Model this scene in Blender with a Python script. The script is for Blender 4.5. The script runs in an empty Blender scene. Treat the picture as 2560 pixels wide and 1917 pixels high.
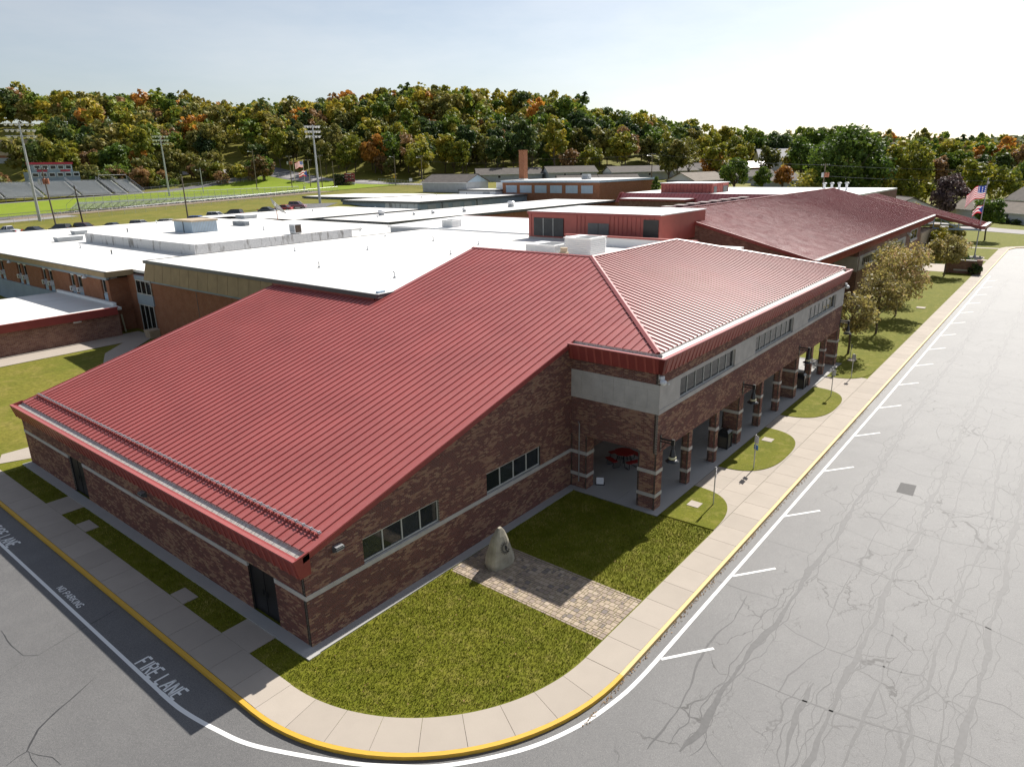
import bpy, math, random
import numpy as np
from mathutils import Vector, Matrix

random.seed(7)
RNG = np.random.default_rng(7)
R = math.radians
SC = bpy.context.scene
COL = SC.collection

# ------------------------------------------------------------------ camera
cam = bpy.data.cameras.new('camera')
cam_ob = bpy.data.objects.new('camera', cam)
COL.objects.link(cam_ob)
yaw, pitch, roll = R(38.99), R(17.52), R(-1.12)
F_ = Vector((math.cos(pitch) * math.cos(yaw), math.cos(pitch) * math.sin(yaw), -math.sin(pitch)))
R0 = Vector((math.sin(yaw), -math.cos(yaw), 0))
U0 = R0.cross(F_)
R_ = R0 * math.cos(roll) + U0 * math.sin(roll)
U_ = -R0 * math.sin(roll) + U0 * math.cos(roll)
mw = Matrix((R_, U_, -F_)).transposed().to_4x4()
mw.translation = Vector((-12.0, -19.47, 16.93))
cam_ob.matrix_world = mw
cam.sensor_width = 36
cam.lens = 1732.0 / 2560 * 36
cam.clip_start = 0.5
cam.clip_end = 9000
SC.camera = cam_ob

# ------------------------------------------------------------------ sky, sun, exposure
SUN_AZ, SUN_EL = R(2.4), R(42.0)      # azimuth from +X towards +Y
world = bpy.data.worlds.new('World')
SC.world = world
world.use_nodes = True
nt = world.node_tree
for n in list(nt.nodes):
    nt.nodes.remove(n)
sky = nt.nodes.new('ShaderNodeTexSky')
sky.sky_type = 'NISHITA'
sky.sun_disc = False
sky.sun_elevation = SUN_EL
sky.sun_rotation = R(90) - SUN_AZ
sky.altitude = 250
sky.air_density = 1.0
sky.dust_density = 1.2
sky.ozone_density = 1.0
bg = nt.nodes.new('ShaderNodeBackground')
bg.inputs['Strength'].default_value = 0.064
wo = nt.nodes.new('ShaderNodeOutputWorld')
# thin high cloud veil: streaky noise on the direction, whitening the clear sky
tc = nt.nodes.new('ShaderNodeTexCoord')
mp = nt.nodes.new('ShaderNodeMapping')
mp.inputs['Scale'].default_value = (1.2, 2.2, 7.0)
mp.inputs['Rotation'].default_value = (0.1, 0.25, 0.5)
ns = nt.nodes.new('ShaderNodeTexNoise')
ns.inputs['Scale'].default_value = 1.6
ns.inputs['Detail'].default_value = 6
ns.inputs['Roughness'].default_value = 0.62
rp = nt.nodes.new('ShaderNodeMapRange')
rp.inputs['From Min'].default_value = 0.35
rp.inputs['From Max'].default_value = 0.75
rp.inputs['To Min'].default_value = 0.30
rp.inputs['To Max'].default_value = 0.60
mx = nt.nodes.new('ShaderNodeMix')
mx.data_type = 'RGBA'
hs = nt.nodes.new('ShaderNodeHueSaturation')
hs.inputs['Saturation'].default_value = 0.15
hs.inputs['Value'].default_value = 1.3
L = nt.links
L.new(tc.outputs['Generated'], mp.inputs['Vector'])
L.new(mp.outputs['Vector'], ns.inputs['Vector'])
L.new(ns.outputs['Fac'], rp.inputs['Value'])
L.new(rp.outputs['Result'], mx.inputs['Factor'])
L.new(sky.outputs['Color'], mx.inputs['A'])
L.new(sky.outputs['Color'], hs.inputs['Color'])
L.new(hs.outputs['Color'], mx.inputs['B'])
L.new(mx.outputs['Result'], bg.inputs['Color'])
L.new(bg.outputs['Background'], wo.inputs['Surface'])

sun = bpy.data.lights.new('sun', 'SUN')
sun.energy = 4.6
sun.angle = R(0.53)
sun.color = (1.0, 0.955, 0.89)
sun_ob = bpy.data.objects.new('sun', sun)
COL.objects.link(sun_ob)
sdir = Vector((math.cos(SUN_EL) * math.cos(SUN_AZ), math.cos(SUN_EL) * math.sin(SUN_AZ), math.sin(SUN_EL)))
sun_ob.rotation_euler = sdir.to_track_quat('Z', 'Y').to_euler()
sun_ob.location = (60, 0, 80)

vs = SC.view_settings
vs.view_transform = 'Standard'
vs.look = 'None'
vs.exposure = 0.7
vs.gamma = 1
vs.use_curve_mapping = False
SC.render.engine = 'CYCLES'
cy = SC.cycles
cy.use_denoising = True
try:
    cy.denoiser = 'OPENIMAGEDENOISE'
except Exception:
    pass
cy.max_bounces = 5
cy.diffuse_bounces = 3
cy.glossy_bounces = 3
cy.transmission_bounces = 4
cy.transparent_max_bounces = 16
cy.volume_bounces = 0
cy.caustics_reflective = False
cy.caustics_refractive = False
cy.sample_clamp_indirect = 6

# ------------------------------------------------------------------ materials
def nmat(name):
    m = bpy.data.materials.new(name)
    m.use_nodes = True
    t = m.node_tree
    return m, t, t.nodes['Principled BSDF']

def N(t, typ, **kw):
    n = t.nodes.new('ShaderNode' + typ)
    for k, v in kw.items():
        if k in ('operation', 'data_type', 'blend_type', 'feature', 'distance', 'interpolation_type', 'attribute_name', 'offset', 'bands_direction', 'wave_type'):
            setattr(n, k, v)
        else:
            n.inputs[k.replace('_', ' ')].default_value = v
    return n

def ramp(t, stops):
    n = t.nodes.new('ShaderNodeValToRGB')
    e = n.color_ramp.elements
    while len(e) < len(stops):
        e.new(0.5)
    for i, (p, c) in enumerate(stops):
        e[i].position = p
        e[i].color = (*c, 1) if len(c) == 3 else c
    return n

def pos(t, scale=(1, 1, 1)):
    g = t.nodes.new('ShaderNodeNewGeometry')
    if scale == (1, 1, 1):
        return g.outputs['Position']
    m = t.nodes.new('ShaderNodeVectorMath')
    m.operation = 'MULTIPLY'
    m.inputs[1].default_value = scale
    t.links.new(g.outputs['Position'], m.inputs[0])
    return m.outputs[0]

def noise(t, vec, scale, detail=4, rough=0.55):
    n = N(t, 'TexNoise', Scale=scale, Detail=detail, Roughness=rough)
    t.links.new(vec, n.inputs['Vector'])
    return n.outputs['Fac']

def mixc(t, f, a, b, blend='MIX'):
    n = t.nodes.new('ShaderNodeMix')
    n.data_type = 'RGBA'
    n.blend_type = blend
    for s, v in (('Factor', f), ('A', a), ('B', b)):
        if hasattr(v, 'links') or hasattr(v, 'is_linked'):
            t.links.new(v, n.inputs[s])
        elif s == 'Factor':
            n.inputs[s].default_value = v
        else:
            n.inputs[s].default_value = (*v, 1)
    return n.outputs['Result']

def mrange(t, v, a, b, c=0.0, d=1.0):
    n = N(t, 'MapRange')
    n.inputs[1].default_value = a
    n.inputs[2].default_value = b
    n.inputs[3].default_value = c
    n.inputs[4].default_value = d
    t.links.new(v, n.inputs[0])
    return n.outputs[0]

def bump(t, b, h, strength=0.3, dist=0.02):
    n = N(t, 'Bump', Strength=strength, Distance=dist)
    t.links.new(h, n.inputs['Height'])
    t.links.new(n.outputs['Normal'], b.inputs['Normal'])

def plain(name, col, rough=0.6, var=0.12, scale=3.0, metal=0.0, spec=0.5, bmp=0.0, bscale=60, stretch=(1, 1, 1), fine=0.0):
    m, t, b = nmat(name)
    v = pos(t, stretch)
    f = noise(t, v, scale, 5)
    lo = tuple(max(0, c * (1 - var)) for c in col)
    hi = tuple(min(1, c * (1 + var)) for c in col)
    c = mixc(t, mrange(t, f, 0.3, 0.7), lo, hi)
    if fine:
        f2 = noise(t, v, scale * 14, 3)
        c = mixc(t, mrange(t, f2, 0.35, 0.65, 0, fine), c, tuple(x * 0.55 for x in col))
    t.links.new(c, b.inputs['Base Color'])
    b.inputs['Roughness'].default_value = rough
    b.inputs['Metallic'].default_value = metal
    b.inputs['Specular IOR Level'].default_value = spec
    if bmp:
        bump(t, b, noise(t, v, bscale, 3), bmp, 0.01)
    return m

MT = {}
MT['roof_red'] = None

def m_roof(name, col, rough):
    m, t, b = nmat(name)
    v = pos(t)
    f = noise(t, v, 0.35, 4)
    c = mixc(t, mrange(t, f, 0.3, 0.7), tuple(x * 0.92 for x in col), tuple(x * 1.08 for x in col))
    s = noise(t, pos(t, (0.4, 6, 6)), 3, 3)
    c = mixc(t, mrange(t, s, 0.4, 0.75, 0, 0.12), c, (0.45, 0.3, 0.27))
    t.links.new(c, b.inputs['Base Color'])
    r = mrange(t, noise(t, v, 0.8, 4), 0.3, 0.7, rough - 0.05, rough + 0.06)
    t.links.new(r, b.inputs['Roughness'])
    b.inputs['Specular IOR Level'].default_value = 0.55
    return m
MT['roof_red'] = m_roof('standing_seam_red_paint', (0.35, 0.088, 0.082), 0.44)
MT['roof_plum'] = m_roof('standing_seam_plum_paint', (0.30, 0.065, 0.07), 0.33)
MT['red_trim'] = plain('maroon_trim_paint', (0.27, 0.05, 0.045), 0.45, 0.1, 1.5)
MT['red_panel'] = plain('red_wall_metal', (0.34, 0.075, 0.06), 0.5, 0.12, 0.8)
MT['gutter'] = None

def m_gutter():
    m, t, b = nmat('stained_gutter_liner')
    f = noise(t, pos(t, (1.0, 9, 9)), 1.2, 5)
    c = mixc(t, mrange(t, f, 0.4, 0.7), (0.58, 0.57, 0.53), (0.34, 0.32, 0.27))
    f2 = noise(t, pos(t, (5, 5, 1)), 2.5, 4)
    c = mixc(t, mrange(t, f2, 0.58, 0.75, 0, 0.55), c, (0.12, 0.12, 0.09))
    t.links.new(c, b.inputs['Base Color'])
    b.inputs['Roughness'].default_value = 0.6
    return m
MT['gutter'] = m_gutter()

def m_white_roof():
    m, t, b = nmat('white_roof_membrane')
    v = pos(t)
    f = noise(t, v, 0.12, 5)
    c = mixc(t, mrange(t, f, 0.35, 0.7), (0.80, 0.79, 0.765), (0.70, 0.68, 0.64))
    f2 = noise(t, pos(t, (0.5, 1.6, 1)), 0.35, 6)
    c = mixc(t, mrange(t, f2, 0.56, 0.74, 0, 0.55), c, (0.56, 0.53, 0.47))
    f3 = noise(t, pos(t, (0.25, 2.6, 1)), 1.1, 5, 0.65)
    c = mixc(t, mrange(t, f3, 0.6, 0.8, 0, 0.4), c, (0.46, 0.42, 0.37))
    # welded sheet laps
    w = N(t, 'TexWave', Scale=0.16, Distortion=0.4, Detail=1)
    w.bands_direction = 'Y'
    t.links.new(v, w.inputs['Vector'])
    c = mixc(t, mrange(t, w.outputs['Fac'], 0.988, 1.0, 0, 0.22), c, (0.5, 0.48, 0.44))
    t.links.new(c, b.inputs['Base Color'])
    b.inputs['Roughness'].default_value = 0.75
    b.inputs['Specular IOR Level'].default_value = 0.25
    bump(t, b, noise(t, v, 1.6, 4), 0.12, 0.05)
    return m
MT['white_roof'] = m_white_roof()
MT['white_new'] = plain('fresh_white_membrane', (0.83, 0.83, 0.82), 0.7, 0.04, 0.3, spec=0.3)
MT['dirty_white'] = None

def m_dirty():
    m, t, b = nmat('mould_stained_white_paint')
    f = noise(t, pos(t, (1.5, 0.9, 0.35)), 1.3, 4)
    f2 = noise(t, pos(t), 6, 4)
    c = mixc(t, mrange(t, f2, 0.3, 0.7), (0.66, 0.66, 0.66), (0.52, 0.52, 0.53))
    c = mixc(t, mrange(t, f, 0.56, 0.70, 0, 0.8), c, (0.14, 0.125, 0.11))
    t.links.new(c, b.inputs['Base Color'])
    b.inputs['Roughness'].default_value = 0.8
    return m
MT['dirty_white'] = m_dirty()

def m_brick_geo(name, stops, mortarless=True):
    m, t, b = nmat(name)
    a = N(t, 'Attribute', attribute_name='tone')
    r = ramp(t, stops)
    t.links.new(a.outputs['Fac'], r.inputs['Fac'])
    f = noise(t, pos(t), 45, 3)
    c = mixc(t, mrange(t, f, 0.3, 0.7, 0, 0.45), r.outputs['Color'], (0.30, 0.20, 0.16))
    f2 = noise(t, pos(t), 0.5, 4)
    c = mixc(t, mrange(t, f2, 0.5, 0.8, 0, 0.25), c, (0.10, 0.06, 0.05))
    t.links.new(c, b.inputs['Base Color'])
    b.inputs['Roughness'].default_value = 0.82
    b.inputs['Specular IOR Level'].default_value = 0.25
    return m
MT['brick'] = m_brick_geo('blended_brick', [(0.0, (0.085, 0.026, 0.024)), (0.35, (0.17, 0.05, 0.04)), (0.6, (0.25, 0.105, 0.07)), (1.0, (0.36, 0.215, 0.13))])
MT['mortar'] = plain('buff_mortar', (0.40, 0.34, 0.29), 0.9, 0.12, 8, spec=0.2)

def m_brick_tex(name, c1, c2, mortar, scale=1.0):
    m, t, b = nmat(name)
    g = t.nodes.new('ShaderNodeNewGeometry')
    s = t.nodes.new('ShaderNodeSeparateXYZ')
    t.links.new(g.outputs['Position'], s.inputs[0])
    add = N(t, 'Math', operation='ADD')
    t.links.new(s.outputs['X'], add.inputs[0])
    t.links.new(s.outputs['Y'], add.inputs[1])
    cmb = t.nodes.new('ShaderNodeCombineXYZ')
    t.links.new(add.outputs[0], cmb.inputs['X'])
    t.links.new(s.outputs['Z'], cmb.inputs['Y'])
    br = t.nodes.new('ShaderNodeTexBrick')
    br.inputs['Color1'].default_value = (*c1, 1)
    br.inputs['Color2'].default_value = (*c2, 1)
    br.inputs['Mortar'].default_value = (*mortar, 1)
    br.inputs['Scale'].default_value = 1.0
    br.inputs['Mortar Size'].default_value = 0.006 * scale
    br.inputs['Brick Width'].default_value = 0.21 * scale
    br.inputs['Row Height'].default_value = 0.068 * scale
    t.links.new(cmb.outputs[0], br.inputs['Vector'])
    f = noise(t, pos(t), 1.3, 5)
    c = mixc(t, mrange(t, f, 0.35, 0.7, 0, 0.4), br.outputs['Color'], tuple(x * 0.5 for x in c1))
    f2 = noise(t, pos(t), 9, 3)
    c = mixc(t, mrange(t, f2, 0.45, 0.65, 0, 0.35), c, c2)
    t.links.new(c, b.inputs['Base Color'])
    b.inputs['Roughness'].default_value = 0.85
    b.inputs['Specular IOR Level'].default_value = 0.2
    return m
MT['brick_far'] = m_brick_tex('blended_brick_far', (0.15, 0.055, 0.045), (0.29, 0.16, 0.11), (0.36, 0.30, 0.26), 1.6)
MT['brick_orange'] = m_brick_tex('old_orange_brick', (0.26, 0.095, 0.045), (0.32, 0.13, 0.065), (0.30, 0.22, 0.17))
MT['stone'] = plain('cast_limestone', (0.50, 0.47, 0.44), 0.85, 0.12, 1.6, spec=0.25, bmp=0.15, fine=0.18)
MT['stone_tan'] = plain('tan_limestone_block', (0.46, 0.37, 0.26), 0.85, 0.16, 1.2, fine=0.15)
MT['stone_joint'] = plain('grey_stone_joint', (0.22, 0.21, 0.20), 0.9, 0.1, 3)

def m_concrete(name, col):
    m, t, b = nmat(name)
    v = pos(t)
    oi = t.nodes.new('ShaderNodeObjectInfo')
    c = mixc(t, oi.outputs['Random'], tuple(x * 0.93 for x in col), tuple(x * 1.05 for x in col))
    f = noise(t, v, 0.9, 5)
    c = mixc(t, mrange(t, f, 0.4, 0.75, 0, 0.3), c, tuple(x * 0.74 for x in col))
    f2 = noise(t, v, 55, 2)
    c = mixc(t, mrange(t, f2, 0.45, 0.7, 0, 0.35), c, tuple(x * 0.6 for x in col))
    t.links.new(c, b.inputs['Base Color'])
    b.inputs['Roughness'].default_value = 0.85
    b.inputs['Specular IOR Level'].default_value = 0.3
    bump(t, b, f2, 0.2, 0.004)
    return m
MT['concrete'] = m_concrete('broom_finished_concrete', (0.43, 0.375, 0.315))
MT['concrete_cool'] = m_concrete('arcade_floor_concrete', (0.42, 0.41, 0.39))

def m_asphalt():
    m, t, b = nmat('weathered_asphalt')
    v = pos(t)
    f = noise(t, v, 0.10, 5)
    c = mixc(t, mrange(t, f, 0.3, 0.7), (0.115, 0.113, 0.113), (0.160, 0.156, 0.152))
    f1 = noise(t, v, 0.55, 6, 0.65)
    c = mixc(t, mrange(t, f1, 0.45, 0.75, 0, 0.5), c, (0.20, 0.196, 0.19))
    sp = noise(t, v, 38, 3, 0.7)
    c = mixc(t, mrange(t, sp, 0.40, 0.66, 0, 0.75), c, (0.06, 0.06, 0.06))
    sp2 = noise(t, v, 75, 2, 0.6)
    c = mixc(t, mrange(t, sp2, 0.60, 0.72, 0, 0.7), c, (0.42, 0.40, 0.37))
    # hairline and block cracking, stretched along the lanes
    wv = noise(t, v, 1.7, 4)
    add = N(t, 'VectorMath', operation='ADD')
    sc = N(t, 'VectorMath', operation='SCALE')
    nn = N(t, 'TexNoise', Scale=0.9, Detail=4)
    t.links.new(v, nn.inputs['Vector'])
    t.links.new(nn.outputs['Color'], sc.inputs[0])
    sc.inputs['Scale'].default_value = 1.6
    t.links.new(v, add.inputs[0])
    t.links.new(sc.outputs[0], add.inputs[1])
    vm = N(t, 'VectorMath', operation='MULTIPLY')
    vm.inputs[1].default_value = (0.42, 0.62, 0)
    t.links.new(add.outputs[0], vm.inputs[0])
    vo = N(t, 'TexVoronoi', Scale=1.0)
    vo.feature = 'DISTANCE_TO_EDGE'
    t.links.new(vm.outputs[0], vo.inputs['Vector'])
    line = mrange(t, vo.outputs['Distance'], 0.004, 0.014, 1, 0)
    gate = mrange(t, noise(t, v, 0.22, 3), 0.46, 0.58)
    sy = t.nodes.new('ShaderNodeSeparateXYZ')
    t.links.new(v, sy.inputs[0])
    lot = mrange(t, sy.outputs['Y'], -12.0, -10.8, 1, 0)
    ml = N(t, 'Math', operation='MULTIPLY')
    t.links.new(line, ml.inputs[0])
    t.links.new(gate, ml.inputs[1])
    ml2 = N(t, 'Math', operation='MULTIPLY')
    t.links.new(ml.outputs[0], ml2.inputs[0])
    t.links.new(lot, ml2.inputs[1])
    c = mixc(t, ml2.outputs[0], c, (0.035, 0.033, 0.032))
    vo2 = N(t, 'TexVoronoi', Scale=1.9)
    vo2.feature = 'DISTANCE_TO_EDGE'
    t.links.new(add.outputs[0], vo2.inputs['Vector'])
    l2 = mrange(t, vo2.outputs['Distance'], 0.006, 0.022, 0.8, 0)
    g2 = mrange(t, noise(t, v, 0.5, 3), 0.53, 0.62)
    m3 = N(t, 'Math', operation='MULTIPLY')
    t.links.new(l2, m3.inputs[0])
    t.links.new(g2, m3.inputs[1])
    m4 = N(t, 'Math', operation='MULTIPLY')
    t.links.new(m3.outputs[0], m4.inputs[0])
    t.links.new(lot, m4.inputs[1])
    c = mixc(t, m4.outputs[0], c, (0.05, 0.048, 0.046))
    t.links.new(c, b.inputs['Base Color'])
    b.inputs['Roughness'].default_value = 0.66
    b.inputs['Specular IOR Level'].default_value = 0.5
    bump(t, b, sp, 0.25, 0.006)
    return m
MT['asphalt'] = m_asphalt()
MT['tar'] = plain('crack_sealer_tar', (0.045, 0.044, 0.045), 0.62, 0.35, 6, spec=0.5, fine=0.4)
MT['patch'] = plain('dark_asphalt_patch', (0.045, 0.043, 0.042), 0.75, 0.2, 10, fine=0.3)

def m_paint(name, col, wear=0.3):
    m, t, b = nmat(name)
    v = pos(t)
    f = noise(t, v, 22, 4, 0.7)
    c = mixc(t, mrange(t, f, 0.62, 0.76, 0, wear), col, (0.16, 0.155, 0.15))
    t.links.new(c, b.inputs['Base Color'])
    b.inputs['Roughness'].default_value = 0.7
    return m
MT['white_paint'] = m_paint('white_road_paint', (0.78, 0.78, 0.76), 0.5)
MT['yellow'] = m_paint('yellow_kerb_paint', (0.62, 0.36, 0.035), 0.45)
MT['glare_kerb'] = m_paint('worn_yellow_kerb_paint_glare', (0.66, 0.47, 0.2), 0.5)  # same yellow kerb paint, with sun glare put into a paler base colour

def m_grass(name, g1, g2, straw, sc=1.0):
    m, t, b = nmat(name)
    v = pos(t)
    f = noise(t, v, 0.55 * sc, 6, 0.65)
    c = mixc(t, mrange(t, f, 0.35, 0.68), g1, g2)
    f2 = noise(t, v, 1.7 * sc, 6, 0.7)
    c = mixc(t, mrange(t, f2, 0.50, 0.74, 0, 0.75), c, straw)
    f3 = noise(t, v, 14 * sc, 4, 0.7)
    c = mixc(t, mrange(t, f3, 0.35, 0.7, 0.0, 0.55), c, tuple(x * 0.35 for x in g1))
    t.links.new(c, b.inputs['Base Color'])
    b.inputs['Roughness'].default_value = 0.9
    b.inputs['Specular IOR Level'].default_value = 0.15
    bump(t, b, f3, 0.6, 0.05)
    return m
MT['grass'] = m_grass('mown_lawn', (0.135, 0.15, 0.010), (0.185, 0.185, 0.016), (0.33, 0.275, 0.075))
MT['field'] = m_grass('bright_sports_turf', (0.19, 0.27, 0.012), (0.25, 0.32, 0.02), (0.3, 0.31, 0.06), 0.3)
MT['rough_grass'] = m_grass('rough_autumn_grass', (0.15, 0.16, 0.02), (0.23, 0.20, 0.035), (0.33, 0.25, 0.08), 0.25)

def m_blades():
    m, t, b = nmat('grass_blade')
    a = N(t, 'Attribute', attribute_name='tone')
    r = ramp(t, [(0, (0.10, 0.115, 0.006)), (0.45, (0.18, 0.19, 0.012)), (0.75, (0.27, 0.25, 0.035)), (1, (0.45, 0.37, 0.13))])
    t.links.new(a.outputs['Fac'], r.inputs['Fac'])
    t.links.new(r.outputs['Color'], b.inputs['Base Color'])
    b.inputs['Roughness'].default_value = 0.8
    b.inputs['Specular IOR Level'].default_value = 0.2
    return m
MT['blades'] = m_blades()

def m_leaf(name, stops, trans=0.35):
    m, t, b = nmat(name)
    a = N(t, 'Attribute', attribute_name='tone')
    oi = t.nodes.new('ShaderNodeObjectInfo')
    ad = N(t, 'Math', operation='MULTIPLY_ADD')
    t.links.new(oi.outputs['Random'], ad.inputs[0])
    ad.inputs[1].default_value = 0.45
    t.links.new(a.outputs['Fac'], ad.inputs[2])
    sb = N(t, 'Math', operation='SUBTRACT')
    t.links.new(ad.outputs[0], sb.inputs[0])
    sb.inputs[1].default_value = 0.22
    r = ramp(t, stops)
    t.links.new(sb.outputs[0], r.inputs['Fac'])
    t.links.new(r.outputs['Color'], b.inputs['Base Color'])
    b.inputs['Roughness'].default_value = 0.6
    b.inputs['Specular IOR Level'].default_value = 0.3
    tr = t.nodes.new('ShaderNodeBsdfTranslucent')
    t.links.new(r.outputs['Color'], tr.inputs['Color'])
    ms = t.nodes.new('ShaderNodeMixShader')
    ms.inputs[0].default_value = trans
    t.links.new(b.outputs[0], ms.inputs[1])
    t.links.new(tr.outputs[0], ms.inputs[2])
    t.links.new(ms.outputs[0], t.nodes['Material Output'].inputs['Surface'])
    return m
LEAF = {
    'yellowgreen': m_leaf('yellow_green_leaf', [(0, (0.093, 0.128, 0.017)), (0.5, (0.238, 0.246, 0.027)), (1, (0.493, 0.383, 0.051))]),
    'olive': m_leaf('olive_leaf', [(0, (0.076, 0.093, 0.022)), (0.5, (0.178, 0.178, 0.037)), (1, (0.340, 0.281, 0.076))]),
    'green': m_leaf('mid_green_leaf', [(0, (0.051, 0.093, 0.017)), (0.5, (0.128, 0.196, 0.024)), (1, (0.272, 0.306, 0.043))]),
    'dark': m_leaf('dark_green_leaf', [(0, (0.027, 0.051, 0.017)), (0.5, (0.060, 0.099, 0.027)), (1, (0.136, 0.170, 0.043))]),
    'orange': m_leaf('orange_autumn_leaf', [(0, (0.204, 0.111, 0.025)), (0.5, (0.442, 0.196, 0.037)), (1, (0.620, 0.306, 0.051))]),
    'rust': m_leaf('rust_autumn_leaf', [(0, (0.136, 0.093, 0.043)), (0.5, (0.289, 0.170, 0.076)), (1, (0.442, 0.255, 0.102))]),
    'purple': m_leaf('purple_plum_leaf', [(0, (0.037, 0.024, 0.027)), (0.5, (0.093, 0.060, 0.061)), (1, (0.272, 0.187, 0.170))], 0.2),
    'thin': m_leaf('thinning_crab_apple_leaf', [(0, (0.111, 0.093, 0.048)), (0.45, (0.272, 0.230, 0.076)), (0.75, (0.442, 0.374, 0.111)), (1, (0.561, 0.374, 0.221))], 0.4),
}
MT['bark'] = plain('grey_brown_bark', (0.10, 0.075, 0.055), 0.9, 0.3, 4)
MT['door_black'] = plain('black_door_paint', (0.012, 0.011, 0.013), 0.4, 0.2, 2)
MT['frame_alu'] = plain('grey_aluminium_frame', (0.50, 0.50, 0.47), 0.5, 0.08, 3)
MT['blind'] = plain('grey_green_blind', (0.42, 0.45, 0.40), 0.75, 0.08, 2, stretch=(1, 1, 12))
MT['blind_tan'] = plain('tan_blind', (0.36, 0.30, 0.22), 0.75, 0.1, 2, stretch=(1, 1, 12))
MT['room'] = plain('unlit_room_shade', (0.02, 0.018, 0.016), 0.9, 0.2, 1)  # near-black colour stands in for the shade inside unlit rooms
MT['iron'] = plain('black_iron', (0.018, 0.019, 0.022), 0.35, 0.2, 4, spec=0.6)
MT['cream_coat'] = plain('cream_lamp_collar', (0.55, 0.52, 0.33), 0.5, 0.05, 4)  # even cream colour, also on the corner pipe and goal post
MT['can_panel'] = plain('pebbled_bin_panel', (0.10, 0.085, 0.065), 0.9, 0.4, 60)
MT['table_red'] = plain('red_coated_mesh', (0.33, 0.02, 0.02), 0.45, 0.1, 4)
MT['galv'] = plain('galvanised_steel', (0.45, 0.46, 0.47), 0.42, 0.1, 2, metal=0.55)
MT['sign_white'] = plain('white_sign_face', (0.75, 0.74, 0.76), 0.5, 0.04, 2)
MT['sign_ink'] = plain('dark_sign_ink', (0.10, 0.03, 0.05), 0.6, 0.1, 2)
MT['blue_sign'] = plain('blue_sign_face', (0.10, 0.25, 0.55), 0.5, 0.05, 2)
MT['white_plastic'] = plain('white_camera_housing', (0.72, 0.73, 0.75), 0.35, 0.03, 2)
MT['tan_panel'] = plain('tan_aggregate_panel', (0.335, 0.245, 0.135), 0.8, 0.14, 1.2, fine=0.12)
MT['dark_coping'] = plain('dark_grey_coping', (0.10, 0.105, 0.11), 0.5, 0.1, 2)
MT['blue_grey'] = plain('blue_grey_wall_paint', (0.27, 0.33, 0.39), 0.75, 0.12, 0.6)
MT['blue_panel'] = plain('pale_blue_metal_panel', (0.36, 0.46, 0.56), 0.6, 0.06, 0.8)
MT['grey_wall'] = plain('grey_block_wall', (0.36, 0.38, 0.40), 0.8, 0.1, 0.8)
MT['shingle'] = plain('brown_grey_shingle', (0.115, 0.098, 0.086), 0.9, 0.25, 0.7, fine=0.25, stretch=(1, 1, 3))
MT['shingle_tan'] = plain('weathered_tan_shingle', (0.20, 0.165, 0.13), 0.9, 0.2, 0.7, fine=0.2, stretch=(1, 1, 3))
MT['siding'] = plain('white_house_siding', (0.62, 0.64, 0.67), 0.7, 0.05, 1)
MT['navy'] = plain('dark_blue_roof', (0.03, 0.04, 0.075), 0.6, 0.15, 1)
MT['wood_pole'] = plain('weathered_wood_pole', (0.14, 0.115, 0.09), 0.9, 0.25, 3, stretch=(4, 4, 0.6))
MT['dark_pole'] = plain('dark_creosote_pole', (0.055, 0.042, 0.035), 0.9, 0.25, 3, stretch=(4, 4, 0.6))
MT['rust_can'] = plain('rusty_transformer', (0.34, 0.13, 0.07), 0.7, 0.35, 3)
MT['rock'] = plain('sandstone_boulder', (0.40, 0.36, 0.28), 0.9, 0.3, 2.2, bmp=0.6, bscale=14, fine=0.35)
MT['rock_ink'] = plain('dark_engraving', (0.035, 0.032, 0.030), 0.8, 0.2, 9)
MT['riprap'] = plain('riprap_stone', (0.30, 0.29, 0.275), 0.9, 0.3, 2, fine=0.4)
MT['dirt'] = plain('bare_dirt', (0.24, 0.18, 0.12), 0.95, 0.2, 0.8)
MT['track'] = plain('running_track_surface', (0.15, 0.14, 0.145), 0.9, 0.1, 0.4)
MT['gravel_road'] = plain('pale_road_surface', (0.30, 0.28, 0.27), 0.9, 0.12, 0.4)
MT['scorered'] = plain('maroon_scoreboard', (0.24, 0.03, 0.045), 0.55, 0.1, 1)
MT['banner_red'] = plain('red_banner', (0.45, 0.03, 0.06), 0.6, 0.1, 1)
MT['arbor'] = LEAF['dark']
MT['tyre'] = plain('black_rubber', (0.015, 0.015, 0.015), 0.8, 0.1, 3)
MT['rim'] = plain('alloy_rim', (0.45, 0.45, 0.46), 0.35, 0.05, 3, metal=0.8)
MT['bench_grey'] = plain('aluminium_plank', (0.50, 0.53, 0.57), 0.5, 0.08, 1.5, metal=0.2)

def m_glass():
    m, t, b = nmat('window_glass')
    b.inputs['Base Color'].default_value = (0.02, 0.025, 0.028, 1)
    b.inputs['Roughness'].default_value = 0.06
    b.inputs['Specular IOR Level'].default_value = 0.6
    tr = t.nodes.new('ShaderNodeBsdfTransparent')
    tr.inputs['Color'].default_value = (0.93, 0.95, 0.94, 1)
    ms = t.nodes.new('ShaderNodeMixShader')
    fr = t.nodes.new('ShaderNodeFresnel')
    fr.inputs['IOR'].default_value = 1.5
    f = mrange(t, fr.outputs[0], 0, 1, 0.06, 0.9)
    t.links.new(f, ms.inputs[0])
    t.links.new(tr.outputs[0], ms.inputs[1])
    t.links.new(b.outputs[0], ms.inputs[2])
    t.links.new(ms.outputs[0], t.nodes['Material Output'].inputs['Surface'])
    return m
MT['glass'] = m_glass()
MT['dark_glass'] = plain('dark_tinted_glass', (0.02, 0.024, 0.03), 0.08, 0.2, 1, spec=0.7)

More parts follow.
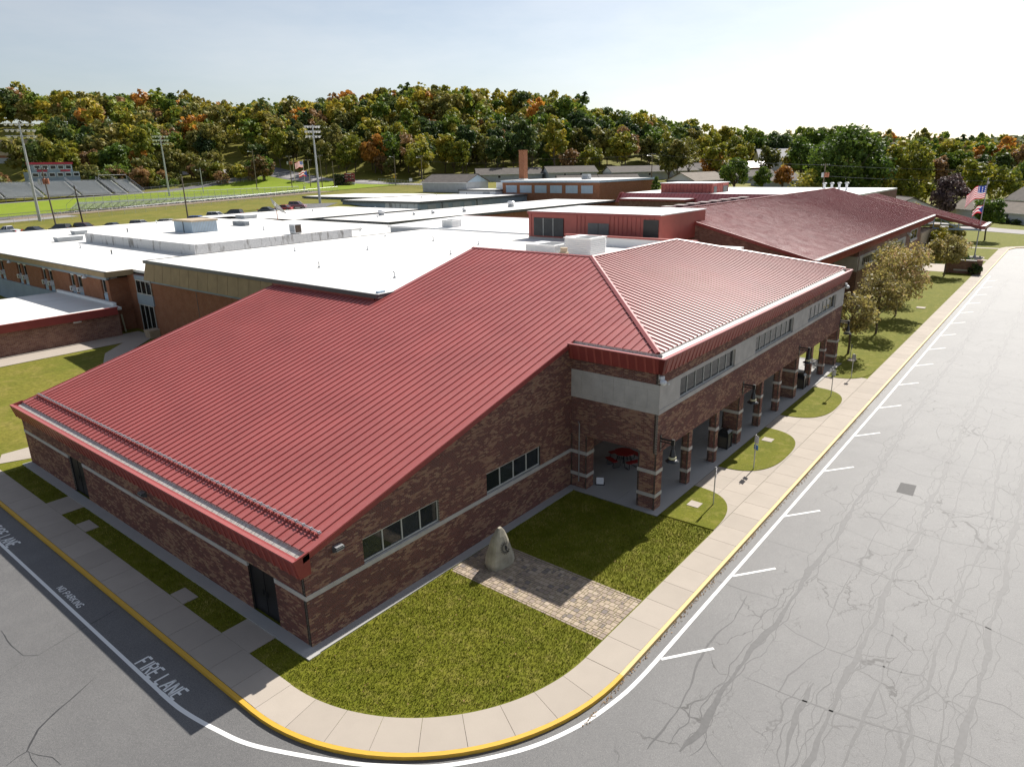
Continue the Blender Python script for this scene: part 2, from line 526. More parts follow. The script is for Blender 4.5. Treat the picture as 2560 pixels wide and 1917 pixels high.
def m_chain():
    m, t, b = nmat('chain_link')
    b.inputs['Base Color'].default_value = (0.30, 0.31, 0.32, 1)
    b.inputs['Metallic'].default_value = 0.5
    b.inputs['Roughness'].default_value = 0.5
    tr = t.nodes.new('ShaderNodeBsdfTransparent')
    ms = t.nodes.new('ShaderNodeMixShader')
    v = noise(t, pos(t), 30, 1)
    t.links.new(mrange(t, v, 0.4, 0.6, 0.05, 0.22), ms.inputs[0])
    t.links.new(tr.outputs[0], ms.inputs[1])
    t.links.new(b.outputs[0], ms.inputs[2])
    t.links.new(ms.outputs[0], t.nodes['Material Output'].inputs['Surface'])
    return m
MT['chain'] = m_chain()
CARP = {}
def car_paint(name, col):
    if name not in CARP:
        m, t, b = nmat('car_paint_' + name)
        c = mixc(t, mrange(t, noise(t, pos(t), 1.5, 3), 0.3, 0.7), tuple(x * 0.93 for x in col), col)
        t.links.new(c, b.inputs['Base Color'])
        b.inputs['Roughness'].default_value = 0.3
        b.inputs['Coat Weight'].default_value = 0.8
        b.inputs['Coat Roughness'].default_value = 0.06
        CARP[name] = m
    return CARP[name]

# ------------------------------------------------------------------ mesh helpers
class MB:
    def __init__(s):
        s.v, s.f, s.t = [], [], []

    def face(s, pts, tone=0.0):
        i = len(s.v)
        s.v += [tuple(p) for p in pts]
        s.f.append(tuple(range(i, i + len(pts))))
        s.t.append(tone)
        return s

    def hexa(s, p, tone=0.0):
        """eight corners: bottom 0-3, top 4-7"""
        i = len(s.v)
        s.v += [tuple(q) for q in p]
        for f in ((3, 2, 1, 0), (4, 5, 6, 7), (0, 1, 5, 4), (1, 2, 6, 5), (2, 3, 7, 6), (3, 0, 4, 7)):
            s.f.append(tuple(i + k for k in f))
            s.t.append(tone)
        return s

    def box(s, x0, x1, y0, y1, z0, z1, tone=0.0):
        return s.hexa([(x0, y0, z0), (x1, y0, z0), (x1, y1, z0), (x0, y1, z0),
                       (x0, y0, z1), (x1, y0, z1), (x1, y1, z1), (x0, y1, z1)], tone)

    def prism(s, poly, vec, tone=0.0):
        """polygon of 3-D points pushed along vec"""
        n = len(poly)
        i = len(s.v)
        s.v += [tuple(p) for p in poly]
        s.v += [(p[0] + vec[0], p[1] + vec[1], p[2] + vec[2]) for p in poly]
        s.f.append(tuple(range(i + n - 1, i - 1, -1)))
        s.f.append(tuple(range(i + n, i + 2 * n)))
        s.t += [tone, tone]
        for k in range(n):
            k2 = (k + 1) % n
            s.f.append((i + k, i + k2, i + n + k2, i + n + k))
            s.t.append(tone)
        return s

    def tube(s, path, r, n=8, cap=True):
        rings = []
        P = [Vector(p) for p in path]
        rr = r if isinstance(r, (list, tuple)) else [r] * len(P)
        for k, p in enumerate(P):
            d = (P[min(k + 1, len(P) - 1)] - P[max(k - 1, 0)]).normalized()
            a = d.orthogonal().normalized() if abs(d.z) > 0.9 else d.cross(Vector((0, 0, 1))).normalized()
            b = d.cross(a).normalized()
            i = len(s.v)
            for j in range(n):
                w = 2 * math.pi * j / n
                s.v.append(tuple(p + a * math.cos(w) * rr[k] + b * math.sin(w) * rr[k]))
            rings.append(i)
        for k in range(len(rings) - 1):
            for j in range(n):
                j2 = (j + 1) % n
                s.f.append((rings[k] + j, rings[k] + j2, rings[k + 1] + j2, rings[k + 1] + j))
                s.t.append(0.0)
        if cap:
            s.f.append(tuple(rings[0] + j for j in range(n - 1, -1, -1)))
            s.f.append(tuple(rings[-1] + j for j in range(n)))
            s.t += [0.0, 0.0]
        return s

    def lathe(s, prof, n=16, c=(0, 0, 0)):
        rings = []
        for r, z in prof:
            i = len(s.v)
            for j in range(n):
                w = 2 * math.pi * j / n
                s.v.append((c[0] + r * math.cos(w), c[1] + r * math.sin(w), c[2] + z))
            rings.append(i)
        for k in range(len(rings) - 1):
            for j in range(n):
                j2 = (j + 1) % n
                s.f.append((rings[k] + j, rings[k] + j2, rings[k + 1] + j2, rings[k + 1] + j))
                s.t.append(0.0)
        s.f.append(tuple(rings[0] + j for j in range(n - 1, -1, -1)))
        s.f.append(tuple(rings[-1] + j for j in range(n)))
        s.t += [0.0, 0.0]
        return s

    def mesh(s, name, smooth=False):
        me = bpy.data.meshes.new(name)
        me.from_pydata(s.v, [], s.f)
        if any(s.t):
            a = me.attributes.new('tone', 'FLOAT', 'FACE')
            a.data.foreach_set('value', np.array(s.t, np.float32))
        if smooth:
            me.polygons.foreach_set('use_smooth', [True] * len(me.polygons))
        me.update()
        return me

    def build(s, name, mat, parent=None, loc=None, smooth=False):
        return put(name, s.mesh(name, smooth), mat, parent, loc)

def put(name, me, mat, parent=None, loc=None, rot=None):
    o = bpy.data.objects.new(name, me)
    COL.objects.link(o)
    if mat is not None and len(me.materials) == 0:
        me.materials.append(MT[mat] if isinstance(mat, str) else mat)
    if parent is not None:
        o.parent = parent
    if loc is not None:
        o.location = loc
    if rot is not None:
        o.rotation_euler = rot
    return o

def tag(o, label, cat, group=None):
    o['label'] = label
    o['category'] = cat
    if group:
        o['group'] = group
    return o

def thing(name, label, cat, loc=(0, 0, 0), rz=0.0, group=None):
    o = bpy.data.objects.new(name, None)
    o.empty_display_size = 0.2
    COL.objects.link(o)
    o.location = loc
    o.rotation_euler = (0, 0, rz)
    return tag(o, label, cat, group)

def struct(o):
    o['kind'] = 'structure'
    return o

def stuff(o):
    o['kind'] = 'stuff'
    return o

def copy_tree(root, loc=None, rz=None, parent=None):
    c = root.copy()
    COL.objects.link(c)
    c.parent = parent
    if loc is not None:
        c.location = loc
    if rz is not None:
        c.rotation_euler = (0, 0, rz)
    for ch in list(root.children):
        copy_tree(ch, parent=c)
    return c

def quads(name, V, mat, parent=None, tone=None, smooth=False, loc=None):
    """V: (n,4,3) array of separate quads"""
    n = len(V)
    me = bpy.data.meshes.new(name)
    me.vertices.add(n * 4)
    me.vertices.foreach_set('co', np.ascontiguousarray(V, np.float32).reshape(-1))
    me.loops.add(n * 4)
    me.loops.foreach_set('vertex_index', np.arange(n * 4, dtype=np.int32))
    me.polygons.add(n)
    me.polygons.foreach_set('loop_start', np.arange(0, n * 4, 4, dtype=np.int32))
    me.polygons.foreach_set('loop_total', np.full(n, 4, np.int32))
    if tone is not None:
        a = me.attributes.new('tone', 'FLOAT', 'FACE')
        a.data.foreach_set('value', np.asarray(tone, np.float32))
    me.update(calc_edges=True)
    me.shade_flat()
    return put(name, me, mat, parent, loc) if mat is not None else me

def boxes_mesh(name, B, tone=None):
    """B: (n,8,3) boxes as one mesh"""
    n = len(B)
    me = bpy.data.meshes.new(name)
    me.vertices.add(n * 8)
    me.vertices.foreach_set('co', np.ascontiguousarray(B, np.float32).reshape(-1))
    q = np.array([[3, 2, 1, 0], [4, 5, 6, 7], [0, 1, 5, 4], [1, 2, 6, 5], [2, 3, 7, 6], [3, 0, 4, 7]], np.int32)
    idx = (np.arange(n, dtype=np.int32)[:, None, None] * 8 + q[None]).reshape(-1)
    me.loops.add(len(idx))
    me.loops.foreach_set('vertex_index', idx)
    me.polygons.add(n * 6)
    me.polygons.foreach_set('loop_start', np.arange(0, n * 24, 4, dtype=np.int32))
    me.polygons.foreach_set('loop_total', np.full(n * 6, 4, np.int32))
    if tone is not None:
        a = me.attributes.new('tone', 'FLOAT', 'FACE')
        a.data.foreach_set('value', np.repeat(np.asarray(tone, np.float32), 6))
    me.update(calc_edges=True)
    me.shade_flat()
    return me

def sstep(a, b, t):
    t = np.clip((np.asarray(t, float) - a) / (b - a), 0, 1)
    return t * t * (3 - 2 * t)

class Lattice:
    def __init__(s, seed):
        s.g = np.random.default_rng(seed).random((64, 64))

    def __call__(s, x, y):
        x = np.asarray(x, float)
        y = np.asarray(y, float)
        xi = np.floor(x).astype(int)
        yi = np.floor(y).astype(int)
        fx = x - xi
        fy = y - yi
        fx = fx * fx * (3 - 2 * fx)
        fy = fy * fy * (3 - 2 * fy)
        g = s.g
        a = g[xi % 64, yi % 64] * (1 - fx) + g[(xi + 1) % 64, yi % 64] * fx
        b = g[xi % 64, (yi + 1) % 64] * (1 - fx) + g[(xi + 1) % 64, (yi + 1) % 64] * fx
        return a * (1 - fy) + b * fy
LT = [Lattice(k) for k in range(6)]
# ------------------------------------------------------------------ terrain
RIDGE = np.array([(60, 640, 46), (151, 517, 47), (173, 489, 46), (192, 466, 45), (210, 445, 47), (228, 418, 37), (249, 392, 38),
                  (273, 363, 40), (293, 340, 42), (307, 325, 46), (321, 306, 43), (341, 281, 42), (354, 262, 41), (350, 222, 32),
                  (364, 194, 26), (380, 170, 19), (398, 146, 14), (430, 105, 10), (500, 40, 7), (600, -60, 4)], float)

def HT(x, y):
    x = np.asarray(x, float)
    y = np.asarray(y, float)
    z = -0.25 + 1.45 * sstep(24, 52, y) * (1 - sstep(60, 110, x))
    T = 5.2 + 0.03 * (np.clip(x, 20, 200) - 35) + 0.005 * (np.clip(y, 100, 320) - 150)
    z = z + (T - z) * sstep(82, 138, y)
    c = 8.6 * sstep(18, 75, y) * sstep(140, 200, x) * (1 - 0.5 * sstep(420, 700, x))
    z = np.maximum(z, c - 0.25)
    best = np.full(np.broadcast(x, y).shape, 1e9)
    crest = np.zeros_like(best)
    side = np.zeros_like(best)
    for a, b in zip(RIDGE[:-1], RIDGE[1:]):
        d = b[:2] - a[:2]
        t = np.clip(((x - a[0]) * d[0] + (y - a[1]) * d[1]) / (d @ d), 0, 1)
        px = a[0] + t * d[0]
        py = a[1] + t * d[1]
        dist = np.hypot(x - px, y - py)
        w = dist < best
        best = np.where(w, dist, best)
        crest = np.where(w, a[2] + t * (b[2] - a[2]), crest)
        side = np.where(w, (np.hypot(x + 12, y + 19) > np.hypot(px + 12, py + 19)), side)
    k = 1 - sstep(0, 165, best)
    k = np.where(side > 0.5, 1.0 - 0.25 * sstep(30, 400, best), k)
    return np.where(crest > z, z + (crest - z) * k, z)

def ht(x, y):
    return float(HT(np.array([x]), np.array([y]))[0])

def grid_terrain():
    xs = np.unique(np.concatenate([np.arange(-4200, -200, 400), np.arange(-200, -40, 20), np.arange(-40, 470, 5), np.arange(470, 900, 25), np.arange(900, 4400, 250)])).astype(float)
    ys = np.unique(np.concatenate([np.arange(-4200, -200, 400), np.arange(-200, -60, 20), np.arange(-60, 640, 5), np.arange(640, 900, 25), np.arange(900, 4400, 250)])).astype(float)
    X, Y = np.meshgrid(xs, ys, indexing='ij')
    Z = HT(X, Y)
    nx, ny = X.shape
    V = np.stack([X, Y, Z], -1).reshape(-1, 3)
    i = np.arange(nx * ny).reshape(nx, ny)
    Fq = np.stack([i[:-1, :-1], i[1:, :-1], i[1:, 1:], i[:-1, 1:]], -1).reshape(-1, 4)
    me = bpy.data.meshes.new('ground')
    me.from_pydata(V.tolist(), [], Fq.tolist())
    me.polygons.foreach_set('use_smooth', [True] * len(me.polygons))
    return struct(put('ground', me, 'rough_grass'))
grid_terrain()

def drape(name, x0, x1, y0, y1, mat, dz=0.06, step=5, corner=0):
    xs = np.linspace(x0, x1, max(2, int((x1 - x0) / step) + 1))
    ys = np.linspace(y0, y1, max(2, int((y1 - y0) / step) + 1))
    X, Y = np.meshgrid(xs, ys, indexing='ij')
    Z = HT(X, Y) + dz
    i = np.arange(X.size).reshape(X.shape)
    Fq = np.stack([i[:-1, :-1], i[1:, :-1], i[1:, 1:], i[:-1, 1:]], -1).reshape(-1, 4)
    me = bpy.data.meshes.new(name)
    me.from_pydata(np.stack([X, Y, Z], -1).reshape(-1, 3).tolist(), [], Fq.tolist())
    return struct(put(name, me, mat))

def ribbon(path, w, z, wob=0.0, seed=0, step=0.25, mb=None, taper=True, zf=None):
    rr = np.random.default_rng(seed)
    P = [np.array(p, float) for p in path]
    pts = []
    for a, b in zip(P[:-1], P[1:]):
        n = max(1, int(np.linalg.norm(b - a) / step))
        for k in range(n):
            pts.append(a + (b - a) * k / n)
    pts.append(P[-1])
    pts = np.array(pts)
    n = len(pts)
    if wob:
        t = np.arange(n) * step
        ph = rr.random(4) * 6
        off = wob * (np.sin(t * 0.9 + ph[0]) + 0.6 * np.sin(t * 2.3 + ph[1]) + 0.4 * np.sin(t * 5.1 + ph[2]))
        off += wob * 0.4 * (rr.random(n) - 0.5)
    else:
        off = np.zeros(n)
    d = np.gradient(pts, axis=0)
    d /= np.linalg.norm(d, axis=1)[:, None] + 1e-9
    nrm = np.stack([-d[:, 1], d[:, 0]], 1)
    c = pts + nrm * off[:, None]
    hw = w / 2 * np.ones(n)
    if wob:
        hw = hw * (0.6 + 0.8 * rr.random(n) * 0.5 + 0.35 * np.sin(np.arange(n) * 0.31 + rr.random() * 6))
        if taper:
            hw *= np.clip(np.minimum(np.arange(n), np.arange(n)[::-1]) / 4 + 0.3, 0, 1)
    A = c + nrm * hw[:, None]
    B = c - nrm * hw[:, None]
    mb = mb or MB()
    i = len(mb.v)
    for a, b in zip(A, B):
        za = zf(a[0], a[1]) if zf else z
        zb = zf(b[0], b[1]) if zf else z
        mb.v += [(a[0], a[1], za), (b[0], b[1], zb)]
    for k in range(n - 1):
        mb.f.append((i + 2 * k, i + 2 * k + 1, i + 2 * k + 3, i + 2 * k + 2))
        mb.t.append(0.0)
    return mb

# ------------------------------------------------------------------ car park and roads
struct(MB().face([(-95, -95, -0.14), (157.2, -95, -0.14), (157.2, 62, -0.14), (-95, 62, -0.14)]).build('car_park', 'asphalt'))
# the street beyond the far lawn
struct(ribbon([(178, -70), (185.5, -12), (190.5, -3), (205, 14), (235, 40)], 9.0, 0, zf=lambda x, y: max(ht(x, y), -0.015) + 0.05, step=3).build('street', 'gravel_road'))

CX, CY = 5.7, -1.0
def arc(r, a0=180, a1=270, n=24):
    return [(CX + r * math.cos(R(a0 + (a1 - a0) * k / n)), CY + r * math.sin(R(a0 + (a1 - a0) * k / n))) for k in range(n + 1)]

lawn_poly = [(-2.2, 62)] + arc(7.9) + [(149, -8.9), (152.5, -9.6), (155, -11.5), (156, -15), (156, -95), (330, -95), (330, 62)]
struct(MB().prism([(x, y, -0.2) for x, y in lawn_poly], (0, 0, 0.185)).build('lawn', 'grass'))

# ---- pavement slabs, each its own slab
walk = struct(MB().face([(5.8, -9.65, -0.1), (150, -9.65, -0.1), (150, -8.35, -0.1), (5.8, -8.35, -0.1)]).build('pavement_bed', 'stone_joint'))
slab_me = MB().box(-0.744, 0.744, -0.69, 0.69, -0.12, 0.0).mesh('pavement_slab')
def slab(x0, x1, y0, y1, z=0.0, mat='concrete', parent=None, g=0.007, name='pavement_slab', th=0.12):
    o = MB().box(x0 + g, x1 - g, y0 + g, y1 - g, z - th, z).build(name, mat, parent or walk)
    return o
x = 5.71
k = 0
while x < 149:
    o = put('pavement_slab', slab_me, 'concrete', walk, (x + 0.75, -9.0, 0.002 * math.sin(k * 2.1)))
    x += 1.5035
    k += 1
y = -1.0
while y < 60:
    zz = max(0.0, float(HT(np.array([-2.3]), np.array([y + 1]))[0]) + 0.26 - 0.0) if y > 24 else 0
    put('pavement_slab', slab_me, 'concrete', walk, (-2.29, y + 0.75, 0.002 * math.sin(k * 1.7)), (0, 0, R(90)))
    y += 1.5035
    k += 1
NA = 9
for k in range(NA):
    a0, a1 = 180 + 90 * k / NA + 0.05, 180 + 90 * (k + 1) / NA - 0.05
    ri, ro = arc(7.31, a0, a1, 6), arc(8.69, a0, a1, 6)
    MB().prism([(x, y, -0.12) for x, y in ri + ro[::-1]], (0, 0, 0.12)).build('pavement_slab', 'concrete', walk)
# far turn of the walk beside the street-side lawn
far = [(150, -9.0), (153, -9.9), (155.2, -12.2), (155.9, -16), (155.9, -60)]
for i, (a, b) in enumerate(zip(far[:-1], far[1:])):
    ribbon([a, b], 1.5, 0.003 + 0.002 * i).build('pavement_slab', 'concrete', walk)
ribbon([(129.4, -8.3), (133.0, -5.4)], 1.4, 0.004).build('pavement_slab', 'concrete', walk)
MB().prism([(133.2 + 2.3 * math.cos(a), -6.1 + 1.5 * math.sin(a), -0.05) for a in np.linspace(0, 2 * math.pi, 25)[:-1]], (0, 0, 0.06)).build('pavement_slab', 'concrete', walk)
ribbon([(149.5, -8.3), (148.5, 6)], 1.3, 0.004).build('pavement_slab', 'concrete', walk)
MB().box(112.4, 121.5, -8.28, 1.5, -0.05, 0.006).build('pavement_slab', 'concrete', walk)

# ---- kerb
def kerb_path(r0, r1, z0, z1):
    ins = [(-2.98 if r0 == 8.7 else 5.7 - r0, 60)]
    return None
def strip_wall(pin, pout, z_top, z_bot, mb):
    n = len(pin)
    i = len(mb.v)
    for (a, b), (c, d) in zip(pin, pout):
        mb.v += [(a, b, z_top), (c, d, z_top - 0.006), (c, d, z_bot), (a, b, z_bot)]
    for k in range(n - 1):
        q = i + 4 * k
        for e in range(3):
            mb.f.append((q + e, q + e + 1, q + e + 5, q + e + 4))
            mb.t.append(0.0)
    return mb
def kerb(pin, pout, mat, name='kerb'):
    return struct(strip_wall(pin, pout, 0.006, -0.16, MB()).build(name, mat))
kerb([(-3.0, 60), (-3.0, -1)] + arc(8.7)[1:], [(-3.15, 60), (-3.15, -1)] + arc(8.85)[1:], 'yellow')
kp = [(5.7, -9.7), (40, -9.7), (90, -9.7), (149.5, -9.7), (152.6, -10.5), (154.6, -12.6), (155.2, -16), (155.2, -60)]
ko = [(5.7, -9.85), (40, -9.85), (90, -9.85), (149.3, -9.85), (152.5, -10.7), (154.45, -12.75), (155.05, -16), (155.05, -60)]
kerb(kp, ko, 'glare_kerb')

# ---- aprons, door pads, arcade platform, utility slabs
apron = struct(MB().box(0.0, 16.6, -0.45, 0.0, -0.1, 0.035).build('building_apron', 'concrete_cool'))
MB().box(-0.5, 0.0, -0.5, 28.5, -0.1, 0.04).build('pavement_slab', 'concrete_cool', apron)
for y0, y1 in ((1.62, 3.55), (19.3, 21.4)):
    slab(-1.6, -0.5, y0, y1, 0.006, 'concrete', apron)
plat = struct(MB().box(16.6, 50.7, -5.48, 1.9, -0.15, 0.02).build('arcade_platform', 'stone_joint'))
px = [16.6] + [17.35 + 3.645 * k for k in range(1, 10)]
for a, b in zip(px[:-1], px[1:]):
    for c, d in ((-5.48, -3.0), (-3.0, -0.6), (-0.6, 1.9)):
        slab(a, b, c, d, 0.03, 'concrete_cool', plat, 0.006, th=0.02)
def xs_span(a, b, n):
    return [a + (b - a) * k / n for k in range(n + 1)]
fore = struct(MB().box(17.0, 47.2, -8.295, -5.49, -0.12, -0.012).build('forecourt', 'stone_joint'))
fx = xs_span(17.0, 47.2, 20)
for a, b in zip(fx[:-1], fx[1:]):
    for c, d in ((-8.295, -6.9), (-6.9, -5.49)):
        slab(a, b, c, d, 0.0, 'concrete', fore, 0.006, th=0.05)
def grass_cap(cx, a, b, x0=None, x1=None):
    pts = []
    for k in range(41):
        w = math.pi * k / 40
        c, s = math.cos(w), math.sin(w)
        e = 2 / 2.7
        px = cx + a * math.copysign(abs(c) ** e, c)
        py = -5.5 - b * abs(s) ** e
        if (x0 is None or px >= x0) and (x1 is None or px <= x1):
            pts.append((px, py))
    if x0 is not None:
        pts.append((x0, -5.5))
    if x1 is not None:
        pts.insert(0, (x1, -5.5))
    return pts
CAPS = [grass_cap(17.0, 3.95, 2.78, x0=16.9), grass_cap(28.0, 3.85, 2.72), grass_cap(38.7, 3.85, 2.72), grass_cap(49.9, 3.9, 2.78, x1=50.0)]
for pts in CAPS:
    struct(MB().prism([(x, y, -0.02) for x, y in pts], (0, 0, 0.05)).build('lawn', 'grass'))
for cx, cy, w, d in ((18.9, -6.44, 0.62, 0.62), (29.75, -6.42, 0.62, 0.62), (52.3, -5.9, 0.8, 0.6), (80.5, -6.6, 1.0, 0.9)):
    tag(MB().box(cx - w / 2, cx + w / 2, cy - d / 2, cy + d / 2, -0.05, 0.05).build('utility_cover', 'concrete'),
        {18.9: 'square concrete utility cover in the corner lawn beside the arcade', 29.75: 'square concrete utility cover in the half-round lawn by the first bin',
         52.3: 'concrete cover slab in the grass just past the arcade', 80.5: 'flat concrete cover in the long lawn near the trees'}[cx], 'cover')
for cy, l in ((7.08, 1.1), (16.9, 1.2)):
    tag(MB().box(-1.58, -0.95, cy - l / 2, cy + l / 2, -0.05, 0.02).build('stepping_slab', 'concrete'),
        'concrete slab set in the shaded strip nearer the ' + ('near' if cy < 10 else 'far') + ' side door', 'slab')

# ---- block paving under the boulder
pav = struct(MB().box(6.86, 9.96, -8.29, -0.46, -0.1, -0.03).build('paver_patch', 'stone_joint'))
def paver_mat():
    m, t, b = nmat('tumbled_paver')
    a = N(t, 'Attribute', attribute_name='tone')
    r = ramp(t, [(0, (0.17, 0.145, 0.135)), (0.3, (0.30, 0.235, 0.185)), (0.65, (0.41, 0.32, 0.225)), (1, (0.46, 0.37, 0.28))])
    t.links.new(a.outputs['Fac'], r.inputs['Fac'])
    f = noise(t, pos(t), 40, 3)
    c = mixc(t, mrange(t, f, 0.3, 0.7, 0, 0.4), r.outputs['Color'], (0.2, 0.16, 0.13))
    t.links.new(c, b.inputs['Base Color'])
    b.inputs['Roughness'].default_value = 0.85
    return m
MT['paver'] = paver_mat()
rp_ = random.Random(3)
U = 0.118
ncol, nrow = 24, 66
occ = [[False] * nrow for _ in range(ncol)]
cells = []
for j in range(nrow):
    for i in range(ncol):
        if occ[i][j]:
            continue
        opts = [(2, 2), (2, 2), (2, 1), (1, 2), (2, 2), (1, 1), (2, 1)]
        rp_.shuffle(opts)
        for w, h in opts + [(1, 1)]:
            if i + w <= ncol and j + h <= nrow and not any(occ[i + a][j + b] for a in range(w) for b in range(h)):
                for a in range(w):
                    for b in range(h):
                        occ[i + a][j + b] = True
                cells.append((6.99 + i * U, -8.27 + j * U, w * U, h * U))
                break
for side in (6.865, 9.835):
    yy = -8.27
    while yy < -0.6:
        cells.append((side, yy, 0.12, 0.235))
        yy += 0.24
cells.sort(key=lambda c: c[1])
cache = {}
restB, restT = [], []
for n, (x, y, w, h) in enumerate(cells):
    tn = rp_.choice([0.05, 0.3, 0.45, 0.6, 0.7, 0.8, 0.9, 1.0]) if w > 0.13 or h < 0.2 else rp_.choice([0.35, 0.5])
    if n < 300:
        key = (round(w, 3), round(h, 3), tn)
        if key not in cache:
            g = 0.006
            mb = MB()
            mb.hexa([(g, g, -0.04), (w - g, g, -0.04), (w - g, h - g, -0.04), (g, h - g, -0.04),
                     (g + .006, g + .006, 0.0), (w - g - .006, g + .006, 0.0), (w - g - .006, h - g - .006, 0.0), (g + .006, h - g - .006, 0.0)], tn + 1e-4)
            cache[key] = mb.mesh('paver')
        put('paver', cache[key], 'paver', pav, (x, y, rp_.uniform(-0.004, 0.004)))
    else:
        g = 0.006
        z = rp_.uniform(-0.004, 0.004)
        restB.append([(x + g, y + g, -.04), (x + w - g, y + g, -.04), (x + w - g, y + h - g, -.04), (x + g, y + h - g, -.04),
                      (x + g + .006, y + g + .006, z), (x + w - g - .006, y + g + .006, z), (x + w - g - .006, y + h - g - .006, z), (x + g + .006, y + h - g - .006, z)])
        restT.append(tn)
stuff(put('paver_field', boxes_mesh('paver_field', np.array(restB), restT), 'paver', pav))

# ---- painted lines and lettering
ZP = -0.1355
lm = MB()
curve = [(-4.5, 58), (-4.5, 1.9), (-4.36, 0.3), (-4.2, -0.65), (-3.8, -2.3), (-2.55, -4.86), (-1.88, -6.03), (-0.68, -7.5), (1.14, -8.93), (2.7, -9.72), (4.4, -10.15), (6.2, -10.3), (9.0, -10.33)]
# smooth the bend
def catmull(P, n=8):
    P = [np.array(p, float) for p in P]
    out = []
    for i in range(len(P) - 1):
        p0, p1, p2, p3 = P[max(i - 1, 0)], P[i], P[i + 1], P[min(i + 2, len(P) - 1)]
        for k in range(n):
            t = k / n
            out.append(0.5 * ((2 * p1) + (-p0 + p2) * t + (2 * p0 - 5 * p1 + 4 * p2 - p3) * t * t + (-p0 + 3 * p1 - 3 * p2 + p3) * t ** 3))
    out.append(P[-1])
    return out
ribbon([(-4.5, 58), (-4.5, 2.4)], 0.13, ZP, mb=lm, step=2)
ribbon(catmull([(-4.5, 2.4), (-4.45, 1.0), (-4.2, -0.65), (-3.78, -2.3), (-2.55, -4.86), (-1.75, -6.15), (-0.68, -7.5), (1.14, -8.93), (2.9, -9.75), (4.6, -10.15), (6.2, -10.3), (9.0, -10.33)]), 0.15, ZP, mb=lm, step=0.3)
ribbon([(9.0, -10.33), (40, -10.48), (112, -10.45)], 0.14, ZP, mb=lm, step=3)
struct(lm.build('lane_line', 'white_paint'))
for k in range(16):
    x0 = 7.35 + 6.62 * k
    struct(ribbon([(x0 + 0.05, -10.42), (x0 + 1.75, -11.68)], 0.12, ZP + 0.001).build('stall_line', 'white_paint'))

GLY = {
    'F': [[(0, 0), (0, 1)], [(0.06, 1), (0.62, 1)], [(0.1, 0.55), (0.5, 0.55)]],
    'I': [[(0.3, 0), (0.3, 1)]],
    'R': [[(0, 0), (0, 1)], [(0.07, 1), (0.45, 1)], [(0.5, 0.95), (0.62, 0.85), (0.62, 0.68), (0.48, 0.55)], [(0.1, 0.55), (0.45, 0.55)], [(0.32, 0.5), (0.64, 0)]],
    'E': [[(0, 0), (0, 1)], [(0.07, 1), (0.6, 1)], [(0.1, 0.52), (0.5, 0.52)], [(0.07, 0), (0.6, 0)]],
    'L': [[(0, 0), (0, 1)], [(0.07, 0), (0.58, 0)]],
    'A': [[(0, 0), (0.3, 1)], [(0.36, 1), (0.66, 0)], [(0.16, 0.34), (0.52, 0.34)]],
    'N': [[(0, 0), (0, 1)], [(0.07, 0.95), (0.56, 0.05)], [(0.63, 0), (0.63, 1)]],
    'O': [[(0.26, 1), (0.1, 0.96), (0, 0.8), (0, 0.2), (0.1, 0.04), (0.26, 0)], [(0.36, 0), (0.52, 0.04), (0.62, 0.2), (0.62, 0.8), (0.52, 0.96), (0.36, 1)]],
    'P': [[(0, 0), (0, 1)], [(0.07, 1), (0.45, 1)], [(0.5, 0.95), (0.62, 0.84), (0.62, 0.62), (0.48, 0.48)], [(0.1, 0.48), (0.45, 0.48)]],
    'K': [[(0, 0), (0, 1)], [(0.08, 0.45), (0.6, 1)], [(0.2, 0.5), (0.64, 0)]],
    'G': [[(0.6, 0.85), (0.48, 0.97), (0.3, 1), (0.12, 0.96), (0, 0.8), (0, 0.2), (0.12, 0.04), (0.3, 0), (0.5, 0.03), (0.62, 0.16), (0.62, 0.42)], [(0.36, 0.44), (0.58, 0.44)]],
    ' ': [],
}
def lettering(text, y0, y1, x0, x1, th):
    """letters run towards -Y, tops towards +X"""
    adv = [0.42 if c == 'I' else (0.45 if c == ' ' else 0.9) for c in text]
    sc = (y0 - y1) / (sum(adv) - 0.25)
    mb = MB()
    u = 0
    for c, a in zip(text, adv):
        off = -0.18 if c == 'I' else 0
        for st in GLY[c]:
            P = [(x0 + q * (x1 - x0), y0 - (u + (p + off)) * sc) for p, q in st]
            ribbon(P, th, ZP + 0.0012, mb=mb, step=0.05)
        u += a
    return struct(mb.build('pavement_lettering', 'white_paint'))
lettering('FIRE LANE', 4.62, 1.68, -4.40, -3.88, 0.085)
lettering('NO PARKING', 12.30, 10.0, -4.29, -4.04, 0.05)
lettering('FIRE LANE', 20.95, 18.0, -4.40, -3.88, 0.085)

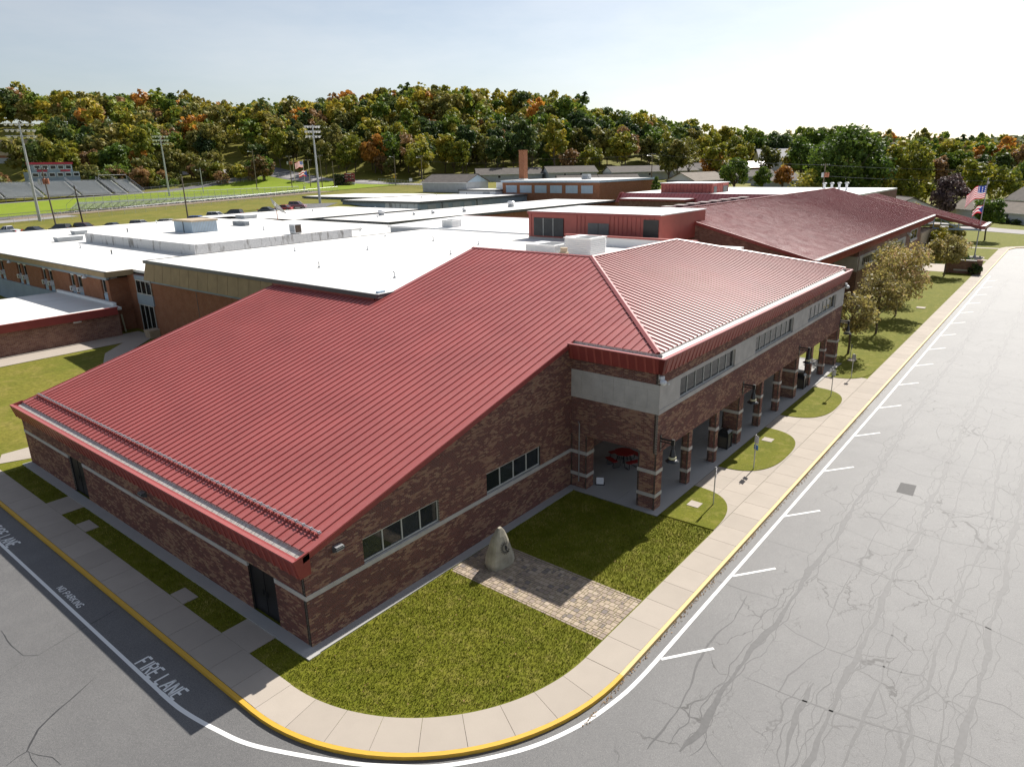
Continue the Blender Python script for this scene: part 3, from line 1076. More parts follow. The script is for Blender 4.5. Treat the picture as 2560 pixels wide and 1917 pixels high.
CRACKS = [
    (0.22, [(4.02, -12.78), (5.25, -12.88), (6.17, -12.79), (8.59, -12.83), (11.21, -12.89), (12.34, -12.98), (13.58, -12.94), (18.01, -13.0), (21.28, -13.0), (25.22, -12.92), (28.65, -12.97), (33.76, -12.8), (38.73, -12.74), (44.4, -12.79), (60, -12.85), (80, -12.7), (110, -12.8)]),
    (0.20, [(-2, -15.6), (2, -15.9), (5.72, -15.92), (8.38, -15.89), (11.48, -15.95), (13.96, -15.91), (16.74, -15.88), (18.88, -15.88), (22.72, -16.04), (25.98, -15.92), (30.84, -15.95), (34.68, -15.9), (41.76, -15.79), (46.7, -16.0), (70, -15.9), (100, -16.1)]),
    (0.20, [(2, -19.3), (8.42, -19.42), (10.32, -19.47), (11.97, -19.45), (14.76, -19.57), (16.57, -19.49), (19.97, -19.61), (24.03, -19.54), (28.22, -19.56), (34.16, -19.41), (50, -19.5), (80, -19.4)]),
    (0.12, [(5, -18.2), (7.46, -18.17), (8.89, -18.12), (10.34, -17.78), (11.53, -18.17), (14.53, -18.15), (17.84, -18.22), (22.7, -18.6), (27.51, -18.6), (31.45, -18.29), (40, -18.3)]),
    (0.10, [(4.5, -16.9), (6.44, -16.85), (8.6, -16.82), (10.53, -16.85), (12.59, -16.72), (14.29, -16.64)]),
    (0.16, [(5.3, -15.38), (6.5, -15.22), (7.78, -15.1), (9.49, -15.14)]),
    (0.07, [(6, -18.9), (8.04, -18.92), (9.85, -18.86), (10.76, -18.78), (11.89, -18.75), (16.01, -18.76), (16.59, -18.89)]),
    (0.05, [(13.31, -10.03), (13.29, -11.13), (13.56, -12.82)]),
    (0.06, [(12.15, -13.04), (11.75, -13.76), (11.61, -15.02), (11.68, -15.95), (11.84, -17.27), (12.11, -17.94), (11.13, -18.81), (10.68, -19.43)]),
    (0.07, [(8.35, -13.03), (8.38, -14.41), (8.45, -15.87), (8.63, -16.85), (8.96, -18.11), (9.15, -19.25), (9.09, -20.2)]),
    (0.05, [(18.16, -13.84), (17.76, -15.74), (17.99, -16.98), (16.89, -17.49), (16.59, -18.89), (16.14, -20.54)]),
    (0.04, [(17.85, -10.6), (17.83, -12.6)]),
    (0.05, [(18.1, -13.12), (18.17, -14.32), (17.99, -15.74)]),
    (0.04, [(21.2, -13.08), (20.74, -14.46), (20.56, -15.75), (21.11, -16.31)]),
    (0.05, [(23.14, -13.13), (23.09, -14.26), (22.77, -15.74), (22.73, -17.46), (23.29, -19.55)]),
    (0.04, [(26.27, -13.08), (26.17, -14.66), (25.95, -15.87), (26.3, -17.99), (26.62, -19.39), (26.8, -22)]),
    (0.04, [(31.01, -13.21), (30.01, -14.82), (29.97, -15.91), (30.81, -19.33), (31, -22)]),
    (0.04, [(33.89, -10.01), (33.76, -12.8), (32.75, -15.86), (33, -19.5)]),
    (0.04, [(39.99, -12.95), (39.29, -14.63), (38.98, -15.98), (38.64, -17.89), (38.5, -21)]),
    (0.08, [(26.65, -14.63), (24.74, -14.45), (22.96, -14.29), (22.06, -14.78)]),
    (0.06, [(22.22, -14.44), (20.6, -14.44), (19.05, -14.55), (18.39, -14.31)]),
    (0.05, [(17.69, -14.47), (15.33, -14.38), (13.74, -14.5), (13.01, -14.5), (12.24, -14.85), (11.5, -14.89), (10.56, -14.62), (9.33, -14.31), (8.31, -14.32)]),
    (0.08, [(3.5, -12.0), (5.77, -11.93), (6.69, -11.84), (8.08, -11.49), (9.9, -11.47), (11.19, -11.63), (12.98, -11.44)]),
    (0.06, [(5.19, -13.01), (4.73, -13.41), (4.28, -14.04)]),
    (0.05, [(13.83, -16.04), (13.79, -16.74), (13.15, -17.47), (12.03, -17.33), (10.9, -17.35)]),
    (0.06, [(10.53, -16.85), (9.47, -17.31), (9.07, -17.12), (8.94, -16.78)]),
    (0.04, [(-6.78, 10.87), (-6.78, 9.41), (-6.7, 8.44), (-6.38, 8.02), (-5.75, 8.16), (-5.04, 8.35), (-3.3, 8.6)]),
    (0.03, [(-7.64, 7.85), (-7.17, 8.01), (-6.62, 8.22)]),
    (0.06, [(-8.88, 3.14), (-8.52, 3.23), (-8.28, 3.2), (-7.72, 3.93), (-7.34, 4.16), (-6.58, 4.53), (-5.55, 5.01)]),
    (0.06, [(-8.28, 3.2), (-8.1, 2.76), (-7.87, 2.32), (-7.84, 1.78)]),
    (0.04, [(-8.28, 3.2), (-8.34, 2.71), (-8.3, 2.27)]),
    (0.04, [(11.83, -20.81), (12.15, -20.25), (12.0, -19.49), (11.78, -19.08)]),
    (0.05, [(18.58, -18.42), (20.32, -17.95), (21.04, -18.3), (21.79, -20.19)]),
    (0.10, [(17.82, -17.41), (18.57, -17.08), (24.12, -16.99), (26.32, -16.99), (30.42, -16.9), (32.48, -16.87), (45, -17)]),
    (0.05, [(36.92, -17.44), (38.88, -16.88), (40.92, -16.15), (36.75, -15.94), (36.69, -14.88), (38.14, -14.47), (40.27, -14.49)]),
    (0.04, [(47.5, -10.6), (47.2, -13), (47.6, -16), (47, -20)]), (0.04, [(54.5, -10.2), (54.8, -13), (54.2, -17), (54.6, -22)]),
    (0.04, [(61, -11), (61.5, -15), (61, -20)]), (0.05, [(70, -10.3), (70.4, -14), (69.8, -18)]), (0.05, [(84, -11), (83.5, -15), (84, -19)]),
]
zc = -0.1375
tb = MB()
for i, (w, P) in enumerate(CRACKS):
    ribbon(P, w, zc + 0.0004 * (i % 4), wob=min(0.05, 0.02 + w * 0.15), seed=i, mb=tb)
    if w >= 0.12:      # ravelled parallel splits beside the wide seams
        for q in range(3):
            off = (q - 1) * 0.28 + 0.08
            seg = [(x, y + off) for x, y in P]
            ribbon(seg, 0.035, zc + 0.0003 * (q + 1), wob=0.13, seed=100 + i * 5 + q, mb=tb, step=0.18)
stuff(tb.build('crack_sealer', 'tar'))
pm = MB().face([(26.9, -14.28, zc + .003), (26.88, -15.08, zc + .003), (28.36, -15.0, zc + .003), (28.3, -14.25, zc + .003)])
pm.face([(75, -17.2, zc + .003), (75, -19.0, zc + .003), (79, -18.9, zc + .003), (79, -17.2, zc + .003)])
struct(pm.build('asphalt_patch', 'patch'))

# ---- fallen leaves in the gutter and on the lawns
def inside_corner_lawn(x, y):
    ok = (x > -1.55) & (y > -8.25) & (y < -0.5) & (x < 17.0)
    ok &= ~((x < CX) & (y < CY) & (np.hypot(x - CX, y - CY) > 7.25))
    ok &= ~((x > 6.85) & (x < 9.97))
    ok &= ~((x > 16.6) & (y > -5.5))
    return ok
def scatter_leaves():
    n = 1100
    x = RNG.uniform(3, 110, n) ** 1.0
    x = np.where(RNG.random(n) < 0.6, RNG.uniform(3, 40, n), x)
    y = -9.87 - np.abs(RNG.normal(0, 0.07, n))
    z = np.full(n, -0.125)
    m = 260
    x2 = RNG.uniform(-1, 17, m)
    y2 = RNG.uniform(-8.2, -0.6, m)
    k = inside_corner_lawn(x2, y2)
    x = np.concatenate([x, x2[k]])
    y = np.concatenate([y, y2[k]])
    z = np.concatenate([z, np.full(k.sum(), 0.03)])
    n = len(x)
    a = RNG.uniform(0, 6.3, n)
    s = RNG.uniform(0.012, 0.032, n)
    til = RNG.normal(0, 0.012, (n, 4))
    V = np.zeros((n, 4, 3))
    for q, (u, v) in enumerate(((-1, -.6), (1, -.6), (1, .6), (-1, .6))):
        V[:, q, 0] = x + s * (u * np.cos(a) - v * np.sin(a))
        V[:, q, 1] = y + s * (u * np.sin(a) + v * np.cos(a))
        V[:, q, 2] = z + np.abs(til[:, q])
    stuff(quads('fallen_leaves', V, LEAF['rust'], tone=RNG.random(n)))
scatter_leaves()

def grass_blades():
    n = 90000
    x = RNG.uniform(-1.6, 21, n)
    y = RNG.uniform(-8.3, -0.45, n)
    k = inside_corner_lawn(x, y)
    x, y = x[k], y[k]
    # also the planted strip beside the long wall
    m = 9000
    xs = RNG.uniform(-1.58, -0.52, m)
    ys = RNG.uniform(-0.5, 28, m)
    kk = ~(((ys > 1.6) & (ys < 3.6)) | ((ys > 19.2) & (ys < 21.4)) | ((xs < -0.93) & (np.abs(ys - 7.08) < .58)) | ((xs < -0.93) & (np.abs(ys - 16.9) < .62)))
    x = np.concatenate([x, xs[kk]])
    y = np.concatenate([y, ys[kk]])
    n = len(x)
    straw = LT[0](x * 0.9, y * 0.9) * 0.55 + LT[1](x * 3.1, y * 3.1) * 0.45
    tone = np.clip(0.15 + 0.75 * straw + RNG.normal(0, 0.16, n), 0, 1)
    h = RNG.uniform(0.025, 0.06, n)
    w = RNG.uniform(0.008, 0.016, n)
    a = RNG.uniform(0, 6.3, n)
    lx, ly = RNG.normal(0, 0.03, n), RNG.normal(0, 0.03, n)
    V = np.zeros((n, 4, 3))
    dx, dy = np.cos(a) * w, np.sin(a) * w
    V[:, 0] = np.stack([x - dx, y - dy, np.full(n, -0.02)], 1)
    V[:, 1] = np.stack([x + dx, y + dy, np.full(n, -0.02)], 1)
    V[:, 2] = np.stack([x + dx * .4 + lx, y + dy * .4 + ly, h], 1)
    V[:, 3] = np.stack([x - dx * .4 + lx, y - dy * .4 + ly, h], 1)
    stuff(quads('grass', V, 'blades', tone=tone))
grass_blades()

# ---- left walks and court
for a, b, w in (((1.0, 33.5), (-0.6, 29.5), 1.7),):
    ribbon([a, b], w, 0.012).build('pavement_slab', 'concrete', walk)
court = struct(ribbon([(-30, 52.0), (18.4, 52.8)], 3.9, 0, zf=lambda x, y: max(ht(x, y), 0) + 0.03, step=2.0).build('court_walk', 'concrete'))
struct(ribbon([(17.4, 51.5), (13.2, 47.5), (8, 36)], 2.0, 0, zf=lambda x, y: max(ht(x, y), 0) + 0.05, step=2.0).build('court_walk', 'concrete'))
# ------------------------------------------------------------------ brickwork
BL, BH, JT = 0.203, 0.0677, 0.010
class Wall:
    """a brick face: o + u*ud + n*nd, n outwards"""
    def __init__(s, o, ud, nd):
        s.o, s.ud, s.nd = np.array(o, float), np.array(ud, float), np.array(nd, float)
        s.bricks, s.tones, s.mort = [], [], []

    def P(s, u, n, z):
        return s.o + s.ud * u + s.nd * n + np.array((0, 0, z))

    def area(s, u0, u1, z0, z1, holes=(), top=None, seed=0, depth=0.09, back=0.2):
        rr = np.random.default_rng(seed)
        k0 = int(round(z0 / BH))
        z = z0
        k = k0
        while z < z1 - 0.01:
            zt = min(z + BH, z1)
            a, b = u0, u1
            if top is not None:
                a = max(u0, top(zt))
                if a > b - 0.03:
                    z, k = zt, k + 1
                    continue
            iv = [(a, b)]
            for h0, h1, g0, g1 in holes:
                if zt > g0 + 0.012 and z < g1 - 0.012:
                    nv = []
                    for p, q in iv:
                        if h1 <= p or h0 >= q:
                            nv.append((p, q))
                        else:
                            if h0 > p + 0.02:
                                nv.append((p, h0))
                            if h1 < q - 0.02:
                                nv.append((h1, q))
                    iv = nv
            off = (k % 2) * BL / 2
            for p, q in iv:
                s.mort.append((p, q, z, zt, back))
                m = math.floor((p - off) / BL)
                u = m * BL + off
                while u < q - 1e-6:
                    e0, e1 = max(u, p), min(u + BL, q)
                    if e1 - e0 > 0.035:
                        low = LT[2](u * 1.1 + seed * 3.3, z * 2.6) * 0.55 + LT[3](u * 2.9 + seed, z * 7.0) * 0.45
                        r = rr.random()
                        tn = 0.05 + 0.3 * rr.random() if r > (low - 0.28) * 1.7 else 0.6 + 0.4 * rr.random()
                        s.bricks.append((e0 + JT / 2 * (e0 > p), e1 - JT / 2 * (e1 < q), z + JT / 2, zt - JT / 2, depth))
                        s.tones.append(tn)
                    u += BL
            z, k = zt, k + 1

    def corner8(s, u0, u1, z0, z1, n0, n1):
        P = s.P
        return [P(u0, n0, z0), P(u1, n0, z0), P(u1, n1, z0), P(u0, n1, z0), P(u0, n0, z1), P(u1, n0, z1), P(u1, n1, z1), P(u0, n1, z1)]

    def build(s, parent, name='wall', near=0, campos=(-12, -19.47, 16.93)):
        mo = put(name, boxes_mesh(name, np.array([s.corner8(p, q, z, zt + 0.0005, -bk, -0.008) for p, q, z, zt, bk in s.mort])), 'mortar', parent)
        B = np.array([s.corner8(u0, u1, z0, z1, -d, 0.0) for u0, u1, z0, z1, d in s.bricks])
        T = np.array(s.tones)
        idx = np.arange(len(B))
        if near:
            c = B.mean(1)
            dist = np.linalg.norm(c - np.array(campos), axis=1)
            full = np.array([(b[1] - b[0]) > BL - JT - 0.002 and (b[3] - b[2]) > BH - JT - 0.002 for b in s.bricks])
            dist = np.where(full, dist, 1e9)
            order = np.argsort(dist)[:near]
            cache = {}
            for i in order:
                u0, u1, z0, z1, d = s.bricks[i]
                tn = round(T[i] * 12) / 12
                if tn not in cache:
                    hb = np.array([s.ud * 0, s.ud * (u1 - u0)])
                    c0 = np.array(s.corner8(0, BL - JT, 0, BH - JT, -d, 0.0)) - s.o
                    cache[tn] = boxes_mesh('brick', np.array([c0]), [tn + 1e-4])
                p = s.P(u0, 0, z0)
                put('brick', cache[tn], 'brick', mo, tuple(p))
            keep = np.ones(len(B), bool)
            keep[order] = False
            B, T = B[keep], T[keep]
        stuff(put('brickwork', boxes_mesh('brickwork', B, T + 1e-4), 'brick', mo))
        return mo

LG, WY, LY, XE = 17.03, 5.09, 28.45, 50.1       # gable length, wing offset, long wall length, far end of the wing
ZB0, ZB1 = 2.0, 2.2                               # stone string course
main = thing('school_wing', 'brick school wing with big red standing-seam roof and arcade along the car park', 'school building')

# gable wall (faces -Y)
W1, W2 = (2.70, 6.88, 2.24, 3.26), (10.03, 14.23, 2.24, 3.26)
rake = lambda z: (z + 0.16 - 3.79) / 0.255
gw = Wall((0, 0, 0), (1, 0, 0), (0, -1, 0))
gw.area(0, LG, 0.03, ZB0, seed=1)
gw.area(0, LG, ZB1, 8.05, [W1, W2], top=rake, seed=2)
gw.build(main, near=190)
# long low wall (faces -X)
D1, D2 = (2.02, 3.88, 0.0, 2.17), (19.85, 21.72, 0.0, 2.17)
lw = Wall((0, 0, 0), (0, 1, 0), (-1, 0, 0))
lw.area(0.094, LY, 0.04, ZB0, [D1, D2], seed=3)
lw.area(0.094, LY, ZB1, 3.06, [], seed=4)
lw.build(main, near=110)
# wing: short face (faces -X) and arcade face (faces -Y)
ZS0, ZS1 = 5.19, 6.70
sw = Wall((LG, 0, 0), (0, -1, 0), (-1, 0, 0))
ZO = 3.12
sw.area(0.0, WY - 0.094, ZO, ZS0, seed=7)
sw.area(0.0, WY - 0.094, ZS1, 7.35, seed=8)
sw.build(main)
PX = [17.37 + 3.62 * k for k in range(10)]
WIN = [(19.30, 26.52), (29.82, 37.05), (40.45, 47.65)]
aw = Wall((0, -WY, 0), (1, 0, 0), (0, -1, 0))
aw.area(LG, XE - 0.094, ZO, ZS0, seed=9)
aw.area(LG, XE - 0.094, ZS1, 7.35, seed=10)
aw.build(main)
# end face of the wing (faces +X)
ew = Wall((XE, -WY, 0), (0, 1, 0), (1, 0, 0))
ew.area(0, 6.9, ZO, 7.35, seed=11)
ew.build(main)
# far end of the long wall, plain
MB().box(0.1, 17, LY - 0.3, LY, 0, 3.0).prism([(0.1, LY - 0.3, 3.0), (17.5, LY - 0.3, 3.0), (17.5, LY - 0.3, 8.0)], (0, 0.3, 0)).build('wall', 'brick_far', main)
# soffit of the arcade, inner beams and back wall
MB().box(LG + 0.05, XE - 0.05, -WY + 0.25, 1.85, ZO + 0.02, ZO + 0.25).build('arcade_ceiling', 'stone', main)
MB().box(LG + 0.1, 43.5, 1.86, 2.2, 0.0, 8.0).box(LG + 0.02, LG + 0.3, 0.0, 1.86, 0, 8.0).build('wall', 'brick_far', main)
MB().box(LG + 0.3, XE - 0.3, -WY + 0.25, 1.8, ZO + 0.26, 7.6).build('upper_floor', 'room', main)

# ---- piers
def pier(x0, x1, y0, y1, seed):
    root = Wall((x0, y0, 0), (1, 0, 0), (0, -1, 0))
    hol = [(-1, 9, 0.72, 0.92), (-1, 9, ZB0, ZB1)]
    for nd, o, ud, L in (((0, -1, 0), (x0, y0, 0), (1, 0, 0), x1 - x0), ((-1, 0, 0), (x0, y1 - .053, 0), (0, -1, 0), y1 - y0 - .106),
                         ((0, 1, 0), (x1, y1, 0), (-1, 0, 0), x1 - x0), ((1, 0, 0), (x1, y0 + .053, 0), (0, 1, 0), y1 - y0 - .106)):
        w = Wall(o, ud, nd)
        w.area(0, L, 0.03, ZO, hol, seed=seed, depth=0.05, back=0.09)
        if nd == (0, -1, 0):
            base = w
        else:
            base.mort2 = getattr(base, 'mort2', []) + [w]
    mo = base.build(main, 'pier')
    for w in base.mort2:
        m2 = put('pier_face', boxes_mesh('pier_face', np.array([w.corner8(p, q, z, zt + .0005, -bk, -0.008) for p, q, z, zt, bk in w.mort])), 'mortar', mo)
        B = np.array([w.corner8(a, b, c, d, -e, 0) for a, b, c, d, e in w.bricks])
        stuff(put('brickwork', boxes_mesh('brickwork', B, np.array(w.tones) + 1e-4), 'brick', mo))
    e = 0.025
    for z0, z1 in ((0.72, 0.92), (ZB0, ZB1)):
        MB().box(x0 - e, x1 + e, y0 - e, y1 + e, z0 + .004, z1 - .004).build('stone_band', 'stone', mo)
for k, x in enumerate(PX):
    if k in (0, 3, 6, 9):
        pier(x - 0.34, x + 0.34, -WY, -WY + 1.02, 20 + k)
    else:
        pier(x - 0.2, x + 0.2, -WY, -WY + 0.42, 20 + k)
pier(LG, LG + 0.68, -1.02, 0.0, 40)

# ---- stone string courses and limestone panels
def stone_run(o, ud, nd, u0, u1, z0, z1, L, name='stone_band', proud=0.02):
    w = Wall(o, ud, nd)
    n = max(1, round((u1 - u0) / L))
    for k in range(n):
        a, b = u0 + (u1 - u0) * k / n, u0 + (u1 - u0) * (k + 1) / n
        me = boxes_mesh(name, np.array([w.corner8(a + .003, b - .003, z0 + .002, z1 - .002, -0.12, proud)]))
        put(name, me, 'stone', main)
stone_run((0, 0, 0), (1, 0, 0), (0, -1, 0), -0.02, LG, ZB0, ZB1, 1.2)
for a, b in ((0.0, D1[0]), (D1[1], D2[0]), (D2[1], LY)):
    stone_run((0, 0, 0), (0, 1, 0), (-1, 0, 0), a, b, ZB0, ZB1, 1.25)
for z0, z1, L in ((ZS0, 5.47, 0.75), (5.47, 6.42, 0.62), (6.42, ZS1, 0.8)):
    stone_run((LG, 0, 0), (0, -1, 0), (-1, 0, 0), 0.0, WY, z0, z1, L, 'stone_panel', 0.012)
stone_run((0, -WY, 0), (1, 0, 0), (0, -1, 0), LG, XE, ZS0, 5.42, 1.3, 'stone_panel', 0.03)
stone_run((0, -WY, 0), (1, 0, 0), (0, -1, 0), LG, XE, 6.48, ZS1, 1.3, 'stone_panel', 0.012)
for a, b in ((LG, WIN[0][0]), (WIN[0][1], WIN[1][0]), (WIN[1][1], WIN[2][0]), (WIN[2][1], XE)):
    stone_run((0, -WY, 0), (1, 0, 0), (0, -1, 0), a, b, 5.42, 6.48, 0.8, 'stone_panel', 0.012)

# ---- windows and doors
def window(parent, o, ud, nd, u0, u1, z0, z1, n, rec=0.10, blinds=(), blind_mat='blind', fw=0.06):
    w = Wall(o, ud, nd)
    B = [w.corner8(u0, u1, z0, z0 + fw, -rec - .05, -rec + .02), w.corner8(u0, u1, z1 - fw, z1, -rec - .05, -rec + .02)]
    for k in range(n + 1):
        u = u0 + (u1 - u0 - fw) * k / n
        B.append(w.corner8(u, u + fw, z0 + fw, z1 - fw, -rec - .05, -rec + .015))
    f = put('window', boxes_mesh('window', np.array(B)), 'frame_alu', parent)
    for k in range(n):
        a = u0 + (u1 - u0 - fw) * k / n + fw
        b = u0 + (u1 - u0 - fw) * (k + 1) / n
        put('pane', boxes_mesh('pane', np.array([w.corner8(a, b, z0 + fw, z1 - fw, -rec - .03, -rec - .02)])), 'glass', f)
        if k in blinds:
            put('blind', boxes_mesh('blind', np.array([w.corner8(a, b, z0 + fw, z1 - fw, -rec - .09, -rec - .08)])), blind_mat, f)
    put('room', boxes_mesh('room', np.array([w.corner8(u0, u1, z0, z1, -rec - 1.0, -rec - .9)])), 'room', f)  # thin dark sheet behind the panes, interior shade given as colour
    return f
G_ = ((0, 0, 0), (1, 0, 0), (0, -1, 0))
window(main, *G_, *W1, 4, 0.1, (0, 2))
window(main, *G_, *W2, 4, 0.1, (1,))
A_ = ((0, -WY, 0), (1, 0, 0), (0, -1, 0))
for a, b in WIN:
    window(main, *A_, a, b, 5.42, 6.48, 7, 0.12, range(7), 'blind_tan', 0.05)
for (y0, y1, z0, z1) in (D1, D2):
    d = MB().box(0.1, 0.16, y0, y1, 0.04, z1).build('door', 'door_black', main)
    ym = (y0 + y1) / 2
    MB().box(0.08, 0.1, ym - 0.012, ym + 0.012, 0.06, z1 - 0.05).box(0.07, 0.1, y0, y0 + .05, .04, z1).box(0.07, 0.1, y1 - .05, y1, .04, z1).box(0.07, 0.1, y0, y1, z1 - .05, z1).build('door_frame', 'iron', d)
    MB().box(0.05, 0.08, ym - 0.16, ym - 0.12, 0.95, 1.2).box(0.05, 0.08, ym + 0.12, ym + 0.16, 0.95, 1.2).build('handle', 'iron', d)

# ---- roof: standing-seam panels
SP = 0.473
def rz1(x):
    return 3.79 + 0.255 * x
def rz2(y):
    return 8.12 + 0.255 * (y + WY)
XR, YR, XN, YN = 28.0, 5.82, 18.02, 16.502
XG = 0.21
def top1(y):
    if y > YN:
        return XN
    if y > YR:
        return XR
    return 17.2 + (y + 4.87) * (XR - 17.2) / (YR + 4.87)
def bot1(y):
    return XG if y > -0.053 else 17.2
def panel(pts, rib, nm='roof_panel', mat='roof_red'):
    mb = MB()
    mb.face([(p[0], p[1], p[2]) for p in pts])
    a, b = rib
    mb.hexa([(a[0] - a[3], a[1] - a[4], a[2] - .01), (b[0] - a[3], b[1] - a[4], b[2] - .01), (b[0] + a[3], b[1] + a[4], b[2] - .01), (a[0] + a[3], a[1] + a[4], a[2] - .01),
             (a[0] - a[3], a[1] - a[4], a[2] + .062), (b[0] - a[3], b[1] - a[4], b[2] + .062), (b[0] + a[3], b[1] + a[4], b[2] + .062), (a[0] + a[3], a[1] + a[4], a[2] + .062)])
    return mb.build(nm, mat, main)
ys = [-4.86]
y = 0.42 - SP * 11
ys = [y + SP * k for k in range(0, 72)]
ys = [-4.87] + [v for v in ys if -4.8 < v < 28.3] + [28.42]
for brk in (-0.053, YN):
    ys = sorted([v for v in ys if abs(v - brk) > 0.06] + [brk])
e = 1e-4
for a, b in zip(ys[:-1], ys[1:]):
    xa0, xb0 = bot1(a + e), bot1(b - e)
    xa1, xb1 = top1(a + e), top1(b - e)
    pts = [(xa0, a, rz1(xa0)), (xb0, b, rz1(xb0)), (xb1, b, rz1(xb1))] + ([(XR, YR, rz1(XR))] if a < YR < b else []) + [(xa1, a, rz1(xa1))]
    panel(pts, ((xa0, a, rz1(xa0), 0, 0.012), (xa1 - .02, a, rz1(xa1 - .02))))
xsr = [17.38 + SP * k for k in range(71)]
XH, XP = 50.55, 40.7
xsr = [17.2] + [v for v in xsr if 17.3 < v < XH - 0.1] + [XH]
def top2(x):
    if x < XR:
        return -4.87 + (x - 17.2) * (YR + 4.87) / (XR - 17.2)
    if x < XP:
        return YR
    return -4.83 + (XH - x) * (YR + 4.83) / (XH - XP)
for a, b in zip(xsr[:-1], xsr[1:]):
    ta, tb_ = top2(a), top2(b)
    y0 = -4.86
    pts = [(a, y0, rz2(y0)), (b, y0, rz2(y0)), (b, max(tb_, y0), rz2(max(tb_, y0)))] + [(q, YR, rz2(YR)) for q in (XR, XP) if a < q < b] + [(a, max(ta, y0), rz2(max(ta, y0)))]
    panel(pts, ((a, y0, rz2(y0), 0.012, 0), (a, max(ta, y0 + .02), rz2(max(ta, y0 + .02)))))
# far hip slope and the back of the roof
ZT = rz2(YR)
MB().face([(XH, -4.83, 8.19), (XH, 5.0, 8.19), (XP, YR, ZT), ]).face([(XR, YR, ZT), (XP, YR, ZT), (XP, YR, 8.7), (XR, YR, 8.7)]).face([(XR, YR, ZT), (XR, YN, ZT), (XR, YN, 8.7), (XR, YR, 8.7)]).build('roof_back', 'roof_red', main)
# ridge, hip and verge caps
def cap(a, b, wd, mat='roof_red', h=0.07, nm='roof_cap'):
    a, b = Vector(a), Vector(b)
    d = (b - a).normalized()
    s_ = d.cross(Vector((0, 0, 1))).normalized() * wd
    up = Vector((0, 0, h))
    mb = MB()
    mb.face([a - s_ + up * .2, b - s_ + up * .2, b + up, a + up]).face([a + up, b + up, b + s_ + up * .2, a + s_ + up * .2])
    mb.face([a - s_ - up * .3, b - s_ - up * .3, b - s_ + up * .2, a - s_ + up * .2]).face([a + s_ + up * .2, b + s_ + up * .2, b + s_ - up * .3, a + s_ - up * .3])
    return mb.build(nm, mat, main)
cap((17.2, -4.87, rz1(17.2) + .03), (XR, YR, ZT + .03), 0.16, 'roof_red', 0.1)
cap((XR, YR, ZT + .02), (XR, YN, ZT + .02), 0.16)
cap((XR, YR + .02, ZT + .02), (XP, YR, ZT + .02), 0.15)
cap((XP, YR, ZT + .02), (XH, -4.83, 8.22), 0.14)
# verges (rakes)
def verge(pts, dy, mat='red_trim'):
    mb = MB()
    for (xa, za), (xb, zb) in zip(pts[:-1], pts[1:]):
        for yy in (dy,):
            mb.hexa([(xa, yy[0], za - 0.2), (xb, yy[0], zb - 0.2), (xb, yy[1], zb - 0.2), (xa, yy[1], za - 0.2),
                     (xa, yy[0], za + 0.03), (xb, yy[0], zb + 0.03), (xb, yy[1], zb + 0.03), (xa, yy[1], za + 0.03)])
    return mb.build('verge_trim', mat, main)
verge([(0.0, rz1(0.0)), (17.0, rz1(17.0))], (-0.085, -0.02))
verge([(XG, rz1(XG)), (XN, rz1(XN))], (28.43, 28.5))
# box gutters behind slanted ribbed fascias
def fascia(o, ud, nd, u0, u1, zt, zb, mitre0=0.0, mitre1=0.0, ribs=SP, end0=True, end1=True, gin=0.24):
    """ud along the eave, nd outwards; roof edge at n = -gin"""
    w = Wall(o, ud, nd)
    P = lambda u, n, z: tuple(w.P(u, n, z))
    nt, nb = 0.40, 0.19
    gut = MB()
    ut0, ut1 = u0 - mitre0 * nt, u1 + mitre1 * nt
    # liner: back face, floor, front lip
    gut.face([P(u0, -gin, zt + .03), P(u1, -gin, zt + .03), P(u1, -gin + .012, zt - .05), P(u0, -gin + .012, zt - .05)])
    gut.face([P(u0, -gin + .012, zt - .05), P(u1, -gin + .012, zt - .05), P(u1, nt - .2, zt - .22), P(u0, nt - .2, zt - .22)])
    gut.face([P(u0, nt - .2, zt - .22), P(u1, nt - .2, zt - .22), P(u1, nt - .145, zt - .01), P(u0, nt - .145, zt - .01)])
    gut.build('gutter', 'gutter', main)
    capm = MB()
    capm.hexa([P(u0 - mitre0 * (nt - .15), nt - .15, zt - .06), P(u1 + mitre1 * (nt - .15), nt - .15, zt - .06), P(ut1, nt + .012, zt - .06), P(ut0, nt + .012, zt - .06),
               P(u0 - mitre0 * (nt - .15), nt - .15, zt), P(u1 + mitre1 * (nt - .15), nt - .15, zt), P(ut1, nt + .012, zt), P(ut0, nt + .012, zt)])
    fo = capm.build('fascia', 'roof_red', main)
    ub0, ub1 = u0 - mitre0 * nb, u1 + mitre1 * nb
    body = MB()
    body.hexa([P(ub0, -0.02, zb), P(ub1, -0.02, zb), P(ub1, nb, zb), P(ub0, nb, zb), P(ut0, 0.1, zt - .062), P(ut1, 0.1, zt - .062), P(ut1, nt, zt - .062), P(ut0, nt, zt - .062)])
    body.build('fascia_board', 'red_trim', fo)
    # ribs: one raised strip per panel joint
    n = int((u1 - u0) / ribs)
    rw = 0.12
    me = None
    for k in range(n + 1):
        u = u0 + 0.1 + ribs * k
        if u > u1 - 0.1:
            break
        c0 = np.array([P(0, nb - .01, zb), P(rw, nb - .01, zb), P(rw, nb + .035, zb + .01), P(0, nb + .035, zb + .01),
                       P(0, nt - .03, zt - .065), P(rw, nt - .03, zt - .065), P(rw, nt + .008, zt - .065), P(0, nt + .008, zt - .065)])
        if me is None:
            me = boxes_mesh('fascia_rib', np.array([c0 - np.array(P(0, 0, 0))]))
        put('fascia_rib', me, 'red_panel', fo, P(u, 0, 0))
    return fo
fascia((0, 0, 0), (0, 1, 0), (-1, 0, 0), -0.08, 28.5, 3.84, 3.03)
fascia((LG, 0, 0), (0, -1, 0), (-1, 0, 0), 0.0, WY, 8.14, 7.30, 0.0, 1.0, gin=0.16)
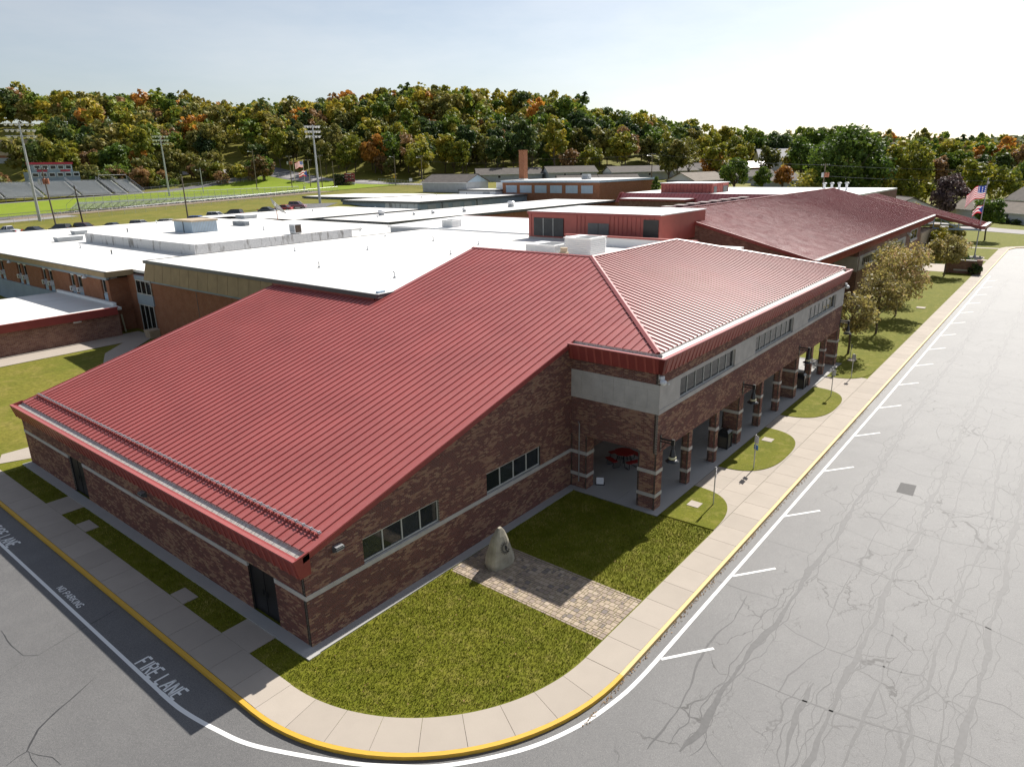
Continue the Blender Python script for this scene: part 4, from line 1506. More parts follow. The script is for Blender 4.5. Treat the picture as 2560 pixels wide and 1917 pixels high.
fascia((0, -WY, 0), (1, 0, 0), (0, -1, 0), LG, XE, 8.14, 7.30, 1.0, 0.8, gin=0.22)
fascia((XE, -WY, 0), (0, 1, 0), (1, 0, 0), 0.0, 8.0, 8.14, 7.30, 1.0, 0.0, gin=0.3)
# boxed end of the low eave at the corner
MB().prism([(-0.40, -0.085, 3.82), (0.28, -0.085, 3.95), (0.28, -0.085, 3.05), (-0.19, -0.085, 3.03)], (0, 0.09, 0)).build('fascia_end', 'red_trim', main)
MB().prism([(-0.40, 28.42, 3.82), (0.28, 28.42, 3.95), (0.28, 28.42, 3.05), (-0.19, 28.42, 3.03)], (0, 0.09, 0)).build('fascia_end', 'red_trim', main)
# snow rail
sr = MB()
zr = rz1(1.13) + 0.1
sr.tube([(1.13, 0.3, zr), (1.13, 28.35, zr)], 0.022, 6)
sr.tube([(1.05, 0.3, zr + .01), (1.05, 28.35, zr + .01)], 0.014, 6)
srail = sr.build('snow_rail', 'galv', main)
cl = MB().box(-0.06, 0.05, -0.03, 0.03, -0.1, 0.045).mesh('clamp')
for v in ys:
    if 0.3 < v < 28.4:
        put('clamp', cl, 'galv', srail, (1.12, v, zr))
gl = MB().box(-0.02, 0.02, -0.06, 0.06, -0.045, 0.05).mesh('guard_tab')
for k in range(118):
    put('guard_tab', gl, 'red_panel', srail, (1.0, 0.42 + 0.2365 * k, zr - .05))
# notch below the flat roof: short maroon fascia
MB().box(XN + 0.0, XN + 0.12, YN, 28.45, 8.2, 8.62).box(XN, XR, YN - 0.02, YN + 0.1, 8.3, 8.62).build('notch_fascia', 'red_trim', main)

# ------------------------------------------------------------------ fittings on the wing
def lamp(name, label, x, y, z, nd=(0, -1), size=1.0):
    o = thing(name, label, 'wall lamp', (x, y, z), math.atan2(nd[1], nd[0]) + math.pi / 2, 'gooseneck bell lamps')
    # built facing -Y
    MB().box(-0.06, 0.06, -0.03, 0.0, -0.42, 0.42).build('wall_plate', 'iron', o)
    a = MB().box(-0.035, 0.035, -0.68, -0.03, 0.20, 0.28).box(-0.03, 0.03, -0.68, -0.03, 0.07, 0.12)
    a.tube([(0, -0.03, -0.32), (0, -0.2, -0.1), (0, -0.3, 0.08)], 0.018, 6)
    a.box(-0.06, 0.06, -0.76, -0.60, 0.05, 0.33)
    a.build('arm', 'iron', o)
    sh = MB().lathe([(0.05, 0.05), (0.07, 0.0), (0.05, -0.06), (0.085, -0.1), (0.05, -0.16), (0.10, -0.22), (0.12, -0.34), (0.14, -0.5), (0.17, -0.56)], 16, (0, -0.68, 0)).build('lamp_body', 'iron', o, smooth=True)
    MB().lathe([(0.17, -0.56), (0.19, -0.58), (0.19, -0.68), (0.17, -0.69)], 16, (0, -0.68, 0)).build('collar', 'cream_coat', o, smooth=True)
    MB().lathe([(0.17, -0.68), (0.25, -0.73), (0.34, -0.80), (0.335, -0.815), (0.1, -0.75)], 20, (0, -0.68, 0)).build('lamp_shade', 'iron', o, smooth=True)
    return o
for i, k in enumerate((0, 3, 6, 9)):
    lamp('wall_lamp', ['bell lamp on the corner pier of the arcade, nearest the picnic table', 'bell lamp second along the arcade front, above the first bin',
                       'bell lamp third along the arcade front, above the second bin', 'bell lamp at the far end of the arcade beside the small trees'][i], PX[k] + 0.02, -WY, 3.62)

def bin_(label, x, y):
    o = thing('litter_bin', label, 'bin', (x, y, 0.03), 0, 'square litter bins in the arcade')
    w = 0.31
    MB().box(-w, w, -w, w, 0.0, 0.06).build('base', 'iron', o)
    MB().box(-w + .02, w - .02, -w + .02, w - .02, 0.06, 0.78).build('body', 'can_panel', o)
    c = MB()
    for sx in (-1, 1):
        for sy in (-1, 1):
            c.box(sx * w - .035, sx * w + .035, sy * w - .035, sy * w + .035, 0.0, 1.0)
    c.build('corner_post', 'iron', o)
    MB().box(-w - .02, w + .02, -w - .02, w + .02, 0.76, 0.84).build('collar', 'iron', o)
    MB().hexa([(-w, -w, .84), (w, -w, .84), (w, w, .84), (-w, w, .84), (-w + .02, -w + .02, 1.02), (w - .02, -w + .02, 1.02), (w - .02, w - .02, 1.02), (-w + .02, w - .02, 1.02)]) \
        .hexa([(-w - .02, -w - .02, 1.02), (w + .02, -w - .02, 1.02), (w + .02, w + .02, 1.02), (-w - .02, w + .02, 1.02), (-w + .1, -w + .1, 1.17), (w - .1, -w + .1, 1.17), (w - .1, w - .1, 1.17), (-w + .1, w - .1, 1.17)]).build('hood', 'iron', o)
    MB().box(-0.2, 0.2, -w - .012, -w + .01, 0.88, 0.99).build('flap', 'dark_glass', o)
bin_('dark square litter bin between the second and third arcade piers', 27.05, -4.66)
bin_('dark square litter bin farther along the arcade, beyond the wide middle pier', 41.75, -4.72)

# octagonal red picnic table
pt = thing('picnic_table', 'red metal octagonal picnic table with attached seats under the arcade', 'picnic table', (21.2, -0.95, 0.03), R(20))
oc = lambda r, z, ph=22.5: [(r * math.cos(R(45 * k + ph)), r * math.sin(R(45 * k + ph)), z) for k in range(8)]
MB().prism(oc(0.62, 0.73), (0, 0, 0.035)).build('table_top', 'table_red', pt)
MB().tube([(0, 0, 0.02), (0, 0, 0.73)], 0.04, 8).build('post', 'iron', pt)
for k in range(4):
    a = R(90 * k + 45)
    c, s_ = math.cos(a), math.sin(a)
    q = []
    for rr_, tt in ((0.72, -0.42), (1.05, -0.42), (1.05, 0.42), (0.72, 0.42)):
        q.append((rr_ * c - tt * s_, rr_ * s_ + tt * c, 0.43))
    st = MB().prism(q, (0, 0, 0.035)).build('seat', 'table_red', pt)
    fr = MB()
    for tt in (-0.3, 0.3):
        pth = [(0.25, tt * .5, 0.72), (0.42, tt * .8, 0.05), (0.5, tt, 0.03), (0.92, tt, 0.03), (0.98, tt, 0.1), (0.95, tt, 0.43)]
        fr.tube([(r_ * c - t_ * s_, r_ * s_ + t_ * c, z_) for r_, t_, z_ in pth], 0.022, 6)
    fr.build('seat_frame', 'iron', pt)

# parking signs
def sign(label, x, y, h, plates, rz=0, lean=0.02):
    o = thing('parking_sign', label, 'sign', (x, y, 0), rz, 'parking sign posts along the forecourt')
    MB().tube([(0, 0, -0.05), (lean, 0, h)], 0.03, 8).build('post', 'galv', o)
    for z0, z1, w, mt in plates:
        p = MB().box(-w / 2, w / 2, -0.045, -0.035, z0, z1).build('sign_plate', mt, o)
        if mt == 'sign_white':
            ink = MB().lathe([(0.055, 0), (0.06, 0.002)], 12, (0, 0, 0))
            ik = MB()
            ik.prism([(0.07 * math.cos(k * .524), -0.046, z1 - .12 + 0.07 * math.sin(k * .524)) for k in range(12)], (0, -0.003, 0))
            for q in range(3):
                zz = z0 + 0.06 + q * 0.07
                ik.box(-w * .36, w * .36, -0.049, -0.046, zz, zz + 0.03)
            ik.build('lettering', 'sign_ink', p)
    return o
sign('white parking sign on a post in the corner lawn by the arcade corner', 19.47, -7.2, 2.12, [(1.5, 2.02, 0.31, 'sign_white')], 0.25)
sign('parking sign post in the first half-round lawn', 24.95, -7.28, 2.12, [(1.6, 2.05, 0.31, 'sign_white'), (1.2, 1.5, 0.31, 'blue_sign')], 1.1)
sign('bare-looking sign post in the second half-round lawn', 40.9, -7.2, 2.1, [(1.62, 2.05, 0.3, 'sign_white')], 1.35)
sign('thin sign post in the grass past the arcade end', 46.7, -7.2, 2.0, [(1.55, 1.95, 0.3, 'galv')], 1.4)
hs_ = sign('short post with a small blue sign beside the first small tree', 52.9, -5.6, 1.25, [(0.85, 1.25, 0.3, 'blue_sign')], 0.3)

# cameras, wall pack lights, conduit
def cam_dome(label, x, y, z, rz):
    o = thing('security_camera', label, 'camera', (x, y, z), rz, 'security cameras on the wing')
    MB().box(-0.12, 0.12, -0.16, 0.0, 0.1, 0.26).build('bracket', 'white_plastic', o)
    MB().lathe([(0.06, 0.1), (0.15, 0.06), (0.17, -0.02), (0.15, -0.1), (0.09, -0.17), (0.02, -0.19)], 14, (0, -0.2, 0)).build('dome', 'white_plastic', o, smooth=True)
    MB().box(0.22, 0.30, -0.32, -0.06, -0.16, -0.08).tube([(0.26, -0.02, -0.05), (0.26, -0.14, -0.08)], 0.03, 6).build('bullet', 'white_plastic', o)
cam_dome('white dome security camera on the near corner of the wing', LG + 0.02, -WY - 0.02, 6.93, R(-25))
cam_dome('white dome security camera at the far end of the wing', XE - 0.1, -WY - 0.02, 6.75, R(30))
def wallpack(label, loc, rz):
    o = thing('wall_light', label, 'wall light', loc, rz, 'small wall-pack lights')
    MB().prism([(-0.19, 0, -0.12), (-0.19, -0.06, -0.12), (-0.19, -0.26, 0.0), (-0.19, -0.26, 0.08), (-0.19, 0, 0.13)], (0.38, 0, 0)).build('housing', 'dark_coping', o)
    MB().prism([(-0.15, -0.05, -0.125), (-0.15, -0.24, -0.015), (-0.15, -0.24, -0.03), (-0.15, -0.05, -0.14)], (0.3, 0, 0)).build('lens', 'sign_white', o)
    MB().box(-0.17, 0.17, -0.24, -0.02, 0.115, 0.135).build('lid', 'galv', o)
wallpack('small silver-topped wall light on the brick gable beside the first window', (1.5, 0, 3.5), 0)
wallpack('small dark wall light on the long shaded wall between the two doors', (0, 12.4, 2.62), R(-90))
tag(MB().tube([(LG - .04, -0.55, 0.4), (LG - .04, -0.55, 3.75), (LG - .12, -0.55, 3.85)], 0.028, 6).build('conduit_pipe', 'galv'), 'thin grey vertical pipe on the brick beside the arcade opening', 'pipe')
sg = thing('floor_sign', 'small white sandwich sign at the foot of the left arcade pier', 'sign', (17.9, -1.35, 0.03), R(-60))
MB().prism([(-.2, 0, 0), (.2, 0, 0), (.2, .1, .42), (-.2, .1, .42)], (0, .012, 0)).build('panel', 'sign_white', sg)
MB().box(-.24, .24, .0, .3, 0, .06).build('base', 'iron', sg)

# ------------------------------------------------------------------ boulder with engraved head
rk = thing('boulder', 'upright sandstone boulder with dark engraved emblem on the block paving', 'boulder', (8.5, -1.95, 0))
def boulder_mesh():
    prof = [(0.0, 0.62, 0.40), (0.2, 0.66, 0.43), (0.5, 0.62, 0.40), (0.8, 0.53, 0.34), (1.15, 0.43, 0.27), (1.45, 0.33, 0.2), (1.68, 0.2, 0.13), (1.82, 0.09, 0.07)]
    rr = np.random.default_rng(5)
    mb = MB()
    n = 14
    fac = 1 + 0.10 * (rr.random(n) - 0.5)
    for k, (z, a, b) in enumerate(prof):
        for j in range(n):
            w = 2 * math.pi * j / n
            f = fac[j] * (1 + 0.05 * (rr.random() - 0.5))
            cx = math.copysign(abs(math.cos(w)) ** 0.7, math.cos(w))
            sy = math.copysign(abs(math.sin(w)) ** 0.6, math.sin(w))
            mb.v.append((a * cx * f + 0.08 * (z > 1) * (z - 1), b * sy * f, z + 0.03 * (rr.random() - 0.5) * (k > 0)))
    for k in range(len(prof) - 1):
        for j in range(n):
            j2 = (j + 1) % n
            mb.f.append((k * n + j, k * n + j2, (k + 1) * n + j2, (k + 1) * n + j))
            mb.t.append(0)
    mb.f.append(tuple((len(prof) - 1) * n + j for j in range(n)))
    mb.t.append(0)
    return mb
bo = boulder_mesh().build('stone', 'rock', rk)
bo.rotation_euler = (0, 0, R(-14))
# engraved feathered-head emblem, a ring of dashes with a face notch on the front
em = MB()
for k in range(26):
    a = R(60 + k * 11)
    r0, r1 = 0.13, 0.215 + 0.03 * (k % 2)
    ca, sa = math.cos(a), math.sin(a)
    t_ = 0.011
    em.face([(r0 * ca - t_ * sa, 0, r0 * sa + t_ * ca), (r0 * ca + t_ * sa, 0, r0 * sa - t_ * ca), (r1 * ca + t_ * sa, 0, r1 * sa - t_ * ca), (r1 * ca - t_ * sa, 0, r1 * sa + t_ * ca)])
em.face([(-0.02, 0, 0.10), (0.05, 0, 0.11), (0.09, 0, 0.04), (0.10, 0, -0.03), (0.055, 0, -0.05), (0.05, 0, -0.12), (0.0, 0, -0.10), (-0.03, 0, -0.02)])
em.face([(0.07, 0, -0.14), (0.16, 0, -0.13), (0.15, 0, -0.18), (0.06, 0, -0.19)])
eo = em.build('engraving', 'rock_ink', rk)
eo.location = (-0.02, -0.395, 0.98)
eo.scale = (1.05, 1, 1.2)
eo.rotation_euler = (R(-11.5), 0, R(-14))
# ------------------------------------------------------------------ auditorium with the tan mansard
aud = thing('auditorium', 'flat white-roofed auditorium with tan mansard panels behind the red roof', 'school building')
ZA = 8.78
def flat_roof(parent, poly, z, mat='white_roof', th=0.25, name='roof'):
    return MB().prism([(x, y, z - th) for x, y in poly], (0, 0, th)).build(name, mat, parent)
flat_roof(aud, [(18.15, 16.4), (28.1, 16.4), (28.1, 5.9), (41, 5.9), (56, 5.9), (56, 50), (18.15, 50)], ZA)
cop = MB().box(18.0, 18.16, 16.32, 50.0, ZA - 0.22, ZA + 0.06).box(18.16, 28.1, 16.3, 16.42, ZA - 0.15, ZA + 0.03).box(18.0, 56, 49.98, 50.12, ZA - 0.22, ZA + 0.05)
cop.build('coping', 'dark_coping', aud)
MB().box(18.45, 19, 28.4, 50, 0.5, 6.7).box(19, 55, 49.6, 49.95, 1, 8.5).box(54, 55.9, 5.0, 50, 0, 8.5).build('wall', 'brick_orange', aud)
MB().box(18.38, 18.5, 28.4, 50.0, 6.62, 6.98).build('band', 'blue_grey', aud)
for yj in (34.5, 41.5):
    MB().box(18.43, 18.46, yj, yj + 0.05, 1, 6.6).build('control_joint', 'dark_coping', aud)
mp_me = MB().hexa([(17.86, 0.02, 6.95), (18.3, 0.02, 6.95), (18.3, 1.60, 6.95), (17.86, 1.60, 6.95), (18.1, 0.02, 8.58), (18.3, 0.02, 8.58), (18.3, 1.60, 8.58), (18.1, 1.60, 8.58)]).mesh('mansard_panel')
for k in range(13):
    put('mansard_panel', mp_me, 'tan_panel', aud, (0, 28.6 + 1.62 * k, 0))
MB().hexa([(17.86, 49.66, 6.95), (20, 49.66, 6.95), (20, 50.3, 6.95), (17.86, 50.3, 6.95), (18.1, 49.66, 8.58), (20, 49.66, 8.58), (20, 49.8, 8.58), (18.1, 49.8, 8.58)]).build('mansard_panel', 'tan_panel', aud)
# glazed entrance in the re-entrant corner
E_ = ((18.9, 0, 0), (0, 1, 0), (-1, 0, 0))
MB().box(19.0, 19.4, 49.9, 56.6, 1.0, 7.0).build('wall', 'brick_orange', aud)
MB().box(18.88, 19.0, 51.3, 54.75, 6.55, 6.95).box(18.88, 19.0, 51.3, 54.75, 4.06, 5.08).build('band', 'blue_grey', aud)
window(aud, *E_, 51.4, 54.65, 5.1, 6.53, 3, 0.0, (), 'blind', 0.09)
window(aud, *E_, 51.6, 54.65, 1.2, 4.04, 3, 0.02, (), 'blind', 0.1)
# new white roof beyond, with red coping and louvred vent
cmn = thing('commons_roof_block', 'bright new white flat roof block with thin red coping behind the auditorium', 'school building')
flat_roof(cmn, [(56.0, 24), (75.6, 24), (75.6, 61), (56.0, 58)], 8.95, 'white_new')
MB().box(75.5, 75.72, 24, 61, 8.75, 9.02).build('coping', 'red_trim', cmn)
MB().box(56.1, 75.5, 24.3, 57.5, 2, 8.7).build('wall', 'grey_wall', cmn)
# white parapet with red coping in front of the plant room
par = thing('parapet_wall', 'white roof parapet with red coping in front of the red plant room', 'wall')
MB().box(50.3, 50.7, 8.5, 23.2, ZA, 9.62).build('upstand', 'white_new', par)
MB().box(50.22, 50.78, 8.4, 23.3, 9.62, 9.78).build('coping', 'red_panel', par)
# red plant room
pr = thing('rooftop_plant_room', 'red ribbed metal plant room with louvres standing on the white roof', 'plant room')
PX0, PZ = 53.0, 11.82
MB().box(PX0, 64, 13.6, 30.2, ZA + .1, PZ - .12).build('wall', 'red_panel', pr)
flat_roof(pr, [(PX0 - .08, 13.5), (64, 13.5), (64, 30.35), (PX0 - .08, 30.35)], PZ, 'white_new', 0.1)
MB().box(PX0 - .12, PX0 - .02, 13.5, 30.3, PZ - .32, PZ - .02).build('trim', 'red_trim', pr)
MB().box(PX0 - .06, PX0, 13.6, 30.2, ZA, ZA + .18).build('kerb_flashing', 'stone', pr)
ribm = MB().box(PX0 - .05, PX0 + .01, -0.025, 0.025, ZA + .2, PZ - .3).mesh('wall_rib')
for k in range(31):
    yy = 14.2 + k * 0.52
    if 23.9 < yy < 29.6 or 19.4 < yy < 22.2:
        continue
    put('wall_rib', ribm, 'red_trim', pr, (0, yy, 0))
lou = MB().box(PX0 - .09, PX0 - .02, 25.3, 29.4, ZA + .35, 11.1).build('louvre', 'door_black', pr)
sl = MB().hexa([(-.14, 25.32, 0), (-.05, 25.32, .03), (-.05, 29.38, .03), (-.14, 29.38, 0), (-.14, 25.32, .02), (-.05, 25.32, .08), (-.05, 29.38, .08), (-.14, 29.38, .02)]).mesh('slat')
for k in range(17):
    put('slat', sl, 'dark_coping', lou, (PX0, 0, ZA + .42 + k * .115))
MB().box(PX0 - .16, PX0 - .02, 26.64, 26.7, ZA + .35, 11.1).box(PX0 - .16, PX0 - .02, 28.0, 28.06, ZA + .35, 11.1).build('mullion', 'frame_alu', lou)
dr = MB().box(PX0 - .06, PX0, 19.5, 22.1, ZA + .3, 10.75).build('door', 'dark_coping', pr)
MB().box(PX0 - .075, PX0 - .06, 20.77, 20.83, ZA + .3, 10.75).build('door_gap', 'door_black', dr)
MB().box(PX0 - .06, PX0, 13.7, 15.4, ZA + .5, 11.3).build('screen', 'door_black', pr)

# rooftop equipment
def louvred(label, x0, x1, y0, y1, z0, z1, mat='white_new', n=7, cap_=True):
    o = thing('rooftop_unit', label, 'rooftop unit', (x0, y0, z0))
    w, d, h = x1 - x0, y1 - y0, z1 - z0
    MB().box(0.04, w - .04, 0.04, d - .04, 0, h - .05).build('casing', mat, o)
    m = MB().hexa([(-.02, -.02, 0), (w + .02, -.02, 0), (w + .02, d + .02, 0), (-.02, d + .02, 0), (.03, .03, .07), (w - .03, .03, .07), (w - .03, d - .03, .07), (.03, d - .03, .07)]).mesh('slat')
    for k in range(n):
        put('slat', m, mat, o, (0, 0, 0.12 + (h - .25) * k / n))
    if cap_:
        MB().box(-.06, w + .06, -.06, d + .06, h - .07, h).build('lid', mat, o)
        MB().box(0.2, w - .3, 0.3, d * .6, h, h + .03).build('stain_patch', 'dark_coping', o)
    return o
louvred('low white louvred rooftop unit just behind the red ridge', 40, 42.6, 17.3, 20.7, ZA, 9.86)
louvred('tall two-tier white louvred rooftop unit behind the red ridge', 40, 42.6, 13.5, 16.3, ZA, 10.66, n=10)
louvred('white louvred vent box on the bright new roof', 57.5, 59.4, 46.6, 48.6, 8.95, 9.95)
fan = thing('exhaust_fan', 'tan cylindrical exhaust fan poking above the red ridge', 'exhaust fan', (37.5, 14.6, ZA))
MB().lathe([(0.3, 0), (0.3, 0.35), (0.36, 0.4), (0.36, 0.78), (0.42, 0.82), (0.42, 0.9), (0.3, 0.95), (0.3, 1.2), (0.33, 1.22), (0.33, 1.3)], 14).build('housing', 'stone_tan', fan, smooth=False)
MB().box(-.38, .38, -.38, .38, 0, .12).build('base', 'stone_tan', fan)
VP = [(24.3, 31.0), (35.2, 37.6), (45.8, 46.9), (45.0, 37.8), (44.6, 30.6), (36.8, 27.3), (23.9, 21.0), (30.5, 43.5), (40.5, 24.0)]
for i, (x, y) in enumerate(VP):
    o = thing('vent_pipe', 'small white vent pipe standing on the broad auditorium roof', 'vent pipe', (x, y, ZA), 0.4 * i, 'vent pipes on the auditorium roof')
    MB().tube([(0, 0, 0), (0, 0, 0.42)], 0.06, 8).build('pipe', 'white_plastic', o)
    MB().lathe([(0.16, 0), (0.08, 0.1), (0.07, 0.12)], 10).build('boot', 'grey_wall', o)
    if i % 3 == 0:
        MB().lathe([(0.1, 0.42), (0.12, 0.47), (0.05, 0.53)], 10).build('rain_cap', 'galv', o)
ms_ = tag(MB().box(18.6, 19.2, 16.75, 17.05, ZA, ZA + .12).build('roof_drain_box', 'blue_panel'), 'small blue box at the corner of the white roof notch', 'box')

# ------------------------------------------------------------------ old classroom block on the left
old = thing('classroom_block', 'old orange brick classroom block with white flat roof and window air conditioners', 'school building')
ZO_ = 7.4
flat_roof(old, [(16.55, 55.6), (19.3, 55.5), (19.3, 50.2), (56, 50.2), (70, 62), (70, 124), (16.55, 124)], ZO_)
MB().box(16.42, 16.56, 55.5, 124, 6.92, ZO_ + .06).box(16.42, 19.2, 55.42, 55.58, 6.92, ZO_ + .06).build('fascia', 'tan_panel', old)
MB().box(16.38, 16.6, 55.4, 124, ZO_ + .02, ZO_ + .1).build('coping', 'dark_coping', old)
MB().box(16.9, 17.2, 56.5, 124, 6.5, 6.92).build('band', 'blue_grey', old)
MB().box(17.3, 18, 56.6, 124, 0.0, 7.0).build('wall', 'grey_wall', old)
MB().box(17.05, 19.0, 56.5, 57.2, 0.8, 6.6).build('wall', 'brick_orange', old)
MB().box(16.95, 17.3, 57.2, 124, 0.0, 3.9).build('plinth', 'blue_grey', old)
y0 = 58.45
k = 0
while y0 < 118:
    MB().box(17.08, 17.4, y0, y0 + 4.95, 3.9, 6.52).build('brick_panel', 'brick_orange', old)
    # window bay between panels: two lights, white spandrels, brick mullion
    ya, yb = y0 + 4.95, y0 + 8.3
    if k == 0:
        w0 = window(old, (17.2, 0, 0), (0, 1, 0), (-1, 0, 0), 57.25, 58.4, 5.05, 6.45, 1, 0.05, (), 'blind', 0.08)
        MB().box(17.18, 17.3, 57.25, 58.4, 3.0, 5.0).build('spandrel', 'blue_panel', old)
    for c in (ya + 0.1, ya + 1.95):
        window(old, (17.2, 0, 0), (0, 1, 0), (-1, 0, 0), c, c + 1.25, 5.05, 6.3, 1, 0.05, (0,) if k % 2 else (), 'blind', 0.08)
        MB().box(17.18, 17.3, c, c + 1.25, 2.9, 5.0).build('spandrel', 'blue_panel', old)
        MB().box(17.18, 17.3, c, c + 1.25, 6.3, 6.5).build('head_panel', 'white_plastic', old)
        ac = MB().box(16.78, 17.2, c + 0.25, c + 0.95, 4.6, 5.08).build('air_conditioner', 'white_plastic', old)
        MB().box(16.76, 16.78, c + 0.3, c + 0.68, 4.66, 5.0).build('grille', 'dark_coping', ac)
    MB().box(17.06, 17.3, ya + 1.38, ya + 1.92, 3.9, 6.5).build('mullion_pier', 'brick_orange', old)
    y0 += 8.28
    k += 1
for i, y in enumerate((83.3, 60.6)):
    o = thing('wall_lamp', 'round white floodlight under the old roof edge, ' + ('farther left' if i == 0 else 'nearer the entrance corner'), 'floodlight', (16.4, y, 6.55))
    MB().lathe([(0.05, 0.25), (0.12, 0.15), (0.26, 0.0), (0.24, -0.06), (0.1, -0.1)], 14).build('lamp_head', 'white_plastic', o, smooth=True)
    MB().tube([(0, 0, 0.2), (0.2, 0, 0.35)], 0.04, 6).build('bracket', 'galv', o)
# raised roof over the old block
rb = thing('raised_roof_block', 'raised flat roof section with mould-stained white upstand on the old block', 'roof block')
flat_roof(rb, [(29.0, 61.2), (54, 61.2), (54, 70), (60, 100), (29.0, 92.2)], 8.62)
MB().box(28.85, 29.05, 61.1, 92.3, ZO_, 8.68).build('upstand', 'dirty_white', rb)
MB().box(29.05, 52.0, 61.05, 61.25, ZO_, 8.66).build('upstand', 'dirty_white', rb)
hut = thing('stair_hut', 'pale blue metal-clad stair hut on the raised white roof', 'hut')
MB().box(37.0, 40.7, 76.9, 82.0, 8.6, 10.15).build('wall', 'blue_panel', hut)
MB().box(36.85, 40.85, 76.75, 82.15, 10.12, 10.34).build('roof', 'stone_tan', hut)
rb2 = MB().box(-0.02, 0.02, -0.03, 0.0, 8.62, 10.12).mesh('wall_rib')
for k in range(16):
    put('wall_rib', rb2, 'grey_wall', hut, (37.15 + k * .228, 76.9, 0))
MB().tube([(36.95, 79.3, 8.6), (36.95, 79.3, 10.2)], 0.05, 6).build('downpipe', 'dark_coping', hut)
def roof_curb(label, x0, x1, y0, y1, z0, h, mat='galv'):
    o = thing('roof_curb', label, 'roof curb', (x0, y0, z0))
    w, d = x1 - x0, y1 - y0
    MB().hexa([(.12, .12, 0), (w - .12, .12, 0), (w - .12, d - .12, 0), (.12, d - .12, 0), (0, 0, h), (w, 0, h), (w, d, h), (0, d, h)]).build('curb', mat, o)
    MB().box(0.05, w - .05, .05, d - .05, h, h + .03).build('lid', 'white_new', o)
roof_curb('long grey flared roof curb beside the stained upstand', 26.4, 29.9, 95.8, 97.6, ZO_, .62, 'grey_wall')
roof_curb('shorter grey roof curb behind the long one', 32.7, 34.7, 106.8, 108.6, ZO_, .6, 'grey_wall')
roof_curb('white roof curb to the right of the blue hut', 56.4, 59.0, 96, 99, 8.62, .6, 'grey_wall')
louvred('grey louvred box right of the blue stair hut', 47.6, 48.4, 81.2, 84.8, 8.62, 9.3, 'grey_wall', 5)
acb = thing('air_conditioner', 'cream rooftop air conditioner with brown grille on the raised roof edge', 'air conditioner', (43.0, 61.5, 8.66))
MB().box(0, 1.05, 0, 1.25, .12, 1.25).build('casing', 'white_plastic', acb)
MB().box(.08, .97, -.02, 0.0, .2, 1.18).build('grille', 'bark', acb)
MB().box(-.02, 0.0, .1, 1.15, .3, 1.1).build('side_grille', 'grey_wall', acb)
MB().box(0.0, 1.05, .1, .3, 0, .12).box(0, 1.05, .95, 1.15, 0, .12).build('skid', 'galv', acb)
dish = thing('satellite_dish', 'large mesh satellite dish on a rusty post on the white roof', 'satellite dish', (65.1, 99.2, ZO_))
MB().tube([(0, 0, 0), (0, 0, 2.2)], 0.07, 8).build('post', 'rust_can', dish)
dm = MB()
rings = 6
for k in range(rings + 1):
    r_ = 2.0 * k / rings
    for j in range(24):
        a = 2 * math.pi * j / 24
        dm.v.append((r_ * math.cos(a), r_ * math.sin(a), 0.16 * r_ * r_))
for k in range(rings):
    for j in range(24):
        j2 = (j + 1) % 24
        dm.f.append((k * 24 + j, k * 24 + j2, (k + 1) * 24 + j2, (k + 1) * 24 + j))
        dm.t.append(0)
def m_mesh():
    m, t, b = nmat('perforated_dish')
    b.inputs['Base Color'].default_value = (0.10, 0.105, 0.11, 1)
    tr = t.nodes.new('ShaderNodeBsdfTransparent')
    ms = t.nodes.new('ShaderNodeMixShader')
    v = noise(t, pos(t), 40, 1)
    t.links.new(mrange(t, v, 0.4, 0.6, 0.45, 0.75), ms.inputs[0])
    t.links.new(tr.outputs[0], ms.inputs[1])
    t.links.new(b.outputs[0], ms.inputs[2])
    t.links.new(ms.outputs[0], t.nodes['Material Output'].inputs['Surface'])
    return m
MT['dish'] = m_mesh()
dd = dm.build('reflector', 'dish', dish, (0, 0, 2.5), True)
dd.rotation_euler = (R(22), R(44), 0)
ribd = MB()
for j in range(12):
    a = 2 * math.pi * j / 12
    ribd.tube([(0, 0, -.02), (math.cos(a), math.sin(a), .14), (2 * math.cos(a), 2 * math.sin(a), .62)], 0.018, 5)
ribd.tube([(2 * math.cos(t), 2 * math.sin(t), .64) for t in np.linspace(0, 2 * math.pi, 25)], 0.03, 5)
ribd.tube([(0, 0, .02), (0, 0, 1.2)], 0.02, 5)
rdo = ribd.build('rib', 'galv', dish, (0, 0, 2.5))
rdo.rotation_euler = dd.rotation_euler
MB().tube([(0, 0, .4), (-.9, -.6, 0)], .025, 5).tube([(0, 0, .4), (-.6, .9, 0)], .025, 5).build('brace', 'rust_can', dish)

# low annex
anx = thing('low_annex', 'low brick annex with white roof and deep maroon fascia beside the court', 'school building')
flat_roof(anx, [(-32, 54.0), (16.95, 54.2), (16.95, 70.3), (-32, 70.3)], 4.05)
MB().box(-32, 16.4, 53.85, 54.02, 3.42, 4.12).build('fascia', 'red_trim', anx)
MB().box(-32, 16.5, 53.82, 54.05, 4.1, 4.17).build('coping', 'red_panel', anx)
MB().box(-32, 16.6, 54.25, 54.6, 0.6, 3.6).box(16.3, 16.6, 54.4, 70, .6, 3.6).build('wall', 'brick_far', anx)
MB().box(16.7, 17.0, 55.4, 70.3, 4.05, 4.35).build('flashing', 'white_new', anx)
tag(MB().tube([(17.5, 55.6, 1.1), (17.35, 55.6, 3.05)], 0.09, 8).build('downspout', 'cream_coat'), 'cream pipe standing in the corner by the old entrance', 'pipe')
tag(MB().box(12.4, 13.1, 54.16, 54.25, 3.2, 3.32).build('wall_light', 'white_plastic'), 'thin white light strip under the maroon fascia of the annex', 'wall light')
pl_ = thing('planter', 'square concrete planter with dark plant beside the old glass doors', 'planter', (18.0, 50.6, 1.2))
